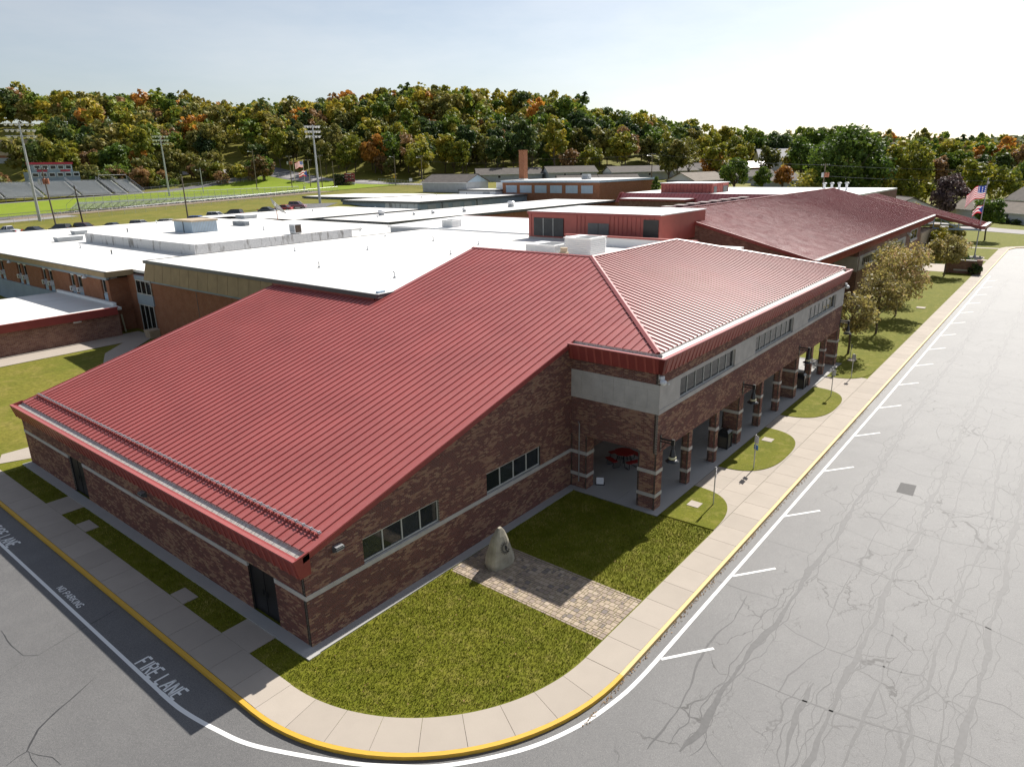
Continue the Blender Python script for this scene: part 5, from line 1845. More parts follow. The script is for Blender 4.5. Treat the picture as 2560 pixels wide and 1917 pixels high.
MB().hexa([(-.5, -.5, 0), (.5, -.5, 0), (.5, .5, 0), (-.5, .5, 0), (-.6, -.6, .8), (.6, -.6, .8), (.6, .6, .8), (-.6, .6, .8)]).build('box', 'stone_tan', pl_)

# ------------------------------------------------------------------ rear school roofs
def block(name, label, x0, x1, y0, y1, z0, z1, wall, roofm='white_roof', edge='dark_coping', cat='school building', eo=0.25):
    o = thing(name, label, cat)
    MB().box(x0, x1, y0, y1, z0, z1 - .3).build('wall', wall, o)
    flat_roof(o, [(x0 - eo, y0 - eo), (x1 + eo, y0 - eo), (x1 + eo, y1 + eo), (x0 - eo, y1 + eo)], z1, roofm, .12)
    MB().box(x0 - eo - .06, x0 - eo, y0 - eo, y1 + eo, z1 - .45, z1 + .05).box(x0 - eo - .06, x1 + eo, y0 - eo - .06, y0 - eo, z1 - .45, z1 + .05).build('fascia', edge, o)
    return o
b1 = block('classroom_strip', 'long low classroom strip with blue-grey wall behind the dish', 65.5, 104, 101.2, 131, 3, 7.4, 'blue_grey')
for c in (74.0, 77.5):
    window(b1, (0, 101.2, 0), (1, 0, 0), (0, -1, 0), c, c + 2.5, 5.2, 6.5, 2, -0.02, (), 'blind', .08)
b2 = block('classroom_strip', 'wide flat-roofed strip with white end wall and roof fans', 72.2, 150, 76.0, 95, 4, 7.6, 'dirty_white')
MB().box(72.15, 72.2, 84, 84.7, 6.2, 6.9).build('vent_grille', 'grey_wall', b2)
MB().box(90, 150, 75.9, 75.99, 5, 7.1).build('brick_face', 'brick_orange', b2)
b3 = block('blue_classroom_block', 'blue-grey classroom block with roll-shuttered windows in the rear', 112, 160, 109.5, 139.5, 4, 8.5, 'blue_grey')
for k in range(5):
    x = 115.0 + k * 4.5
    p = MB().box(x, x + 2.9, 109.42, 109.5, 6.0, 7.7).build('shutter', 'grey_wall', b3)
    MB().box(x + .3, x + 2.7, 109.36, 109.42, 5.6, 6.3).build('pane', 'dark_glass', p)
for x in (120.0, 133.5):
    MB().box(x, x + .25, 109.3, 109.5, 4, 8.2).build('pilaster', 'dark_coping', b3)
MB().box(111.9, 112, 110, 122, 5.5, 8.1).build('white_face', 'dirty_white', b3)
b4 = block('blue_classroom_block', 'farther blue-grey classroom block beside the light mast', 123.5, 170, 140.2, 173.5, 4, 8.6, 'blue_grey')
for k in range(3):
    y = 143.5 + k * 9.6
    p = MB().box(123.42, 123.5, y, y + 7.2, 6.2, 7.6).build('shutter', 'grey_wall', b4)
    MB().box(123.36, 123.42, y + .6, y + 6.4, 5.4, 6.5).build('pane', 'dark_glass', p)
    MB().box(123.3, 123.5, y - 1.4, y - 1.15, 4, 8.3).build('pilaster', 'dark_coping', b4)
og = thing('old_gymnasium', 'orange brick gymnasium with six pale blue window panels and a tall chimney', 'school building')
MB().box(156, 187, 84.5, 118.7, 5, 11.95).build('wall', 'brick_orange', og)
flat_roof(og, [(155.7, 84.2), (187.3, 84.2), (187.3, 119), (155.7, 119)], 12.33, 'white_roof', .1)
MB().box(155.6, 155.75, 84.1, 119.05, 11.8, 12.38).box(155.6, 187.3, 84.05, 84.2, 11.8, 12.38).build('fascia', 'blue_panel', og)
pn = [(117.3, 113.2), (112.0, 107.7), (106.5, 102.3), (101.0, 96.9), (95.6, 91.6), (90.4, 86.6)]
for a, b in pn:
    p = MB().box(155.9, 156, b, a, 8.9, 11.0).build('window_panel', 'blue_panel', og)
    for q in range(8):
        yy = b + .25 + (a - b - .5) * q / 7
        MB().box(155.87, 155.9, yy - .03, yy + .03, 8.95, 10.95).build('panel_rib', 'grey_wall', p)
chm = MB().box(163.4, 165.3, 116.2, 118.1, 12.3, 20.8).box(163.3, 165.4, 116.1, 118.2, 20.8, 21.05)
chm.build('chimney', 'brick_orange', og)
MB().box(163.3, 165.4, 116.1, 118.2, 12.3, 12.7).build('chimney_flashing', 'white_new', og)
wb = block('boiler_block', 'white painted low block left of the orange brick gymnasium', 153.2, 162, 119.2, 134, 6, 9.8, 'white_plastic')
MB().box(153.1, 153.2, 121.5, 124.2, 8.2, 9.1).build('vent_grille', 'grey_wall', wb)
block('boiler_block', 'tall white block joining the brick gymnasium', 160, 175, 119.1, 124.5, 6, 12.2, 'white_plastic')
vt = thing('roof_ventilator', 'large grey rooftop ventilator on the orange brick gymnasium', 'ventilator', (168, 96.5, 12.33))
MB().lathe([(1.5, 0), (1.5, .5), (1.2, .8), (1.1, .85)], 8).build('base', 'grey_wall', vt)
MB().hexa([(-.9, -1.2, .8), (.9, -1.2, .8), (.9, 1.2, .8), (-.9, 1.2, .8), (-.75, -1, 1.5), (.75, -1, 1.5), (.75, 1, 1.5), (-.75, 1, 1.5)]).build('hood', 'grey_wall', vt)
# grey gabled shed
def gable_house(name, label, x, y, rz, L, W, zg, eave, ridge, wall='siding', roofm='shingle', cat='house', group=None, garage=None, over=0.5, gmat='siding', wins=2):
    """ridge along local X"""
    o = thing(name, label, cat, (x, y, zg), rz, group)
    MB().box(-L / 2, L / 2, -W / 2, W / 2, -1.5, eave).build('wall', wall, o)
    g = MB()
    for s in (-1, 1):
        xx = s * L / 2
        g.prism([(xx, -W / 2, eave), (xx, W / 2, eave), (xx, 0, ridge - .1)], (-s * .15, 0, 0))
    g.build('gable', gmat, o)
    rf = MB()
    t = .16
    sl = (ridge - eave) / (W / 2)
    e = W / 2 + over
    for s in (-1, 1):
        rf.hexa([(-L / 2 - over, s * e, eave - sl * over), (L / 2 + over, s * e, eave - sl * over), (L / 2 + over, 0, ridge), (-L / 2 - over, 0, ridge),
                 (-L / 2 - over, s * e, eave - sl * over + t), (L / 2 + over, s * e, eave - sl * over + t), (L / 2 + over, 0, ridge + t), (-L / 2 - over, 0, ridge + t)])
    ro = rf.build('roof', roofm, o)
    MB().box(-L / 2 - over, L / 2 + over, -.12, .12, ridge + t - .05, ridge + t + .05).build('ridge_cap', roofm, ro)
    for s in (-1, 1):
        MB().box(-L / 2 - over, L / 2 + over, s * e - .05, s * e + .05, eave - sl * over - .02, eave - sl * over + .14).build('gutter', 'white_plastic', ro)
    for k in range(wins):
        u = -L / 2 + L * (k + 1) / (wins + 1)
        for s in (-1, 1):
            f = MB().box(u - .6, u + .6, s * (W / 2 + .03) - .03, s * (W / 2 + .03) + .03, 1.0, 2.2).build('window', 'white_plastic', o)
            MB().box(u - .5, u + .5, s * (W / 2 + .06) - .02, s * (W / 2 + .06) + .02, 1.1, 2.1).build('pane', 'dark_glass', f)
    return o
gable_house('grey_shed', 'grey block shed with dark shingle gable roof beside the road', 160.5, 142.5, R(90), 19.5, 10.5, 8.5, 3.4, 5.7, 'grey_wall', 'shingle', 'shed', wins=0, gmat='blue_panel')
# red mansard wing and second plant room
rm = thing('maroon_mansard_wing', 'rear school wing with long shaded plum metal mansard and white roof', 'school building')
MB().box(147, 190, 18, 72, 2, 9.2).build('wall', 'brick_far', rm)
flat_roof(rm, [(147.5, 18), (190, 18), (190, 72.4), (147.5, 72.4)], 9.52, 'white_new', .3)
mp2 = MB().hexa([(144.6, .03, 7.5), (147.4, .03, 7.5), (147.4, .9, 7.5), (144.6, .9, 7.5), (147.3, .03, 9.6), (147.5, .03, 9.6), (147.5, .9, 9.6), (147.3, .9, 9.6)]).hexa([(144.56, .0, 7.5), (144.7, .0, 7.5), (144.7, .07, 7.5), (144.56, .07, 7.5), (147.2, .0, 9.62), (147.3, .0, 9.62), (147.3, .07, 9.62), (147.2, .07, 9.62)]).mesh('mansard_panel')
for k in range(59):
    put('mansard_panel', mp2, 'roof_plum', rm, (0, 18.2 + .92 * k, 0))
MB().hexa([(144.4, 72.3, 7.4), (148, 72.3, 7.4), (148, 72.7, 7.4), (144.4, 72.7, 7.4), (146.6, 72.3, 9.7), (148, 72.3, 9.7), (148, 72.7, 9.7), (146.6, 72.7, 9.7)]).build('mansard_end', 'red_panel', rm)
p2 = thing('rooftop_plant_room', 'smaller red ribbed plant room on the rear white roof', 'plant room')
MB().box(151, 161, 50.2, 63.5, 9.5, 11.75).build('wall', 'red_panel', p2)
flat_roof(p2, [(150.8, 50), (161.2, 50), (161.2, 63.7), (150.8, 63.7)], 11.9, 'white_new', .15)
r1 = MB().box(150.93, 151, -.05, .05, 9.5, 11.7).mesh('wall_rib')
r2 = MB().box(-.05, .05, 50.12, 50.2, 9.5, 11.7).mesh('wall_rib')
for k in range(14):
    put('wall_rib', r1, 'red_trim', p2, (0, 50.8 + k * .95, 0))
for k in range(11):
    if k not in (1, 2, 7, 8, 9):
        put('wall_rib', r2, 'red_trim', p2, (151.4 + k * .92, 0, 0))
for a, b in ((152.0, 153.6), (157.6, 160.2)):
    MB().box(a, b, 50.1, 50.2, 9.6, 11.0).build('louvre', 'dark_coping', p2)
lb = block('link_block', 'low white-roofed brick link below the plum mansard', 140, 147, 52, 69, 3, 8.55, 'brick_far', 'white_new', 'red_trim')
for i in range(4):
    o = thing('vent_stack', 'white capped vent stack in a row of four on the rear roof', 'vent stack', (168 + 1.2 * i, 29.5 - 1.35 * i, 9.52), 0, 'four vent stacks')
    MB().tube([(0, 0, 0), (0, 0, 1.6)], .28, 10).build('stack', 'white_plastic', o)
    MB().lathe([(.5, 1.55), (.5, 1.8), (.3, 1.95)], 10).build('rain_cap', 'galv', o)
SM = [(84.0, 91.4, .75, 'broad white roof fan on the wide flat roof, nearest the white end wall'), (87.9, 86.0, .35, 'small roof vent second along the wide flat roof'),
      (92.2, 84.9, .45, 'curved white gooseneck vent on the wide flat roof'), (99.0, 82.4, .5, 'square-hooded vent farther along the wide flat roof'),
      (116.6, 83.9, .9, 'tall flared white fan at the right of the wide flat roof')]
for x, y, s, lab in SM:
    o = thing('roof_fan', lab, 'roof fan', (x, y, 7.6))
    MB().lathe([(s * .8, 0), (s * .8, s * .5), (s * .6, s * .6)], 10).build('base', 'grey_wall', o)
    MB().lathe([(s * .6, s * .6), (s, s * .8), (s, s * 1.2), (s * .7, s * 1.45)], 10).build('hood', 'white_plastic', o)
for i, (x, y, z) in enumerate([(128, 125, 8.5), (140, 131, 8.5), (150, 128, 8.5), (47, 104, ZO_), (60, 116, ZO_), (52, 120, ZO_), (33, 88, 8.62), (45, 72, 8.62), (24, 72, ZO_), (25, 84, ZO_), (60, 69, ZO_), (100, 112, 7.4), (88, 120, 7.4), (80, 88, 7.6), (105, 88, 7.6), (125, 86, 7.6)]):
    o = thing('vent_pipe', 'short vent pipe dotted over the rear white roofs', 'vent pipe', (x, y, z), 0, 'vent pipes on the rear roofs')
    MB().tube([(0, 0, 0), (0, 0, .55)], .09, 8).build('pipe', 'white_plastic' if i % 2 else 'dark_coping', o)
    MB().lathe([(.2, 0), (.1, .12), (.09, .14)], 8).build('boot', 'grey_wall', o)

# ------------------------------------------------------------------ second wing: long low-pitched red roof and entrance canopy
gy = thing('entrance_wing', 'long brick entrance wing with wide glossy red metal roof and projecting canopy', 'school building')
GX0, GX1, GYE, GZE, GYR, GZR = 61.4, 131.0, 0.77, 7.26, 17.6, 11.58
sl_ = (GZR - GZE) / (GYR - GYE)
npan = int((GX1 - GX0) / SP)
pw = (GX1 - GX0) / npan
pme = MB().face([(0, GYE, GZE), (pw, GYE, GZE), (pw, GYR, GZR), (0, GYR, GZR)]).hexa(
    [(-.016, GYE, GZE - .01), (.016, GYE, GZE - .01), (.016, GYR, GZR - .01), (-.016, GYR, GZR - .01), (-.016, GYE, GZE + .05), (.016, GYE, GZE + .05), (.016, GYR, GZR + .05), (-.016, GYR, GZR + .05)]).mesh('roof_panel')
for k in range(npan):
    put('roof_panel', pme, 'roof_plum', gy, (GX0 + pw * k, 0, 0))
MB().face([(GX0, GYR, GZR), (GX1, GYR, GZR), (GX1, 34, 7.4), (GX0, 34, 7.4)]).build('roof_back', 'roof_plum', gy)
MB().box(GX0, GX1, GYR - .2, GYR + .2, GZR + .02, GZR + .1).build('ridge_cap', 'roof_plum', gy)
MB().prism([(GX0 + .1, GYE + .1, 3), (GX0 + .1, 33.5, 3), (GX0 + .1, 33.5, 7.2), (GX0 + .1, GYR, GZR - .2), (GX0 + .1, GYE + .1, GZE - .15)], (.4, 0, 0)).build('gable_wall', 'brick_far', gy)
MB().hexa([(GX0 - .1, GYE - .5, GZE - .45), (GX0 + .04, GYE - .5, GZE - .45), (GX0 + .04, GYR, GZR - .28), (GX0 - .1, GYR, GZR - .28), (GX0 - .1, GYE - .5, GZE - .1), (GX0 + .04, GYE - .5, GZE - .1), (GX0 + .04, GYR, GZR + .06), (GX0 - .1, GYR, GZR + .06)]).build('verge_trim', 'red_trim', gy)
MB().box(GX0, GX1, GYE - .30, GYE, GZE - .2, GZE - .02).build('gutter', 'stone', gy)
MB().box(GX0, GX1 - 1, GYE - .52, GYE - .30, GZE - .1, GZE - .02).build('gutter_cap', 'white_plastic', gy)
MB().hexa([(GX0, 0.85, 6.2), (GX1 - 1, 0.85, 6.2), (GX1 - 1, GYE - .2, 6.2), (GX0, GYE - .2, 6.2), (GX0, 0.85, GZE - .1), (GX1 - 1, 0.85, GZE - .1), (GX1 - 1, GYE - .5, GZE - .1), (GX0, GYE - .5, GZE - .1)]).build('fascia_board', 'red_trim', gy)
rme = MB().hexa([(0, GYE - .22, 6.2), (.13, GYE - .22, 6.2), (.13, GYE - .2, 6.2), (0, GYE - .2, 6.2), (0, GYE - .54, GZE - .12), (.13, GYE - .54, GZE - .12), (.13, GYE - .48, GZE - .12), (0, GYE - .48, GZE - .12)]).mesh('fascia_rib')
for k in range(int((GX1 - GX0 - 1) / SP)):
    put('fascia_rib', rme, 'red_panel', gy, (GX0 + .1 + SP * k, 0, 0))
MB().box(GX0 + .5, 80.0, 3.4, 3.8, 0, 7).box(80.0, 120.4, 0.8, 1.2, 0, 6.4).box(79.9, 80.3, 0.8, 3.8, 0, 6.4).build('wall', 'brick_far', gy)
st_ = MB().box(80.6, 108.2, 0.68, 0.8, 3.76, 4.1).box(80.6, 108.2, 0.68, 0.8, 5.2, 5.5)
for a, b in ((80.6, 82.0), (89.4, 91.2), (92.7, 95.4), (106.2, 108.2)):
    st_.box(a, b, .68, .8, 4.1, 5.2)
st_.build('stone_surround', 'stone', gy)
MB().box(79.75, 79.9, 0.7, 3.6, 3.76, 5.5).build('stone_surround', 'stone', gy)
for a, b, n in ((82.0, 89.4, 7), (91.2, 92.7, 1), (95.4, 106.2, 8)):
    window(gy, (0, 0.78, 0), (1, 0, 0), (0, -1, 0), a, b, 4.1, 5.2, n, -0.02, (), 'blind', .07)
window(gy, (0, 0.78, 0), (1, 0, 0), (0, -1, 0), 112.2, 117.5, 4.5, 6.0, 2, -0.02, (), 'blind', .1)
MB().box(112.0, 117.7, .66, .79, 4.2, 4.5).build('sill', 'stone', gy)
pier_ = MB()
for k in range(7):
    for j, (a, b) in enumerate(((120.5, 124.0), (124.02, 127.6), (127.62, 131.0))):
        pass
for j, (a, b) in enumerate(((120.4, 123.9), (123.92, 127.5), (127.52, 131.2))):
    for k in range(6):
        MB().box(a, b, 0.55, 2.2, .02 + .82 * k, .82 * (k + 1)).build('stone_block', 'stone_tan', gy)
# canopy
ca, cb = 131.2, 139.6
cz = lambda y: 5.40 + (y + 6.5) * (10.25 - 5.40) / (12.3 + 6.5)
cn = MB().hexa([(ca, -6.5, cz(-6.5)), (cb, -6.5, cz(-6.5)), (cb, 12.3, cz(12.3)), (ca, 12.3, cz(12.3)), (ca, -6.5, cz(-6.5) + .12), (cb, -6.5, cz(-6.5) + .12), (cb, 12.3, cz(12.3) + .12), (ca, 12.3, cz(12.3) + .12)])
co = cn.build('canopy', 'roof_plum', gy)
for k in range(18):
    x = ca + .1 + k * .473
    MB().hexa([(x - .02, -6.5, cz(-6.5) + .1), (x + .02, -6.5, cz(-6.5) + .1), (x + .02, 12.3, cz(12.3) + .1), (x - .02, 12.3, cz(12.3) + .1), (x - .02, -6.5, cz(-6.5) + .18), (x + .02, -6.5, cz(-6.5) + .18), (x + .02, 12.3, cz(12.3) + .18), (x - .02, 12.3, cz(12.3) + .18)]).build('canopy_seam', 'roof_plum', co)
for x in (ca - .2, cb + .02):
    MB().hexa([(x, -6.6, cz(-6.6) - .4), (x + .18, -6.6, cz(-6.6) - .4), (x + .18, 12.3, cz(12.3) - .4), (x, 12.3, cz(12.3) - .4), (x, -6.6, cz(-6.6) + .1), (x + .18, -6.6, cz(-6.6) + .1), (x + .18, 12.3, cz(12.3) + .1), (x, 12.3, cz(12.3) + .1)]).build('canopy_edge', 'red_trim', co)
MB().box(ca - .3, cb + .3, -7.1, -6.5, 5.0, 5.5).build('canopy_fascia', 'red_trim', co)
MB().box(ca - .3, cb + .3, -7.15, -6.7, 5.5, 5.56).build('canopy_cap', 'white_plastic', co)
for x in (ca + .1, cb - .1):
    tr = MB().box(x - .1, x + .1, -6.6, 3.0, 4.7, 5.0)
    for (y1_, z1_, y2_, z2_) in ((0.6, 5.0, 0.6, cz(.6)), (-3.2, 5.0, -3.2, cz(-3.2)), (0.6, cz(.6) - .2, -3.2, 5.0), (-3.2, cz(-3.2) - .1, -6.0, 5.0), (2.8, 5.0, 0.6, cz(.6) - .2), (-6.5, cz(-6.5) - .1, 3.0, cz(3.0) - .1)):
        tr.tube([(x, y1_, z1_), (x, y2_, z2_)], .09, 6)
    tr.build('truss', 'blue_panel', co)
for x in (ca + .5, cb - .5):
    MB().box(x - .5, x + .5, 0.6, 2.2, 0, 5.0).build('canopy_pier', 'stone_tan', co)
for i, (x, lab) in enumerate(((121.2, 'small bell lamp on the near face of the tan stone pier'), (130.9, 'small bell lamp at the canopy end of the tan stone pier'))):
    lamp('wall_lamp', lab, x, 0.54, 3.0)
for i in range(8):
    o = thing('ridge_vent', 'small square vent in a row along the back of the long red ridge', 'vent', (66.5 + 3.4 * i, 19.4, 11.15), 0, 'ridge vents')
    MB().box(-.55, .55, -.5, .5, -.4, .55).build('box', 'door_black', o)
    MB().box(-.7, .7, -.65, .65, .55, .68).build('lid', 'stone', o)
o = thing('security_camera', 'white dome camera high on the far brick wall by the stone surround', 'camera', (109.5, .7, 5.6))
MB().lathe([(.1, .2), (.25, .1), (.28, -.05), (.18, -.25), (.03, -.3)], 12, (0, -.3, 0)).build('dome', 'white_plastic', o, smooth=True)
MB().box(-.1, .1, -.35, .1, .1, .3).build('bracket', 'white_plastic', o)
# ------------------------------------------------------------------ trees
def crown_quads(seed, Hh, Rr, base, ncl, nlf, leaf, form='round', fill=0.45, droop=0.0):
    rr = np.random.default_rng(seed)
    d = rr.normal(size=(ncl, 3))
    d /= np.linalg.norm(d, axis=1)[:, None]
    rad = fill + (1 - fill) * rr.random(ncl) ** 0.5
    hz = (Hh - base) / 2
    C = d * rad[:, None] * np.array([Rr, Rr, hz]) * 0.80
    C[:, 2] += base + hz
    if form == 'cone':
        t = (C[:, 2] - base) / (Hh - base)
        C[:, :2] *= (1.25 * (1 - t) + 0.12)[:, None]
    elif form == 'vase':
        t = (C[:, 2] - base) / (Hh - base)
        C[:, :2] *= (0.55 + 0.65 * t)[:, None]
    elif form == 'dome':
        t = np.clip((C[:, 2] - base) / (Hh - base), 0, 1)
        C[:, :2] *= (1.12 * np.sqrt(np.clip(1 - t ** 2.2, 0.05, 1)))[:, None]
    cr = Rr * (0.22 + 0.22 * rr.random(ncl)) * (14 / max(ncl, 14)) ** 0.22
    ct = rr.random(ncl)
    w = cr ** 2
    idx = rr.choice(ncl, nlf, p=w / w.sum())
    dd = rr.normal(size=(nlf, 3))
    dd /= np.linalg.norm(dd, axis=1)[:, None]
    rr_ = 0.45 + 0.62 * rr.random(nlf) ** 0.6
    P = C[idx] + dd * (cr[idx] * rr_)[:, None] * np.array([1, 1, 0.78])
    if droop:
        P[:, 2] -= droop * rr.random(nlf) ** 2 * cr[idx]
    nrm = dd * 0.7 + rr.normal(size=(nlf, 3)) * 0.55 + np.array([0, 0, 0.25])
    nrm /= np.linalg.norm(nrm, axis=1)[:, None]
    a = np.cross(nrm, rr.normal(size=(nlf, 3)))
    a /= np.linalg.norm(a, axis=1)[:, None] + 1e-9
    b = np.cross(nrm, a)
    s = leaf * (0.55 + 0.8 * rr.random(nlf))
    V = np.zeros((nlf, 4, 3))
    for q, (u, v) in enumerate(((-1, 0), (0, -0.62), (1, 0), (0, 0.62))):
        V[:, q] = P + a * (u * s)[:, None] + b * (v * s)[:, None]
    tone = np.clip(0.5 * ct[idx] + 0.5 * rr.random(nlf), 0, 1)
    return V, tone

def trunk_mesh(seed, Hh, r, Rr, base, limbs=5, lean=0.0):
    rr = random.Random(seed)
    mb = MB()
    top = base + (Hh - base) * 0.55
    mb.tube([(0, 0, -0.5), (0, 0, 0.1), (lean * .4, 0.02 * Hh, top * .5), (lean, 0, top)], [r * 1.25, r, r * .75, r * .25], 8)
    for k in range(limbs):
        a = 2 * math.pi * (k + rr.random() * .6) / limbs
        z0 = base * (.6 + .5 * rr.random()) + 0.1 * k * (Hh - base) / limbs
        L_ = Rr * (.5 + .35 * rr.random())
        mb.tube([(lean * .4, 0, z0), (lean * .4 + L_ * .5 * math.cos(a), L_ * .5 * math.sin(a), z0 + L_ * .55), (lean * .4 + L_ * math.cos(a), L_ * math.sin(a), z0 + L_ * 1.0)], [r * .45, r * .28, r * .08], 5)
    return mb.mesh('trunk')

PROTO = {}
def proto(key, seed, Hh, Rr, base, ncl, nlf, leaf, form='round', r=0.25, limbs=5, fill=.45, droop=0):
    V, tn = crown_quads(seed, Hh, Rr, base, ncl, nlf, leaf, form, fill, droop)
    cm = quads('crown', V, None, tone=tn)
    cm.materials.append(LEAF['green'])
    tm = trunk_mesh(seed, Hh, r, Rr, base, limbs)
    tm.materials.append(MT['bark'])
    PROTO[key] = (cm, tm)
for i in range(3):
    proto(('broad', i), 50 + i, 14.5, 5.6, 2.6, 34, 1500, 0.62)
    proto(('tall', i), 60 + i, 17.5, 4.6, 3.5, 34, 1500, 0.62)
proto(('small', 0), 70, 8.5, 4.0, 1.2, 22, 900, 0.5)
proto(('small', 1), 71, 9.5, 3.6, 1.2, 22, 900, 0.5)
proto(('cone', 0), 72, 14.0, 3.6, 0.8, 40, 1500, 0.5, 'cone')
proto(('thinned', 0), 73, 17.0, 4.5, 4, 26, 520, 0.5)
proto(('bush', 0), 74, 3.4, 2.8, 0.0, 14, 520, 0.38, 'dome')
proto(('bush', 1), 75, 4.6, 3.3, 0.0, 16, 600, 0.42, 'dome')

def tree(name, label, key, x, y, z, colour, s=1.0, sz=None, rz=None, group=None, cat='tree'):
    cm, tm = PROTO[key]
    o = thing(name, label, cat, (x, y, z), random.uniform(0, 6.28) if rz is None else rz, group)
    o.scale = (s, s, sz or s)
    c = put('crown', cm, None, o)
    c.material_slots[0].link = 'OBJECT'
    c.material_slots[0].material = LEAF[colour]
    put('trunk', tm, None, o)
    return o

# ---- wooded hillside
rw = random.Random(11)
def ridge_pts():
    pts = []
    seg = []
    for a, b in zip(RIDGE[:-1], RIDGE[1:]):
        seg.append((a, b, np.linalg.norm(b[:2] - a[:2])))
    return seg
cand = []
Cc = np.array([-12, -19.5])
for a, b, L_ in ridge_pts():
    n = int(L_ * 205 / 62)
    for _ in range(n):
        t = rw.random()
        p = a[:2] + t * (b[:2] - a[:2])
        u = (Cc - p) / np.linalg.norm(Cc - p)
        d_ = -55 + 205 * rw.random()
        q = p + u * d_ + np.array([rw.uniform(-4, 4), rw.uniform(-4, 4)])
        cand.append((q[0], q[1], d_, a[2] + t * (b[2] - a[2])))
rw.shuffle(cand)
ROADP = [(150, 330), (180, 294), (184.5, 254), (193, 224), (189, 190), (186, 160)]
def near_road(x, y, w):
    for (ax, ay), (bx, by) in zip(ROADP[:-1], ROADP[1:]):
        dx, dy = bx - ax, by - ay
        t = max(0, min(1, ((x - ax) * dx + (y - ay) * dy) / (dx * dx + dy * dy)))
        if math.hypot(x - ax - t * dx, y - ay - t * dy) < w:
            return True
    return False
HOUSES = [(224, 87), (232, 146), (250, 128), (268, 118), (291, 112), (300, 92), (325, 92), (243, 66), (262, 84), (160, 142), (205, 120), (214, 112)]
keep = []
cell = {}
for x, y, d_, cr_ in cand:
    if near_road(x, y, 9) or any(math.hypot(x - hx, y - hy) < 17 for hx, hy in HOUSES):
        continue
    # the hillside school and its forecourt stay clear
    if 60 < x < 160 and 330 < y < 505:
        w_ = (x - 111) * .743 + (y - 449) * -.669
        v_ = (x - 111) * .669 + (y - 449) * .743
        if abs(w_) < 48 and -95 < v_ < 34:
            continue
    if y < 318 and x < 175 and not (y > 300):
        continue
    if x < 205 and y < 235:
        continue
    k = (int(x // 8.4), int(y // 8.4))
    if k in cell:
        continue
    cell[k] = 1
    keep.append((x, y, d_))
keep.sort(key=lambda p: math.hypot(p[0] + 12, p[1] + 19.5))
def pick_colour(x, y):
    r_ = rw.random()
    right = x > 335 and y < 240
    tab = [('yellowgreen', .34), ('olive', .25), ('green', .2), ('dark', .13), ('rust', .05), ('orange', .03)]
    if right:
        tab = [('yellowgreen', .34), ('green', .4), ('olive', .1), ('dark', .06), ('orange', .06), ('rust', .04)]
    for n_, p_ in tab:
        if r_ < p_:
            return n_
        r_ -= p_
    return 'olive'
LAB = {'yellowgreen': 'yellow-green tree on the wooded hillside', 'olive': 'olive-brown tree on the wooded hillside', 'green': 'mid-green tree on the wooded hillside',
       'dark': 'dark green tree on the wooded hillside', 'rust': 'rusty brown tree on the wooded hillside', 'orange': 'orange autumn tree on the wooded hillside'}
sel, rest = keep[:285], keep[285:]
for x, y, d_ in sel:
    col = pick_colour(x, y)
    key = rw.choice([('broad', 0), ('broad', 1), ('broad', 2), ('tall', 0), ('tall', 1), ('tall', 2), ('broad', 1), ('small', 0)])
    if rw.random() < .06:
        key = ('cone', 0)
        col = rw.choice(['dark', 'green'])
    if rw.random() < .05:
        key = ('thinned', 0)
    s = rw.uniform(.85, 1.3)
    tree('hillside_tree', LAB[col], key, x, y, ht(x, y) - .3, col, s, s * rw.uniform(.9, 1.1), group=col + ' hillside trees')
# the rest of the wood reads as one mass
WV = {}
base_pool = [crown_quads(200 + i, 15 + 2.5 * (i % 3), 5.6 - .3 * (i % 3), 2.0, 24, 330, 1.05) for i in range(6)]
thin_pool = [crown_quads(220 + i, 19, 4.6, 5, 18, 130, 0.8) for i in range(2)]
for x, y, d_ in rest:
    col = pick_colour(x, y)
    V, tn = (rw.choice(thin_pool) if rw.random() < .07 else rw.choice(base_pool))
    a = rw.uniform(0, 6.28)
    s = rw.uniform(.85, 1.25)
    ca_, sa_ = math.cos(a) * s, math.sin(a) * s
    P = np.empty_like(V)
    P[..., 0] = V[..., 0] * ca_ - V[..., 1] * sa_ + x
    P[..., 1] = V[..., 0] * sa_ + V[..., 1] * ca_ + y
    P[..., 2] = V[..., 2] * s * rw.uniform(.9, 1.1) + ht(x, y)
    sh = rw.uniform(-.22, .22)
    WV.setdefault(col, ([], []))
    WV[col][0].append(P)
    WV[col][1].append(np.clip(tn + sh, 0, 1))
wl = bpy.data.meshes.new('woodland')
allV = np.concatenate([np.concatenate(WV[c][0]) for c in WV])
allT = np.concatenate([np.concatenate(WV[c][1]) for c in WV])
wl = quads('woodland', allV, None, tone=allT)
mi = []
for i, c in enumerate(WV):
    wl.materials.append(LEAF[c])
    mi.append(np.full(sum(len(v) for v in WV[c][0]), i, np.int32))
wl.polygons.foreach_set('material_index', np.concatenate(mi))
stuff(put('woodland', wl, None))['label'] = 'mixed autumn wood covering the upper hillside'

# undergrowth along the foot of the hill
n_ = 0
for k in range(120):
    t = rw.random()
    x = 62 + 130 * t + rw.uniform(-6, 6)
    y = 322 - 60 * t * t + rw.uniform(-8, 14)
    if near_road(x, y, 8) or (88 < x < 112 and y < 322):
        continue
    col = rw.choice(['yellowgreen', 'olive', 'olive', 'yellowgreen', 'green', 'rust'])
    tree('bush', {'yellowgreen': 'yellow-green bush in the thicket behind the stadium', 'olive': 'olive bush in the thicket behind the stadium',
                  'green': 'green bush in the thicket behind the stadium', 'rust': 'brown bush in the thicket behind the stadium'}[col],
         rw.choice([('bush', 0), ('bush', 1), ('small', 0)]), x, y, ht(x, y) - .2, col, rw.uniform(.8, 1.5), group='thicket behind the stadium, ' + col, cat='bush')
    n_ += 1

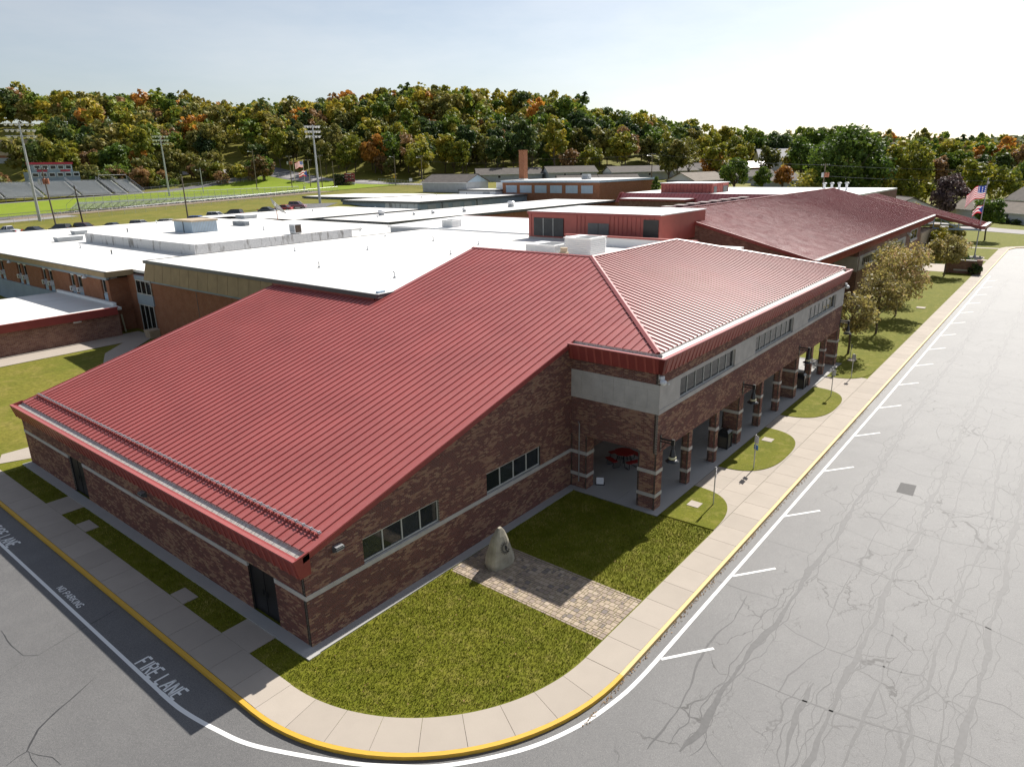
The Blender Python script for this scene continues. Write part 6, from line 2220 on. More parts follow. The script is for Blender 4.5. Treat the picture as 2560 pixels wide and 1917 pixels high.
# ---- named larger trees
def big(label, x, y, z, Hh, Rr, colour, seed, base=None, leaf=.4, n=3200, form='dome', droop=0, name='tree', r=.4, ncl=60):
    V, tn = crown_quads(seed, Hh, Rr, base if base is not None else Hh * .14, ncl, n, leaf, form, .5, droop)
    o = thing(name, label, 'tree', (x, y, z))
    quads('crown', V, LEAF[colour], o, tn)
    tm = trunk_mesh(seed, Hh, r, Rr, (base if base is not None else Hh * .14) + .5, 7)
    put('trunk', tm, 'bark', o)
    return o
big('broad drooping green tree, the largest crown right of centre', 212, 35.5, 4.5, 22.5, 12.6, 'green', 301, 1.5, .55, 8500, 'dome', .8, r=.7, ncl=90)
big('tall pointed yellow-green tree right of the largest crown', 222, 22.5, 2.5, 20.0, 8.2, 'yellowgreen', 302, 1.0, .5, 5500, 'round', .3, r=.5, ncl=70)
big('dark purple-leaved plum tree beside the white house', 222, 10.5, .5, 12.5, 5.2, 'purple', 303, .6, .42, 3600, 'dome')
big('pale flowering shrub tree in front of the purple tree', 186, 13.0, .2, 6.2, 3.6, 'thin', 304, .4, .3, 1500, 'dome')
big('round green street tree behind the small red plant room', 206, 66.5, 8.2, 10.2, 4.9, 'green', 305, .6, .36, 3600, 'dome')
big('smaller round green tree right of the first street tree', 216.5, 61.5, 8.0, 7.0, 3.3, 'green', 306, .6, .32, 2200, 'dome')
big('orange-green round tree at the right of the street trees', 226, 58.3, 8.2, 7.2, 3.6, 'orange', 307, .6, .32, 2200, 'dome')
big('pale willow-like tree below the big green crown', 196, 41.5, 4.5, 10, 5.0, 'yellowgreen', 308, .2, .34, 2800, 'dome', .8)
big('small round-headed tree on the lawn beside the flagpole', 164.3, -4.5, -.05, 9.2, 3.5, 'green', 309, 2.8, .3, 2900, 'round', r=.16)
big('dark pointed evergreen beside the orange brick gymnasium', 180.6, 80.3, 7.0, 6.2, 1.7, 'green', 310, .2, .26, 1300, 'cone', r=.1)
for i, (x, y, Hh, Rr, col) in enumerate([(262, 2, 15, 8, 'yellowgreen'), (272, -14, 14, 8.5, 'green'), (290, 12, 17, 9, 'yellowgreen'), (300, -2, 16, 9.5, 'green'), (284, -30, 15, 8, 'rust'), (320, -22, 17, 10, 'yellowgreen'), (245, 22, 13, 6, 'yellowgreen'),
                                         (262, 42, 15, 7, 'yellowgreen'), (280, 55, 14, 7, 'olive'), (300, 40, 15, 8, 'green'), (330, 20, 16, 9, 'olive'), (350, -50, 16, 9, 'green'), (340, 0, 16, 9, 'yellowgreen'), (238, 44, 13, 6, 'green'), (312, 62, 14, 7, 'yellowgreen'), (340, 50, 15, 8, 'green'), (290, 75, 13, 7, 'olive'), (330, 75, 14, 7, 'yellowgreen'), (375, 60, 15, 8, 'green'), (360, 25, 15, 8, 'olive')]):
    tree('tree', {'yellowgreen': 'yellow-green garden tree among the houses on the right', 'green': 'full green garden tree among the houses on the right', 'rust': 'rust-red garden tree at the right edge', 'olive': 'olive garden tree among the houses on the right'}[col],
         ('broad', i % 3), x, y, ht(x, y) - .3, col, Hh / 14.5, group=col + ' garden trees on the right')
# far belts on the right
nb = []
for k in range(420):
    d_ = rw.uniform(380, 1100)
    az = R(rw.uniform(-4, 17))
    x, y = -12 + d_ * math.cos(az), -19 + d_ * math.sin(az)
    nb.append((x, y))
FV, FT, FM = [], [], []
cols_ = ['yellowgreen', 'green', 'olive', 'rust']
for x, y in nb:
    V, tn = rw.choice(base_pool)
    sub = rw.sample(range(len(V)), 170)
    s = rw.uniform(.75, 1.15)
    FV.append(V[sub] * np.array([s, s, s]) * 1.0 + np.array([x, y, ht(x, y)]))
    FT.append(tn[sub])
    FM.append(np.full(170, rw.choice([0, 0, 1, 1, 2, 3]), np.int32))
fb = quads('far_trees', np.concatenate(FV), None, tone=np.concatenate(FT))
for c in cols_:
    fb.materials.append(LEAF[c])
fb.polygons.foreach_set('material_index', np.concatenate(FM))
stuff(put('far_trees', fb, None))['label'] = 'belt of far trees beyond the houses on the right'
def far_hill():
    line = np.array([(1500, 700, 6), (1750, 420, 20), (1806, 247, 40), (1890, 148, 54), (1960, 0, 66), (2010, -200, 66), (2000, -500, 40), (1900, -900, 10)], float)
    us = np.linspace(0, len(line) - 1, 170)
    P = np.stack([np.interp(us, range(len(line)), line[:, i]) for i in range(3)], 1)
    T = np.gradient(P[:, :2], axis=0)
    T /= np.linalg.norm(T, axis=1)[:, None]
    Nn = np.stack([-T[:, 1], T[:, 0]], 1)
    w = np.linspace(-420, 420, 90)
    X = P[:, None, 0] + Nn[:, None, 0] * w[None]
    Y = P[:, None, 1] + Nn[:, None, 1] * w[None]
    Z = P[:, None, 2] * (np.cos(w / 420 * math.pi / 2) ** 1.3)[None] + 9 * (RNG.random(X.shape) - .35) - 4
    i = np.arange(X.size).reshape(X.shape)
    Fq = np.stack([i[:-1, :-1], i[1:, :-1], i[1:, 1:], i[:-1, 1:]], -1).reshape(-1, 4)
    me = bpy.data.meshes.new('hill')
    me.from_pydata(np.stack([X, Y, Z], -1).reshape(-1, 3).tolist(), [], Fq.tolist())
    return struct(put('hill', me, plain('distant_wood', (0.075, 0.095, 0.035), .95, .5, .05, spec=.1)))
far_hill()

# ---- small ornamental trees on the front lawn
def crab(label, x, y, Hh, Rr, seed, n=2600, colour='thin', leaf=.15, base=1.5):
    o = thing('ornamental_tree', label, 'tree', (x, y, -.02), 0, 'ornamental trees on the front lawn')
    V, tn = crown_quads(seed, Hh, Rr, base, 46, n, leaf, 'round', .3)
    quads('crown', V, LEAF[colour], o, tn)
    rr = random.Random(seed)
    mb = MB()
    mb.tube([(0, 0, -.2), (.02, 0, .6), (.06, .04, base + .2), (.1, .1, Hh * .55), (.05, .05, Hh * .8)], [.12, .1, .085, .05, .015], 7)
    for k in range(13):
        a = k * 2.4 + rr.random()
        z0 = base * .9 + (Hh * .45) * k / 13
        l = Rr * rr.uniform(.55, .95) * (1 - .35 * k / 13)
        mb.tube([(.05, .03, z0), (.05 + l * .45 * math.cos(a), l * .45 * math.sin(a), z0 + l * .45), (.05 + l * math.cos(a), l * math.sin(a), z0 + l * .75)], [.045, .03, .008], 5)
        for q in range(2):
            a2 = a + rr.uniform(-.8, .8)
            mb.tube([(.05 + l * .5 * math.cos(a), l * .5 * math.sin(a), z0 + l * .48), (.05 + l * .5 * math.cos(a) + l * .4 * math.cos(a2), l * .5 * math.sin(a) + l * .4 * math.sin(a2), z0 + l * (.6 + .3 * q))], [.02, .006], 4)
    mb.build('trunk', 'bark', o)
    # mulch ring
    return o
crab('sparse small tree nearest the arcade end', 54.5, -5.05, 6.2, 2.5, 401, 2300)
crab('second sparse small tree along the front lawn', 64.0, -5.3, 6.8, 2.9, 402, 2700)
crab('third and fullest small tree along the front lawn', 74.2, -5.1, 8.6, 3.7, 403, 4200, 'thin', .16)
crab('yellowing small tree close to the entrance wing wall', 83.5, -2.6, 7.6, 3.4, 404, 3600, 'thin', .17)
crab('low spreading tree next to the brick sign wall', 108.2, -5.05, 6.4, 3.0, 405, 3000, 'thin', .18)
crab('low green tree on the lawn under the canopy', 128.6, -.7, 5.6, 2.8, 406, 2600, 'yellowgreen', .2, .9)
crab('dark low shrub tree behind the flagpole walk', 148, -.2, 4.4, 2.6, 407, 2400, 'olive', .2, .6)

# ------------------------------------------------------------------ brick sign wall, bench, flagpole
sw_ = thing('sign_wall', 'low dark brick sign wall with stone cap beside the lawn walk', 'sign wall', (112.2, -6.6, 0))
MB().box(-.3, .3, -1.9, 1.7, 0, 1.9).build('wall', 'brick_far', sw_)
MB().box(-.45, .45, -2.6, -1.9, 0, 2.1).box(-.45, .45, 1.5, 2.1, 0, 2.1).build('pier', 'brick_far', sw_)
MB().box(-.36, .36, -1.9, 1.7, 1.9, 2.02).build('cap', 'stone', sw_)
MB().box(-.36, -.3, -1.4, .9, .4, .62).build('name_strip', 'stone', sw_)
tree('bush', 'clipped dark bush at the end of the brick sign wall', ('bush', 0), 111.9, -9.0 + .6, 0, 'dark', .42, .5, cat='bush')
tree('bush', 'leafy bush behind the brick sign wall', ('bush', 1), 114.6, -6.7, 0, 'dark', .5, .55, cat='bush')
for i, (x, y) in enumerate(((113.5, 0.2), (119.5, 1.0))):
    bn = thing('bench', 'flat metal bench by the pale walk, ' + ('nearer the sign wall' if i == 0 else 'nearer the stone pier'), 'bench', (x, y, 0), R(80))
    MB().box(-1.8, 1.8, -.25, .25, .42, .48).build('seat', 'frame_alu', bn)
    for u in (-1.5, 1.5):
        MB().box(u - .04, u + .04, -.2, .2, 0, .42).build('leg', 'frame_alu', bn)
def flag_mats():
    out = {}
    for n_, c in (('red', (.50, .03, .05)), ('white', (.78, .76, .76)), ('blue', (.035, .06, .25))):
        m, t, b = nmat('flag_' + n_)
        b.inputs['Base Color'].default_value = (*c, 1)
        b.inputs['Roughness'].default_value = .8
        tr = t.nodes.new('ShaderNodeBsdfTranslucent')
        tr.inputs['Color'].default_value = (*c, 1)
        ms = t.nodes.new('ShaderNodeMixShader')
        ms.inputs[0].default_value = .4
        t.links.new(b.outputs[0], ms.inputs[1])
        t.links.new(tr.outputs[0], ms.inputs[2])
        t.links.new(ms.outputs[0], t.nodes['Material Output'].inputs['Surface'])
        out[n_] = m
    return out
FM_ = flag_mats()
def flag(label, x, y, ztop, Wd, Hh, az, kind='stripes', droop=.45):
    o = thing('flag', label, 'flag', (x, y, ztop - Hh))
    nu, nv = 26, 13
    vid = {}
    V = []
    for i in range(nu + 1):
        for j in range(nv + 1):
            u, v = i / nu, j / nv
            r_ = u * Wd * .88
            off = .10 * Wd * math.sin(u * 7 + v * 1.5) * u
            hh = v * Hh
            if kind == 'state':
                pinch = (1 - .25 * u)
                hh = Hh / 2 + (v - .5) * Hh * pinch
            px = r_ * math.cos(az) - off * math.sin(az)
            py = r_ * math.sin(az) + off * math.cos(az)
            V.append((px, py, hh - droop * Wd * u * u * .55 - .05 * Wd * math.sin(u * 9)))
            vid[i, j] = len(V) - 1
    fs, ms = [], []
    for i in range(nu):
        for j in range(nv):
            fs.append((vid[i, j], vid[i + 1, j], vid[i + 1, j + 1], vid[i, j + 1]))
            row = nv - 1 - j
            if kind == 'stripes':
                m = 2 if (i < nu * .4 and row < 7) else (0 if row % 2 == 0 else 1)
                if m == 2 and i % 2 == 1 and row % 2 == 1:
                    m = 1 if (i // 2 + row) % 2 else 2
            else:
                c = abs(j - nv / 2 + .5) / (nv / 2)
                m = 2 if i < nu * .42 * (1 - c) else (0 if (j // 3) % 2 == 0 else 1)
            ms.append(m)
    me = bpy.data.meshes.new('cloth')
    me.from_pydata(V, [], fs)
    for n_ in ('red', 'white', 'blue'):
        me.materials.append(FM_[n_])
    me.polygons.foreach_set('material_index', ms)
    me.polygons.foreach_set('use_smooth', [True] * len(fs))
    put('cloth', me, None, o)
    return o
fp = thing('flagpole', 'tall silver flagpole on the round pad in front of the canopy', 'flagpole', (133.2, -6.1, 0))
MB().tube([(0, 0, 0), (0, 0, 13.0)], [.11, .06], 10).build('pole', 'galv', fp)
MB().lathe([(.02, -.1), (.13, 0), (.13, .1), (.02, .2)], 10, (0, 0, 13.1)).box(-.2, .3, -.25, .1, 12.3, 12.6).build('finial', 'galv', fp)
MB().lathe([(.3, 0), (.3, .12), (.14, .3)], 12).build('base', 'galv', fp)
for a in (0, 2.1, 4.2):
    f_ = MB().box(1.0 * math.cos(a) - .15, 1.0 * math.cos(a) + .15, 1.0 * math.sin(a) - .15, 1.0 * math.sin(a) + .15, 0, .35)
    f_.build('floodlight', 'frame_alu', fp)
flag('large stars-and-stripes flag on the front flagpole', 133.2, -6.1, 12.2, 3.3, 2.1, R(115), droop=.9)
flag('smaller red and white state flag under the large flag', 133.2, -6.1, 8.9, 1.8, 1.35, R(118), 'state', .8)

# ------------------------------------------------------------------ stadium behind the school
drape('running_track', 15, 190, 196, 288, 'track', .05, 6)
drape('sports_field', 20, 178, 205, 279, 'field', .09, 6)
drape('sports_field', 150, 186, 196, 245, 'field', .12, 6)
drape('gravel_path', 10, 62, 184, 193.5, 'gravel_road', .05, 4)
drape('dirt_bank', 50, 150, 192, 199, 'dirt', .08, 5)
struct(ribbon(ROADP, 6.5, 0, zf=lambda x, y: ht(x, y) + .12, step=4).build('hill_road', 'gravel_road'))
struct(ribbon([(20, 152), (50, 141), (66, 134), (95, 138), (110, 150)], 14, 0, zf=lambda x, y: ht(x, y) + .06, step=4).build('rear_car_park', 'asphalt'))

nbl = thing('visitor_bleachers', 'long aluminium bleacher stand seen from behind across the field', 'bleachers')
bx0, bx1 = 69.0, 142.5
def zb(x):
    return 7.0 + (x - 69) * .012
ROW = 9
for k in range(ROW):
    y = 204.2 + .78 * k
    z = 8.75 - .27 * k
    MB().box(bx0 + .3, bx1 - .3, y - .14, y + .14, z + .36, z + .41).build('seat_plank', 'bench_grey', nbl)
    MB().box(bx0 + .3, bx1 - .3, y + .2, y + .6, z - .02, z + .03).build('foot_plank', 'bench_grey', nbl)
MB().box(bx0, bx1, 202.9, 204.1, 8.62, 8.76).build('rear_walkway', 'bench_grey', nbl)
n_ = 32
for k in range(n_ + 1):
    x = bx0 + (bx1 - bx0) * k / n_
    g = ht(x, 203) - .2
    f = MB().tube([(x, 202.9, g), (x, 202.9, 10.85)], .05, 5).tube([(x, 204.6, g), (x, 204.6, 8.5)], .04, 5).tube([(x, 207.2, g), (x, 207.2, 7.6)], .04, 5).tube([(x, 202.9, 8.55), (x, 211.2, 6.2)], .06, 5)
    f.build('support_frame', 'galv', nbl)
    if k < n_ and k % 2 == 0:
        x2 = bx0 + (bx1 - bx0) * (k + 1) / n_
        MB().tube([(x, 202.9, g + .1), (x2, 202.9, 8.5)], .03, 5).tube([(x, 202.9, 8.5), (x2, 202.9, g + .1)], .03, 5).build('cross_brace', 'galv', nbl)
MB().tube([(bx0, 202.9, 10.85), (bx1, 202.9, 10.85)], .06, 6).tube([(bx0, 202.9, 9.8), (bx1, 202.9, 9.8)], .03, 5).tube([(bx0, 202.9, 8.9), (bx1, 202.9, 8.9)], .03, 5).build('back_rail', 'galv', nbl)
MB().face([(bx0, 202.92, 8.8), (bx1, 202.92, 8.8), (bx1, 202.92, 10.8), (bx0, 202.92, 10.8)]).build('rail_mesh', 'chain', nbl)
for xx in (bx0, bx1):
    MB().tube([(xx, 202.9, 10.85), (xx, 211.3, 8.2)], .05, 5).tube([(xx, 211.3, 8.2), (xx, 211.3, 6.2)], .04, 5).build('end_rail', 'galv', nbl)
# riprap under the stand
B = []
for k in range(900):
    x, y = rw.uniform(62, 146), rw.uniform(199.3, 202.6)
    s = rw.uniform(.2, .5)
    z = ht(x, y) + (202.6 - y) * 0 + .05
    a = rw.uniform(0, 3)
    c, sn = math.cos(a) * s, math.sin(a) * s
    q = [(-1, -.7), (1, -.8), (.9, .7), (-.8, .9)]
    bb = [(x + u * c - v * sn, y + u * sn + v * c, z - .3) for u, v in q] + [(x + .7 * (u * c - v * sn), y + .7 * (u * sn + v * c), z + s * rw.uniform(.6, 1.1)) for u, v in q]
    B.append(bb)
stuff(put('riprap', boxes_mesh('riprap', np.array(B)), 'riprap'))['label'] = 'grey riprap stones under the bleachers'

hb = thing('home_bleachers', 'grey home-side bleachers below the press box across the field', 'bleachers')
for (x0, x1) in ((60, 75.6), (76.2, 88.6), (89.4, 101), (101.8, 112.6), (114, 118.6), (119.4, 125)):
    for k in range(13):
        y = 285.5 + 1.05 * k
        z = 9.0 + .40 * k
        MB().box(x0, x1, y, y + .34, z + .36, z + .43).build('seat_plank', 'bench_grey', hb)
        MB().box(x0, x1, y + .42, y + .95, z + .02, z + .08).build('foot_plank', 'bench_grey', hb)
    MB().face([(x0, 285.4, 8.6), (x1, 285.4, 8.6), (x1, 299.5, 13.9), (x0, 299.5, 13.9)]).build('underside', 'frame_alu', hb)
    for xx in (x0 - .2, x1 + .2):
        MB().tube([(xx, 285.4, 10.0), (xx, 299.3, 15.3)], .07, 5).tube([(xx, 285.4, 9.4), (xx, 299.3, 14.7)], .04, 5).tube([(xx, 285.4, 8.4), (xx, 285.4, 10.0)], .05, 5).tube([(xx, 299.3, 10), (xx, 299.3, 15.3)], .05, 5).build('aisle_rail', 'galv', hb)
MB().tube([(114, 299.4, 15.9), (125, 299.4, 15.9)], .07, 5).tube([(114, 299.4, 14), (114, 299.4, 15.9)], .06, 5).tube([(125, 299.4, 14), (125, 299.4, 15.9)], .06, 5).build('top_rail', 'galv', hb)
for k in range(22):
    x = 61 + k * 3
    MB().tube([(x, 286.5, 6), (x, 286.5, 9.0)], .08, 5).tube([(x, 297, 6), (x, 297, 13)], .08, 5).build('support_frame', 'galv', hb)
pb = thing('press_box', 'two-storey grey press box with red roof band above the home bleachers', 'press box', (100, 305, 0))
MB().box(-9.2, 9.2, 0, 5, 11, 17.6).box(-7.4, 7.2, .6, 5, 17.6, 20.4).build('wall', 'blue_grey', pb)
MB().box(-7.7, 7.5, .2, 5.2, 20.4, 21.2).build('roof_band', 'banner_red', pb)
for k in range(6):
    x = -7.9 + k * 2.95
    f = MB().box(x, x + 2.2, -.08, 0, 15.7, 17.2).build('window', 'white_plastic', pb)
    MB().box(x + .18, x + 2.02, -.1, -.08, 15.88, 17.02).build('pane', 'dark_glass', f)
for k in range(5):
    x = -6.6 + k * 2.8
    f = MB().box(x, x + 2.2, .5, .6, 18.5, 20.1).build('window', 'white_plastic', pb)
    MB().box(x + .18, x + 2.02, .47, .5, 18.68, 19.92).build('pane', 'dark_glass', f)
for x in (-5.8, 2.6):
    MB().box(x, x + 3.6, .52, .6, 17.0 + .35, 18.35).build('banner', 'banner_red', pb)
hsch = thing('hillside_school', 'long banded concrete and red brick building up on the left hillside', 'building')
foot = [(70, 458), (124, 398), (152, 440), (98, 500)]
zg = 24.2
for z0, z1, m_, nm in ((zg - 4, zg + .6, 'grey_wall', 'plinth'), (zg + .6, zg + 1.8, 'brick_orange', 'brick_band'), (zg + 1.8, zg + 4.6, 'stone_tan', 'concrete_band'), (zg + 4.6, zg + 5.8, 'brick_orange', 'brick_band'), (zg + 5.8, zg + 9.0, 'stone_tan', 'concrete_band')):
    MB().prism([(x, y, z0) for x, y in foot], (0, 0, z1 - z0)).build(nm, m_, hsch)
MB().prism([(x, y, zg + 9.0) for x, y in foot], (0, 0, .25)).build('roof', 'dark_coping', hsch)
for t in (.12, .3, .62, .8):
    ax, ay = 70 + 54 * t, 458 - 60 * t
    MB().prism([(ax, ay, zg + 4.75), (ax + 4.7, ay - 5.2, zg + 4.75), (ax + 4.7, ay - 5.2, zg + 5.65), (ax, ay, zg + 5.65)], (-.15, -.14, 0)).build('window', 'dark_glass', hsch)

# lights, poles, wires
def mast(label, x, y, z0, z1, rows, per, w, az, group='stadium light masts'):
    o = thing('light_mast', label, 'light mast', (x, y, z0), az, group)
    h = z1 - z0
    MB().tube([(0, 0, -.5), (0, 0, h + .3)], [.38, .18], 10).build('pole', 'galv', o)
    lamp_me = MB().lathe([(.06, .3), (.2, .2), (.36, -.1), (.34, -.18), (.1, -.12)], 9).mesh('lamp_head')
    for r_ in range(rows):
        z = h - r_ * h * .062
        MB().box(-w / 2, w / 2, -.09, .09, z - .08, z + .08).build('crossarm', 'galv', o)
        nl = per if r_ < rows - 1 else per - 1
        for k in range(nl):
            u = -w / 2 + w * (k + .5) / nl
            c = put('lamp_head', lamp_me, 'white_plastic', o, (u, .45, z - .15), (R(-50), 0, 0))
    return o
mast('tall stadium light mast at the far left with three rows of lamps', 51.5, 179.9, 6.0, 28.3, 3, 6, 6.4, R(-15))
mast('light mast behind the left end of the home bleachers', 115.4, 244.2, 8.5, 29.0, 3, 6, 5.6, R(-15))
mast('light mast rising beside the blue classroom block', 111.7, 149.1, 7.4, 28.0, 3, 6, 4.6, R(-15))
def upole(label, x, y, z0, z1, mat='wood_pole', arm=True, xf=False, lampd=False, lean=0, az=R(-40)):
    o = thing('utility_pole', label, 'utility pole', (x, y, z0), az)
    h = z1 - z0
    MB().tube([(0, 0, -1), (lean, 0, h)], [.19, .12], 8).build('pole', mat, o)
    if arm:
        MB().box(-1.2 + lean, 1.2 + lean, -.06, .06, h - .5, h - .35).build('crossarm', mat, o)
        for u in (-1.1, -.5, .5, 1.1):
            MB().lathe([(.05, 0), (.07, .1), (.03, .2)], 6, (u + lean, 0, h - .35)).build('insulator', 'white_plastic', o)
    if xf:
        for u in (-.75, .1, .75):
            MB().lathe([(.3, 0), (.33, .1), (.33, 1.0), (.25, 1.15)], 10, (u + lean, -.35, h - 3.4)).build('transformer', 'rust_can' if u > 0 else 'galv', o)
    if lampd:
        MB().tube([(lean, 0, h - 1), (lean - 1.6, 0, h - .7)], .05, 5).build('lamp_arm', 'galv', o)
        MB().lathe([(.1, .15), (.3, 0), (.25, -.12), (.05, -.18)], 8, (lean - 1.7, 0, h - .75)).build('lamp_head', 'white_plastic', o)
    return o
upole('leaning utility pole with rusty transformers in front of the home bleachers', 46.0, 153.6, 5.4, 18.2, 'wood_pole', True, True, lean=-.5)
upole('short dark utility pole with tangled wires at its top', 49.7, 148.9, 5.4, 14.4, 'dark_pole', False, lean=-.35)
upole('thin pole standing in front of the long bleachers', 68.3, 139.7, 5.8, 15.8, 'wood_pole', False)
upole('short lamp pole by the field fence', 131.5, 249.7, 9.0, 17.9, 'galv', False, lampd=True)
upole('utility pole with grey transformers behind the flags', 162.5, 236, 9.5, 22.0, 'wood_pole', True, True)
upole('utility pole right of the small flags', 168, 231, 9.5, 20.5, 'wood_pole', True)
upole('double utility pole with street lamp near the scoreboard', 164.5, 218.5, 9.3, 22.0, 'wood_pole', True, False, True)
upole('slim guy pole next to the double pole', 167.3, 214.5, 9.3, 19.5, 'wood_pole', False)
upole('utility pole on the hill road above the bushes', 149.5, 241, 9.5, 24.5, 'wood_pole', False, False, True)
upole('pair-lamp pole beside the grey shed road', 182.6, 195.4, 9.4, 21.5, 'wood_pole', False, False, True)
upole('utility pole with street lamp left of the grey shed', 189.5, 187.4, 9.6, 21.0, 'wood_pole', True, False, True)
upole('utility pole above the house roofs right of the gymnasium', 199.7, 91.9, 8.4, 19.6, 'wood_pole', True, False, True)
upole('utility pole in front of the largest green tree', 184.4, 34.3, 4, 15.7, 'wood_pole', True, True)
upole('thin pole right of the brick chimney', 203.8, 145.9, 9, 19.3, 'wood_pole', False, False, True)
def wire(label, pts, sag=.6, r=.03):
    P = []
    for a, b in zip(pts[:-1], pts[1:]):
        for k in range(11):
            t = k / 10
            P.append((a[0] + (b[0] - a[0]) * t, a[1] + (b[1] - a[1]) * t, a[2] + (b[2] - a[2]) * t - sag * 4 * t * (1 - t)))
    return tag(MB().tube(P, r, 4).build('power_line', 'dark_coping'), label, 'wire')
wire('power line from the right-hand pole across the right trees, upper', [(199.7, 91.9, 19.3), (184.4, 34.3, 15.3), (205, -12, 13.5), (230, -60, 13.5)])
wire('power line from the right-hand pole across the right trees, lower', [(184.4, 34.3, 12.6), (205, -12, 11), (230, -60, 11)])
wire('power line above the house roofs behind the gymnasium', [(203.8, 145.9, 19), (199.7, 91.9, 19.2)])
wire('power line crossing in front of the dark trees above the grey shed', [(189.5, 187.4, 19), (203.8, 145.9, 17.5)])
wire('drooping cable between the two left poles', [(45.6, 153.5, 11.8), (49.4, 148.9, 13.0)], .5, .05)

def fence(label, pts, h, post='galv', step=3.0, dark=False):
    o = thing('chain_fence', label, 'fence')
    P = []
    for a, b in zip(pts[:-1], pts[1:]):
        n = max(1, int(math.hypot(b[0] - a[0], b[1] - a[1]) / step))
        for k in range(n):
            P.append((a[0] + (b[0] - a[0]) * k / n, a[1] + (b[1] - a[1]) * k / n))
    P.append(pts[-1])
    top = [(x, y, ht(x, y) + h) for x, y in P]
    for (x, y), t in zip(P, top):
        MB().tube([(x, y, t[2] - h - .2), t], .035, 5).build('post', post, o)
    MB().tube(top, .035 if not dark else .06, 5).build('top_rail', 'dark_coping' if dark else post, o)
    m = MB()
    for a, b in zip(top[:-1], top[1:]):
        m.face([(a[0], a[1], a[2] - h + .05), (b[0], b[1], b[2] - h + .05), b, a])
    m.build('mesh', 'chain', o)
fence('black-topped chain fence along the near side of the track', [(14, 196.5), (68, 196.5)], 1.3, dark=True)
fence('chain fence between the rear cars and the stadium', [(18, 181), (70, 176), (150, 190)], 1.8)
fence('chain fence behind the far side of the field', [(126, 288), (185, 268)], 2.0)
fence('chain fence along the road left of the grey shed', [(188, 212), (176, 178), (166, 156)], 2.2)

# scoreboard, hedge block, goal post, small flags, road signs
sb = thing('scoreboard', 'maroon football scoreboard with arched top beside a dark hedge', 'scoreboard', (181, 222, 8.6), R(128 - 90))
MB().box(-.12, .12, -2.3, 2.3, 2.6, 5.6).prism([(-.12, 2.3 * math.cos(a), 5.6 + .8 * math.sin(a)) for a in np.linspace(0, math.pi, 11)], (.24, 0, 0)).build('board', 'scorered', sb)
MB().box(-.14, .14, -2.2, 2.2, .7, 2.6).build('sponsor_panel', 'sign_white', sb)
mk = MB()
for z, ww in ((5.85, 1.0),):
    mk.box(-.15, -.12, -ww, ww, z, z + .22)
for z in (3.9, 5.0):
    for y in (-1.8, -.95, .6, 1.4):
        mk.box(-.15, -.12, y, y + .55, z, z + .16)
mk.build('lettering', 'sign_white', sb)
MB().box(-.15, -.12, -.9, .9, 4.4, 4.9).box(-.15, -.12, -2.0, -1.0, 3.2, 3.7).box(-.15, -.12, 1.0, 2.0, 3.2, 3.7).build('digit_panel', 'door_black', sb)
MB().box(-.16, -.12, -.4, .4, .9, 2.4).box(-.16, -.14, -2, -.8, 1.2, 1.8).build('sponsor_mark', 'navy', sb)
for y in (-1.8, 1.8):
    MB().box(-.1, .1, y - .12, y + .12, -.5, 2.6).build('post', 'galv', sb)
tree('bush', 'low bush in front of the scoreboard', ('bush', 0), 179.5, 220.5, ht(179.5, 220.5), 'olive', .8, .5, cat='bush')
V, tn = crown_quads(501, 7.2, 2.2, 0.0, 60, 1600, .35, 'round', .5)
V = V * np.array([1, 1, 1])
hd = thing('arborvitae_hedge', 'dark square-cut evergreen hedge beside the scoreboard', 'hedge', (178.0, 225.0, 7.6), R(38))
rr = np.random.default_rng(9)
nq = 2200
Pq = np.stack([rr.uniform(-1.0, 1.0, nq), rr.uniform(-2.0, 2.0, nq), rr.uniform(0, 6.8, nq)], 1)
sd = rr.integers(0, 3, nq)
Pq[:, 0] = np.where(sd == 0, np.sign(Pq[:, 0]), Pq[:, 0])
Pq[:, 1] = np.where(sd == 1, 2 * np.sign(Pq[:, 1]), Pq[:, 1])
Vq = Pq[:, None, :] + rr.normal(0, .22, (nq, 4, 3))
quads('foliage', Vq, LEAF['dark'], hd, rr.random(nq) * .5)
MB().box(-.9, .9, -1.85, 1.85, -.5, 6.5).build('core', 'bark', hd)
gp = thing('goal_post', 'yellow gooseneck goal post with padded base on the field', 'goal post', (150.9, 212, 8.3), R(38))
MB().tube([(1.2, 0, 0), (1.2, 0, 2.2), (.9, 0, 3.0), (0, 0, 3.3)], .13, 8).build('gooseneck', 'cream_coat', gp)
MB().tube([(0, -2.8, 3.3), (0, 2.8, 3.3)], .08, 8).build('crossbar', 'cream_coat', gp)
for y in (-2.8, 2.8):
    MB().tube([(0, y, 3.3), (0, y, 11.5)], .06, 6).build('upright', 'cream_coat', gp)
MB().lathe([(.35, 0), (.35, 2.0), (.3, 2.05)], 10, (1.2, 0, 0)).build('pad', 'frame_alu', gp)
for i, (x, y, zt, k_, lab) in enumerate([(159.7, 223, 19.8, 'stripes', 'small stars-and-stripes flag at the stadium'), (160.6, 222.4, 16.4, 'state', 'small red and white flag below the stadium flag')]):
    if i == 0:
        q = thing('flagpole', 'slim white flagpole at the stadium', 'flagpole', (159.7, 223, 8.8))
        MB().tube([(0, 0, 0), (0, 0, 11.2)], .07, 6).build('pole', 'white_plastic', q)
        MB().lathe([(.02, 0), (.12, .1), (.02, .2)], 8, (0, 0, 11.2)).build('finial', 'galv', q)
    flag(lab, x, y, zt, 3.6, 2.3, R(125), k_, .35)
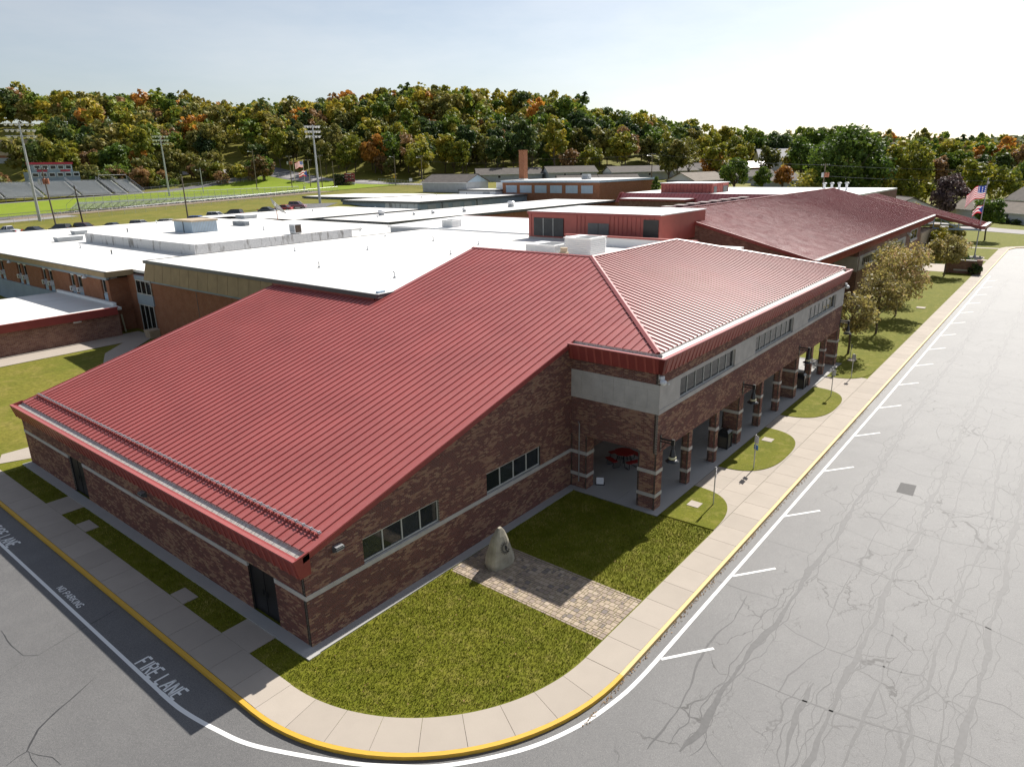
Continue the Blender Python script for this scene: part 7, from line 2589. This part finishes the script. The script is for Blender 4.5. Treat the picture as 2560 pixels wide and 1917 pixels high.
for (x, y, lab) in ((185.5, 199, 'yellow diamond road sign by the pale road'),):
    o = thing('road_sign', lab, 'road sign', (x, y, ht(x, y)), R(38))
    MB().tube([(0, 0, 0), (0, 0, 3.6)], .06, 6).build('post', 'galv', o)
    MB().prism([(-.06, 0, 2.4), (-.06, .75, 3.15), (-.06, 0, 3.9), (-.06, -.75, 3.15)], (.03, 0, 0)).build('sign_plate', 'yellow', o)
o = thing('road_sign', 'small white board beside the pale road', 'road sign', (188.5, 193, ht(188.5, 193)), R(38))
MB().tube([(0, -.4, 0), (0, -.4, 2.4)], .05, 6).tube([(0, .4, 0), (0, .4, 2.4)], .05, 6).build('post', 'galv', o)
MB().box(-.06, 0, -.6, .6, 1.2, 2.4).build('sign_plate', 'sign_white', o)

# ------------------------------------------------------------------ cars behind the school
def car(label, x, y, az, col, kind='suv'):
    o = thing('parked_car', label, 'car', (x, y, ht(x, y) + .07), az, 'cars parked behind the school')
    Ln, Wd = (4.7, 1.86)
    roof = {'suv': 1.72, 'sedan': 1.45, 'pickup': 1.82}[kind]
    belt = {'suv': 1.05, 'sedan': .92, 'pickup': 1.12}[kind]
    P = car_paint(label.split()[0] + kind, col)
    sec = [(-Ln / 2, .45, .62), (-Ln / 2 + .08, .9 * belt, .70), (-Ln * .25, belt, .9), (0, belt, .92), (Ln * .2, belt * .98, .92), (Ln * .38, belt * .86, .86), (Ln / 2 - .06, belt * .72, .74), (Ln / 2, .5, .62)]
    mb = MB()
    rings = []
    for (xx, zt, hw) in sec:
        i = len(mb.v)
        mb.v += [(xx, -hw * Wd / 1.86, .26), (xx, -hw * Wd / 1.86 * 1.02, zt * .62), (xx, -hw * .93, zt), (xx, hw * .93, zt), (xx, hw * 1.02, zt * .62), (xx, hw, .26)]
        rings.append(i)
    for a, b in zip(rings[:-1], rings[1:]):
        for k in range(6):
            k2 = (k + 1) % 6
            mb.f.append((a + k, b + k, b + k2, a + k2))
            mb.t.append(0)
    mb.f.append(tuple(rings[0] + k for k in range(6)))
    mb.f.append(tuple(rings[-1] + k for k in range(5, -1, -1)))
    mb.t += [0, 0]
    mb.build('body', P, o, smooth=False)
    rear = {'suv': -Ln * .46, 'sedan': -Ln * .33, 'pickup': -Ln * .12}[kind]
    r2 = {'suv': -Ln * .40, 'sedan': -Ln * .2, 'pickup': -Ln * .09}[kind]
    f1, f2 = Ln * .08, Ln * .25
    hw0, hw1 = .86, .68
    gl = MB().hexa([(rear, -hw0, belt - .02), (f2, -hw0, belt - .03), (f2, hw0, belt - .03), (rear, hw0, belt - .02), (r2, -hw1, roof - .06), (f1, -hw1, roof - .06), (f1, hw1, roof - .06), (r2, hw1, roof - .06)])
    gl.build('window', 'dark_glass', o)
    rf = MB().hexa([(r2 - .06, -hw1 - .02, roof - .08), (f1 + .06, -hw1 - .02, roof - .08), (f1 + .06, hw1 + .02, roof - .08), (r2 - .06, hw1 + .02, roof - .08), (r2 + .1, -hw1 + .1, roof), (f1 - .1, -hw1 + .1, roof), (f1 - .1, hw1 - .1, roof), (r2 + .1, hw1 - .1, roof)])
    rf.build('car_roof', P, o)
    pil = MB()
    for s in (-1, 1):
        for (xa, xb) in ((rear, r2), (f2, f1), ((rear + f2) / 2 - .1, (r2 + f1) / 2 - .05)):
            pil.tube([(xa, s * (hw0 + .005), belt - .02), (xb, s * (hw1 + .005), roof - .06)], .035, 5)
    pil.build('pillar', P, o)
    if kind == 'pickup':
        MB().box(-Ln / 2 + .1, -Ln * .14, -.78, .78, .7, 1.0).build('bed_liner', 'door_black', o)
    for sx in (-Ln * .31, Ln * .31):
        for s in (-1, 1):
            w = MB().tube([(sx, s * .93, .33), (sx, s * .70, .33)], .33, 16).build('wheel', 'tyre', o)
            MB().tube([(sx, s * .94, .33), (sx, s * .92, .33)], .2, 12).build('rim', 'rim', w)
    for s in (-1, 1):
        MB().box(Ln / 2 - .12, Ln / 2 - .02, s * .62 - .16, s * .62 + .16, .6, .74).build('headlight', 'white_plastic', o)
        MB().box(-Ln / 2 - .01, -Ln / 2 + .08, s * .66 - .12, s * .66 + .12, .72, .95).build('tail_light', 'banner_red', o)
        MB().box(f2 - .2, f2 - .02, s * .97 - .1, s * .97 + .1, belt, belt + .13).build('mirror', P, o)
    return o
CARS = [('white pickup truck at the left end of the rear car row', 35.6, 148.5, 'pickup', (.75, .75, .76)), ('dark grey car second from the left in the rear row', 39.2, 145.2, 'sedan', (.05, .055, .065)),
        ('black sport utility car third from the left in the rear row', 42.8, 142.2, 'suv', (.02, .02, .025)), ('maroon car fourth from the left in the rear row', 46.4, 139.2, 'suv', (.10, .02, .03)),
        ('navy car fifth in the rear row half hidden by a roof dome', 50.2, 136.2, 'sedan', (.03, .045, .09)), ('silver-grey car in the rear row left of the blue hut', 54.8, 133.0, 'suv', (.30, .31, .33)),
        ('grey car with bright roof in the rear row', 58.6, 131.2, 'suv', (.4, .4, .42)), ('dark car close behind the blue hut', 62.0, 130.0, 'sedan', (.04, .04, .05)), ('bright blue car peeking over the blue hut', 65.2, 131.5, 'suv', (.02, .12, .5)),
        ('white car right of the blue hut in the rear row', 72.5, 134.5, 'suv', (.7, .71, .72)), ('black car with pale windows right of the white one', 77.5, 136.0, 'suv', (.03, .03, .035)),
        ('dark blue car behind the satellite dish', 86.8, 136.5, 'sedan', (.04, .05, .07)), ('red car beside the satellite dish', 92.2, 137.8, 'sedan', (.45, .03, .03)), ('pale maroon car near the blue classroom wall', 98.6, 141.0, 'suv', (.3, .12, .15))]
for i, (lab, x, y, kd, c) in enumerate(CARS):
    car(lab, x, y, R(-62) if i % 2 else R(118), c, kd)

# ------------------------------------------------------------------ houses
gable_house('house', 'tan-roofed house with white gable nearest behind the small plant room', 224, 87, R(-14), 18, 12, ht(224, 87) - .4, 2.7, 5.2, 'navy', 'shingle_tan')
HS = [(232, 146, -40, 20, 11, 'brown-roofed house with two gables behind the gymnasium'), (252, 127, -38, 24, 11, 'long brown house roof right of the gymnasium ventilator'), (270, 117, -20, 14, 10, 'brown house with white gable right of the utility pole'),
      (291, 112, -40, 16, 10, 'house roof at the foot of the wooded hill'), (262, 84, -50, 18, 11, 'grey-brown house roof left of the round street tree'), (243, 66, -30, 14, 10, 'small house behind the two street trees'),
      (214, 113, -40, 14, 9, 'low house roof peeping above the gymnasium edge'), (205, 121, -42, 20, 9, 'long low brown roof directly behind the gymnasium'), (216, 165, -42, 26, 10, 'brown shed roof behind the brick chimney')]
for x, y, rz, L_, W_, lab in HS:
    gable_house('house', lab, x, y, R(rz), L_, W_, ht(x, y) - .3, 2.6, 4.8, 'grey_wall', 'shingle')
gable_house('house', 'pale green house with dark blue roof beside the big tree', 326, 96, R(-55), 16, 12, ht(326, 96) + 1.5, 5, 9, 'siding', 'navy')
gable_house('house', 'maroon-roofed house left of the blue-roofed house', 300, 96, R(-35), 12, 9, ht(300, 96), 3.2, 5.6, 'brick_orange', 'red_trim')
gable_house('house', 'grey hip-roofed house behind the entrance canopy', 205, 21, R(35), 20, 12, 1.2, 3, 5.6, 'siding', 'shingle')
gable_house('house', 'dark-roofed house behind the white house on the right', 246, -14, R(46), 26, 12, 1.0, 3.2, 6.6, 'siding', 'shingle')
wh = gable_house('house', 'long white ranch house with garage across the street on the right', 220, -2, R(46), 27, 8.5, .1, 2.7, 5.0, 'siding', 'shingle_tan', wins=0)
gd = MB().box(3.2, 10.6, 4.25, 4.33, .05, 2.3).build('garage_door', 'white_plastic', wh)
for z in (.6, 1.15, 1.7):
    MB().box(3.2, 10.6, 4.33, 4.345, z, z + .03).build('door_groove', 'grey_wall', gd)
MB().box(-2.2, -.6, 4.25, 4.35, .2, 2.3).box(-7.8, -6.0, 4.25, 4.35, .5, 2.2).build('window', 'dark_glass', wh)
for k, (u, w_) in enumerate(((-5, 1.2), (-8.5, 1.5), (-1, 1.0), (-11.5, 1.2))):
    bx = 220 + u * math.cos(R(46)) - 5.4 * math.sin(R(46))
    by = -2 + u * math.sin(R(46)) + 5.4 * math.cos(R(46))
    tree('bush', 'clipped dark shrub under the white house windows', ('bush', 0), bx, by, 0, 'dark', .4 * w_, .42, group='shrubs under the white house', cat='bush')
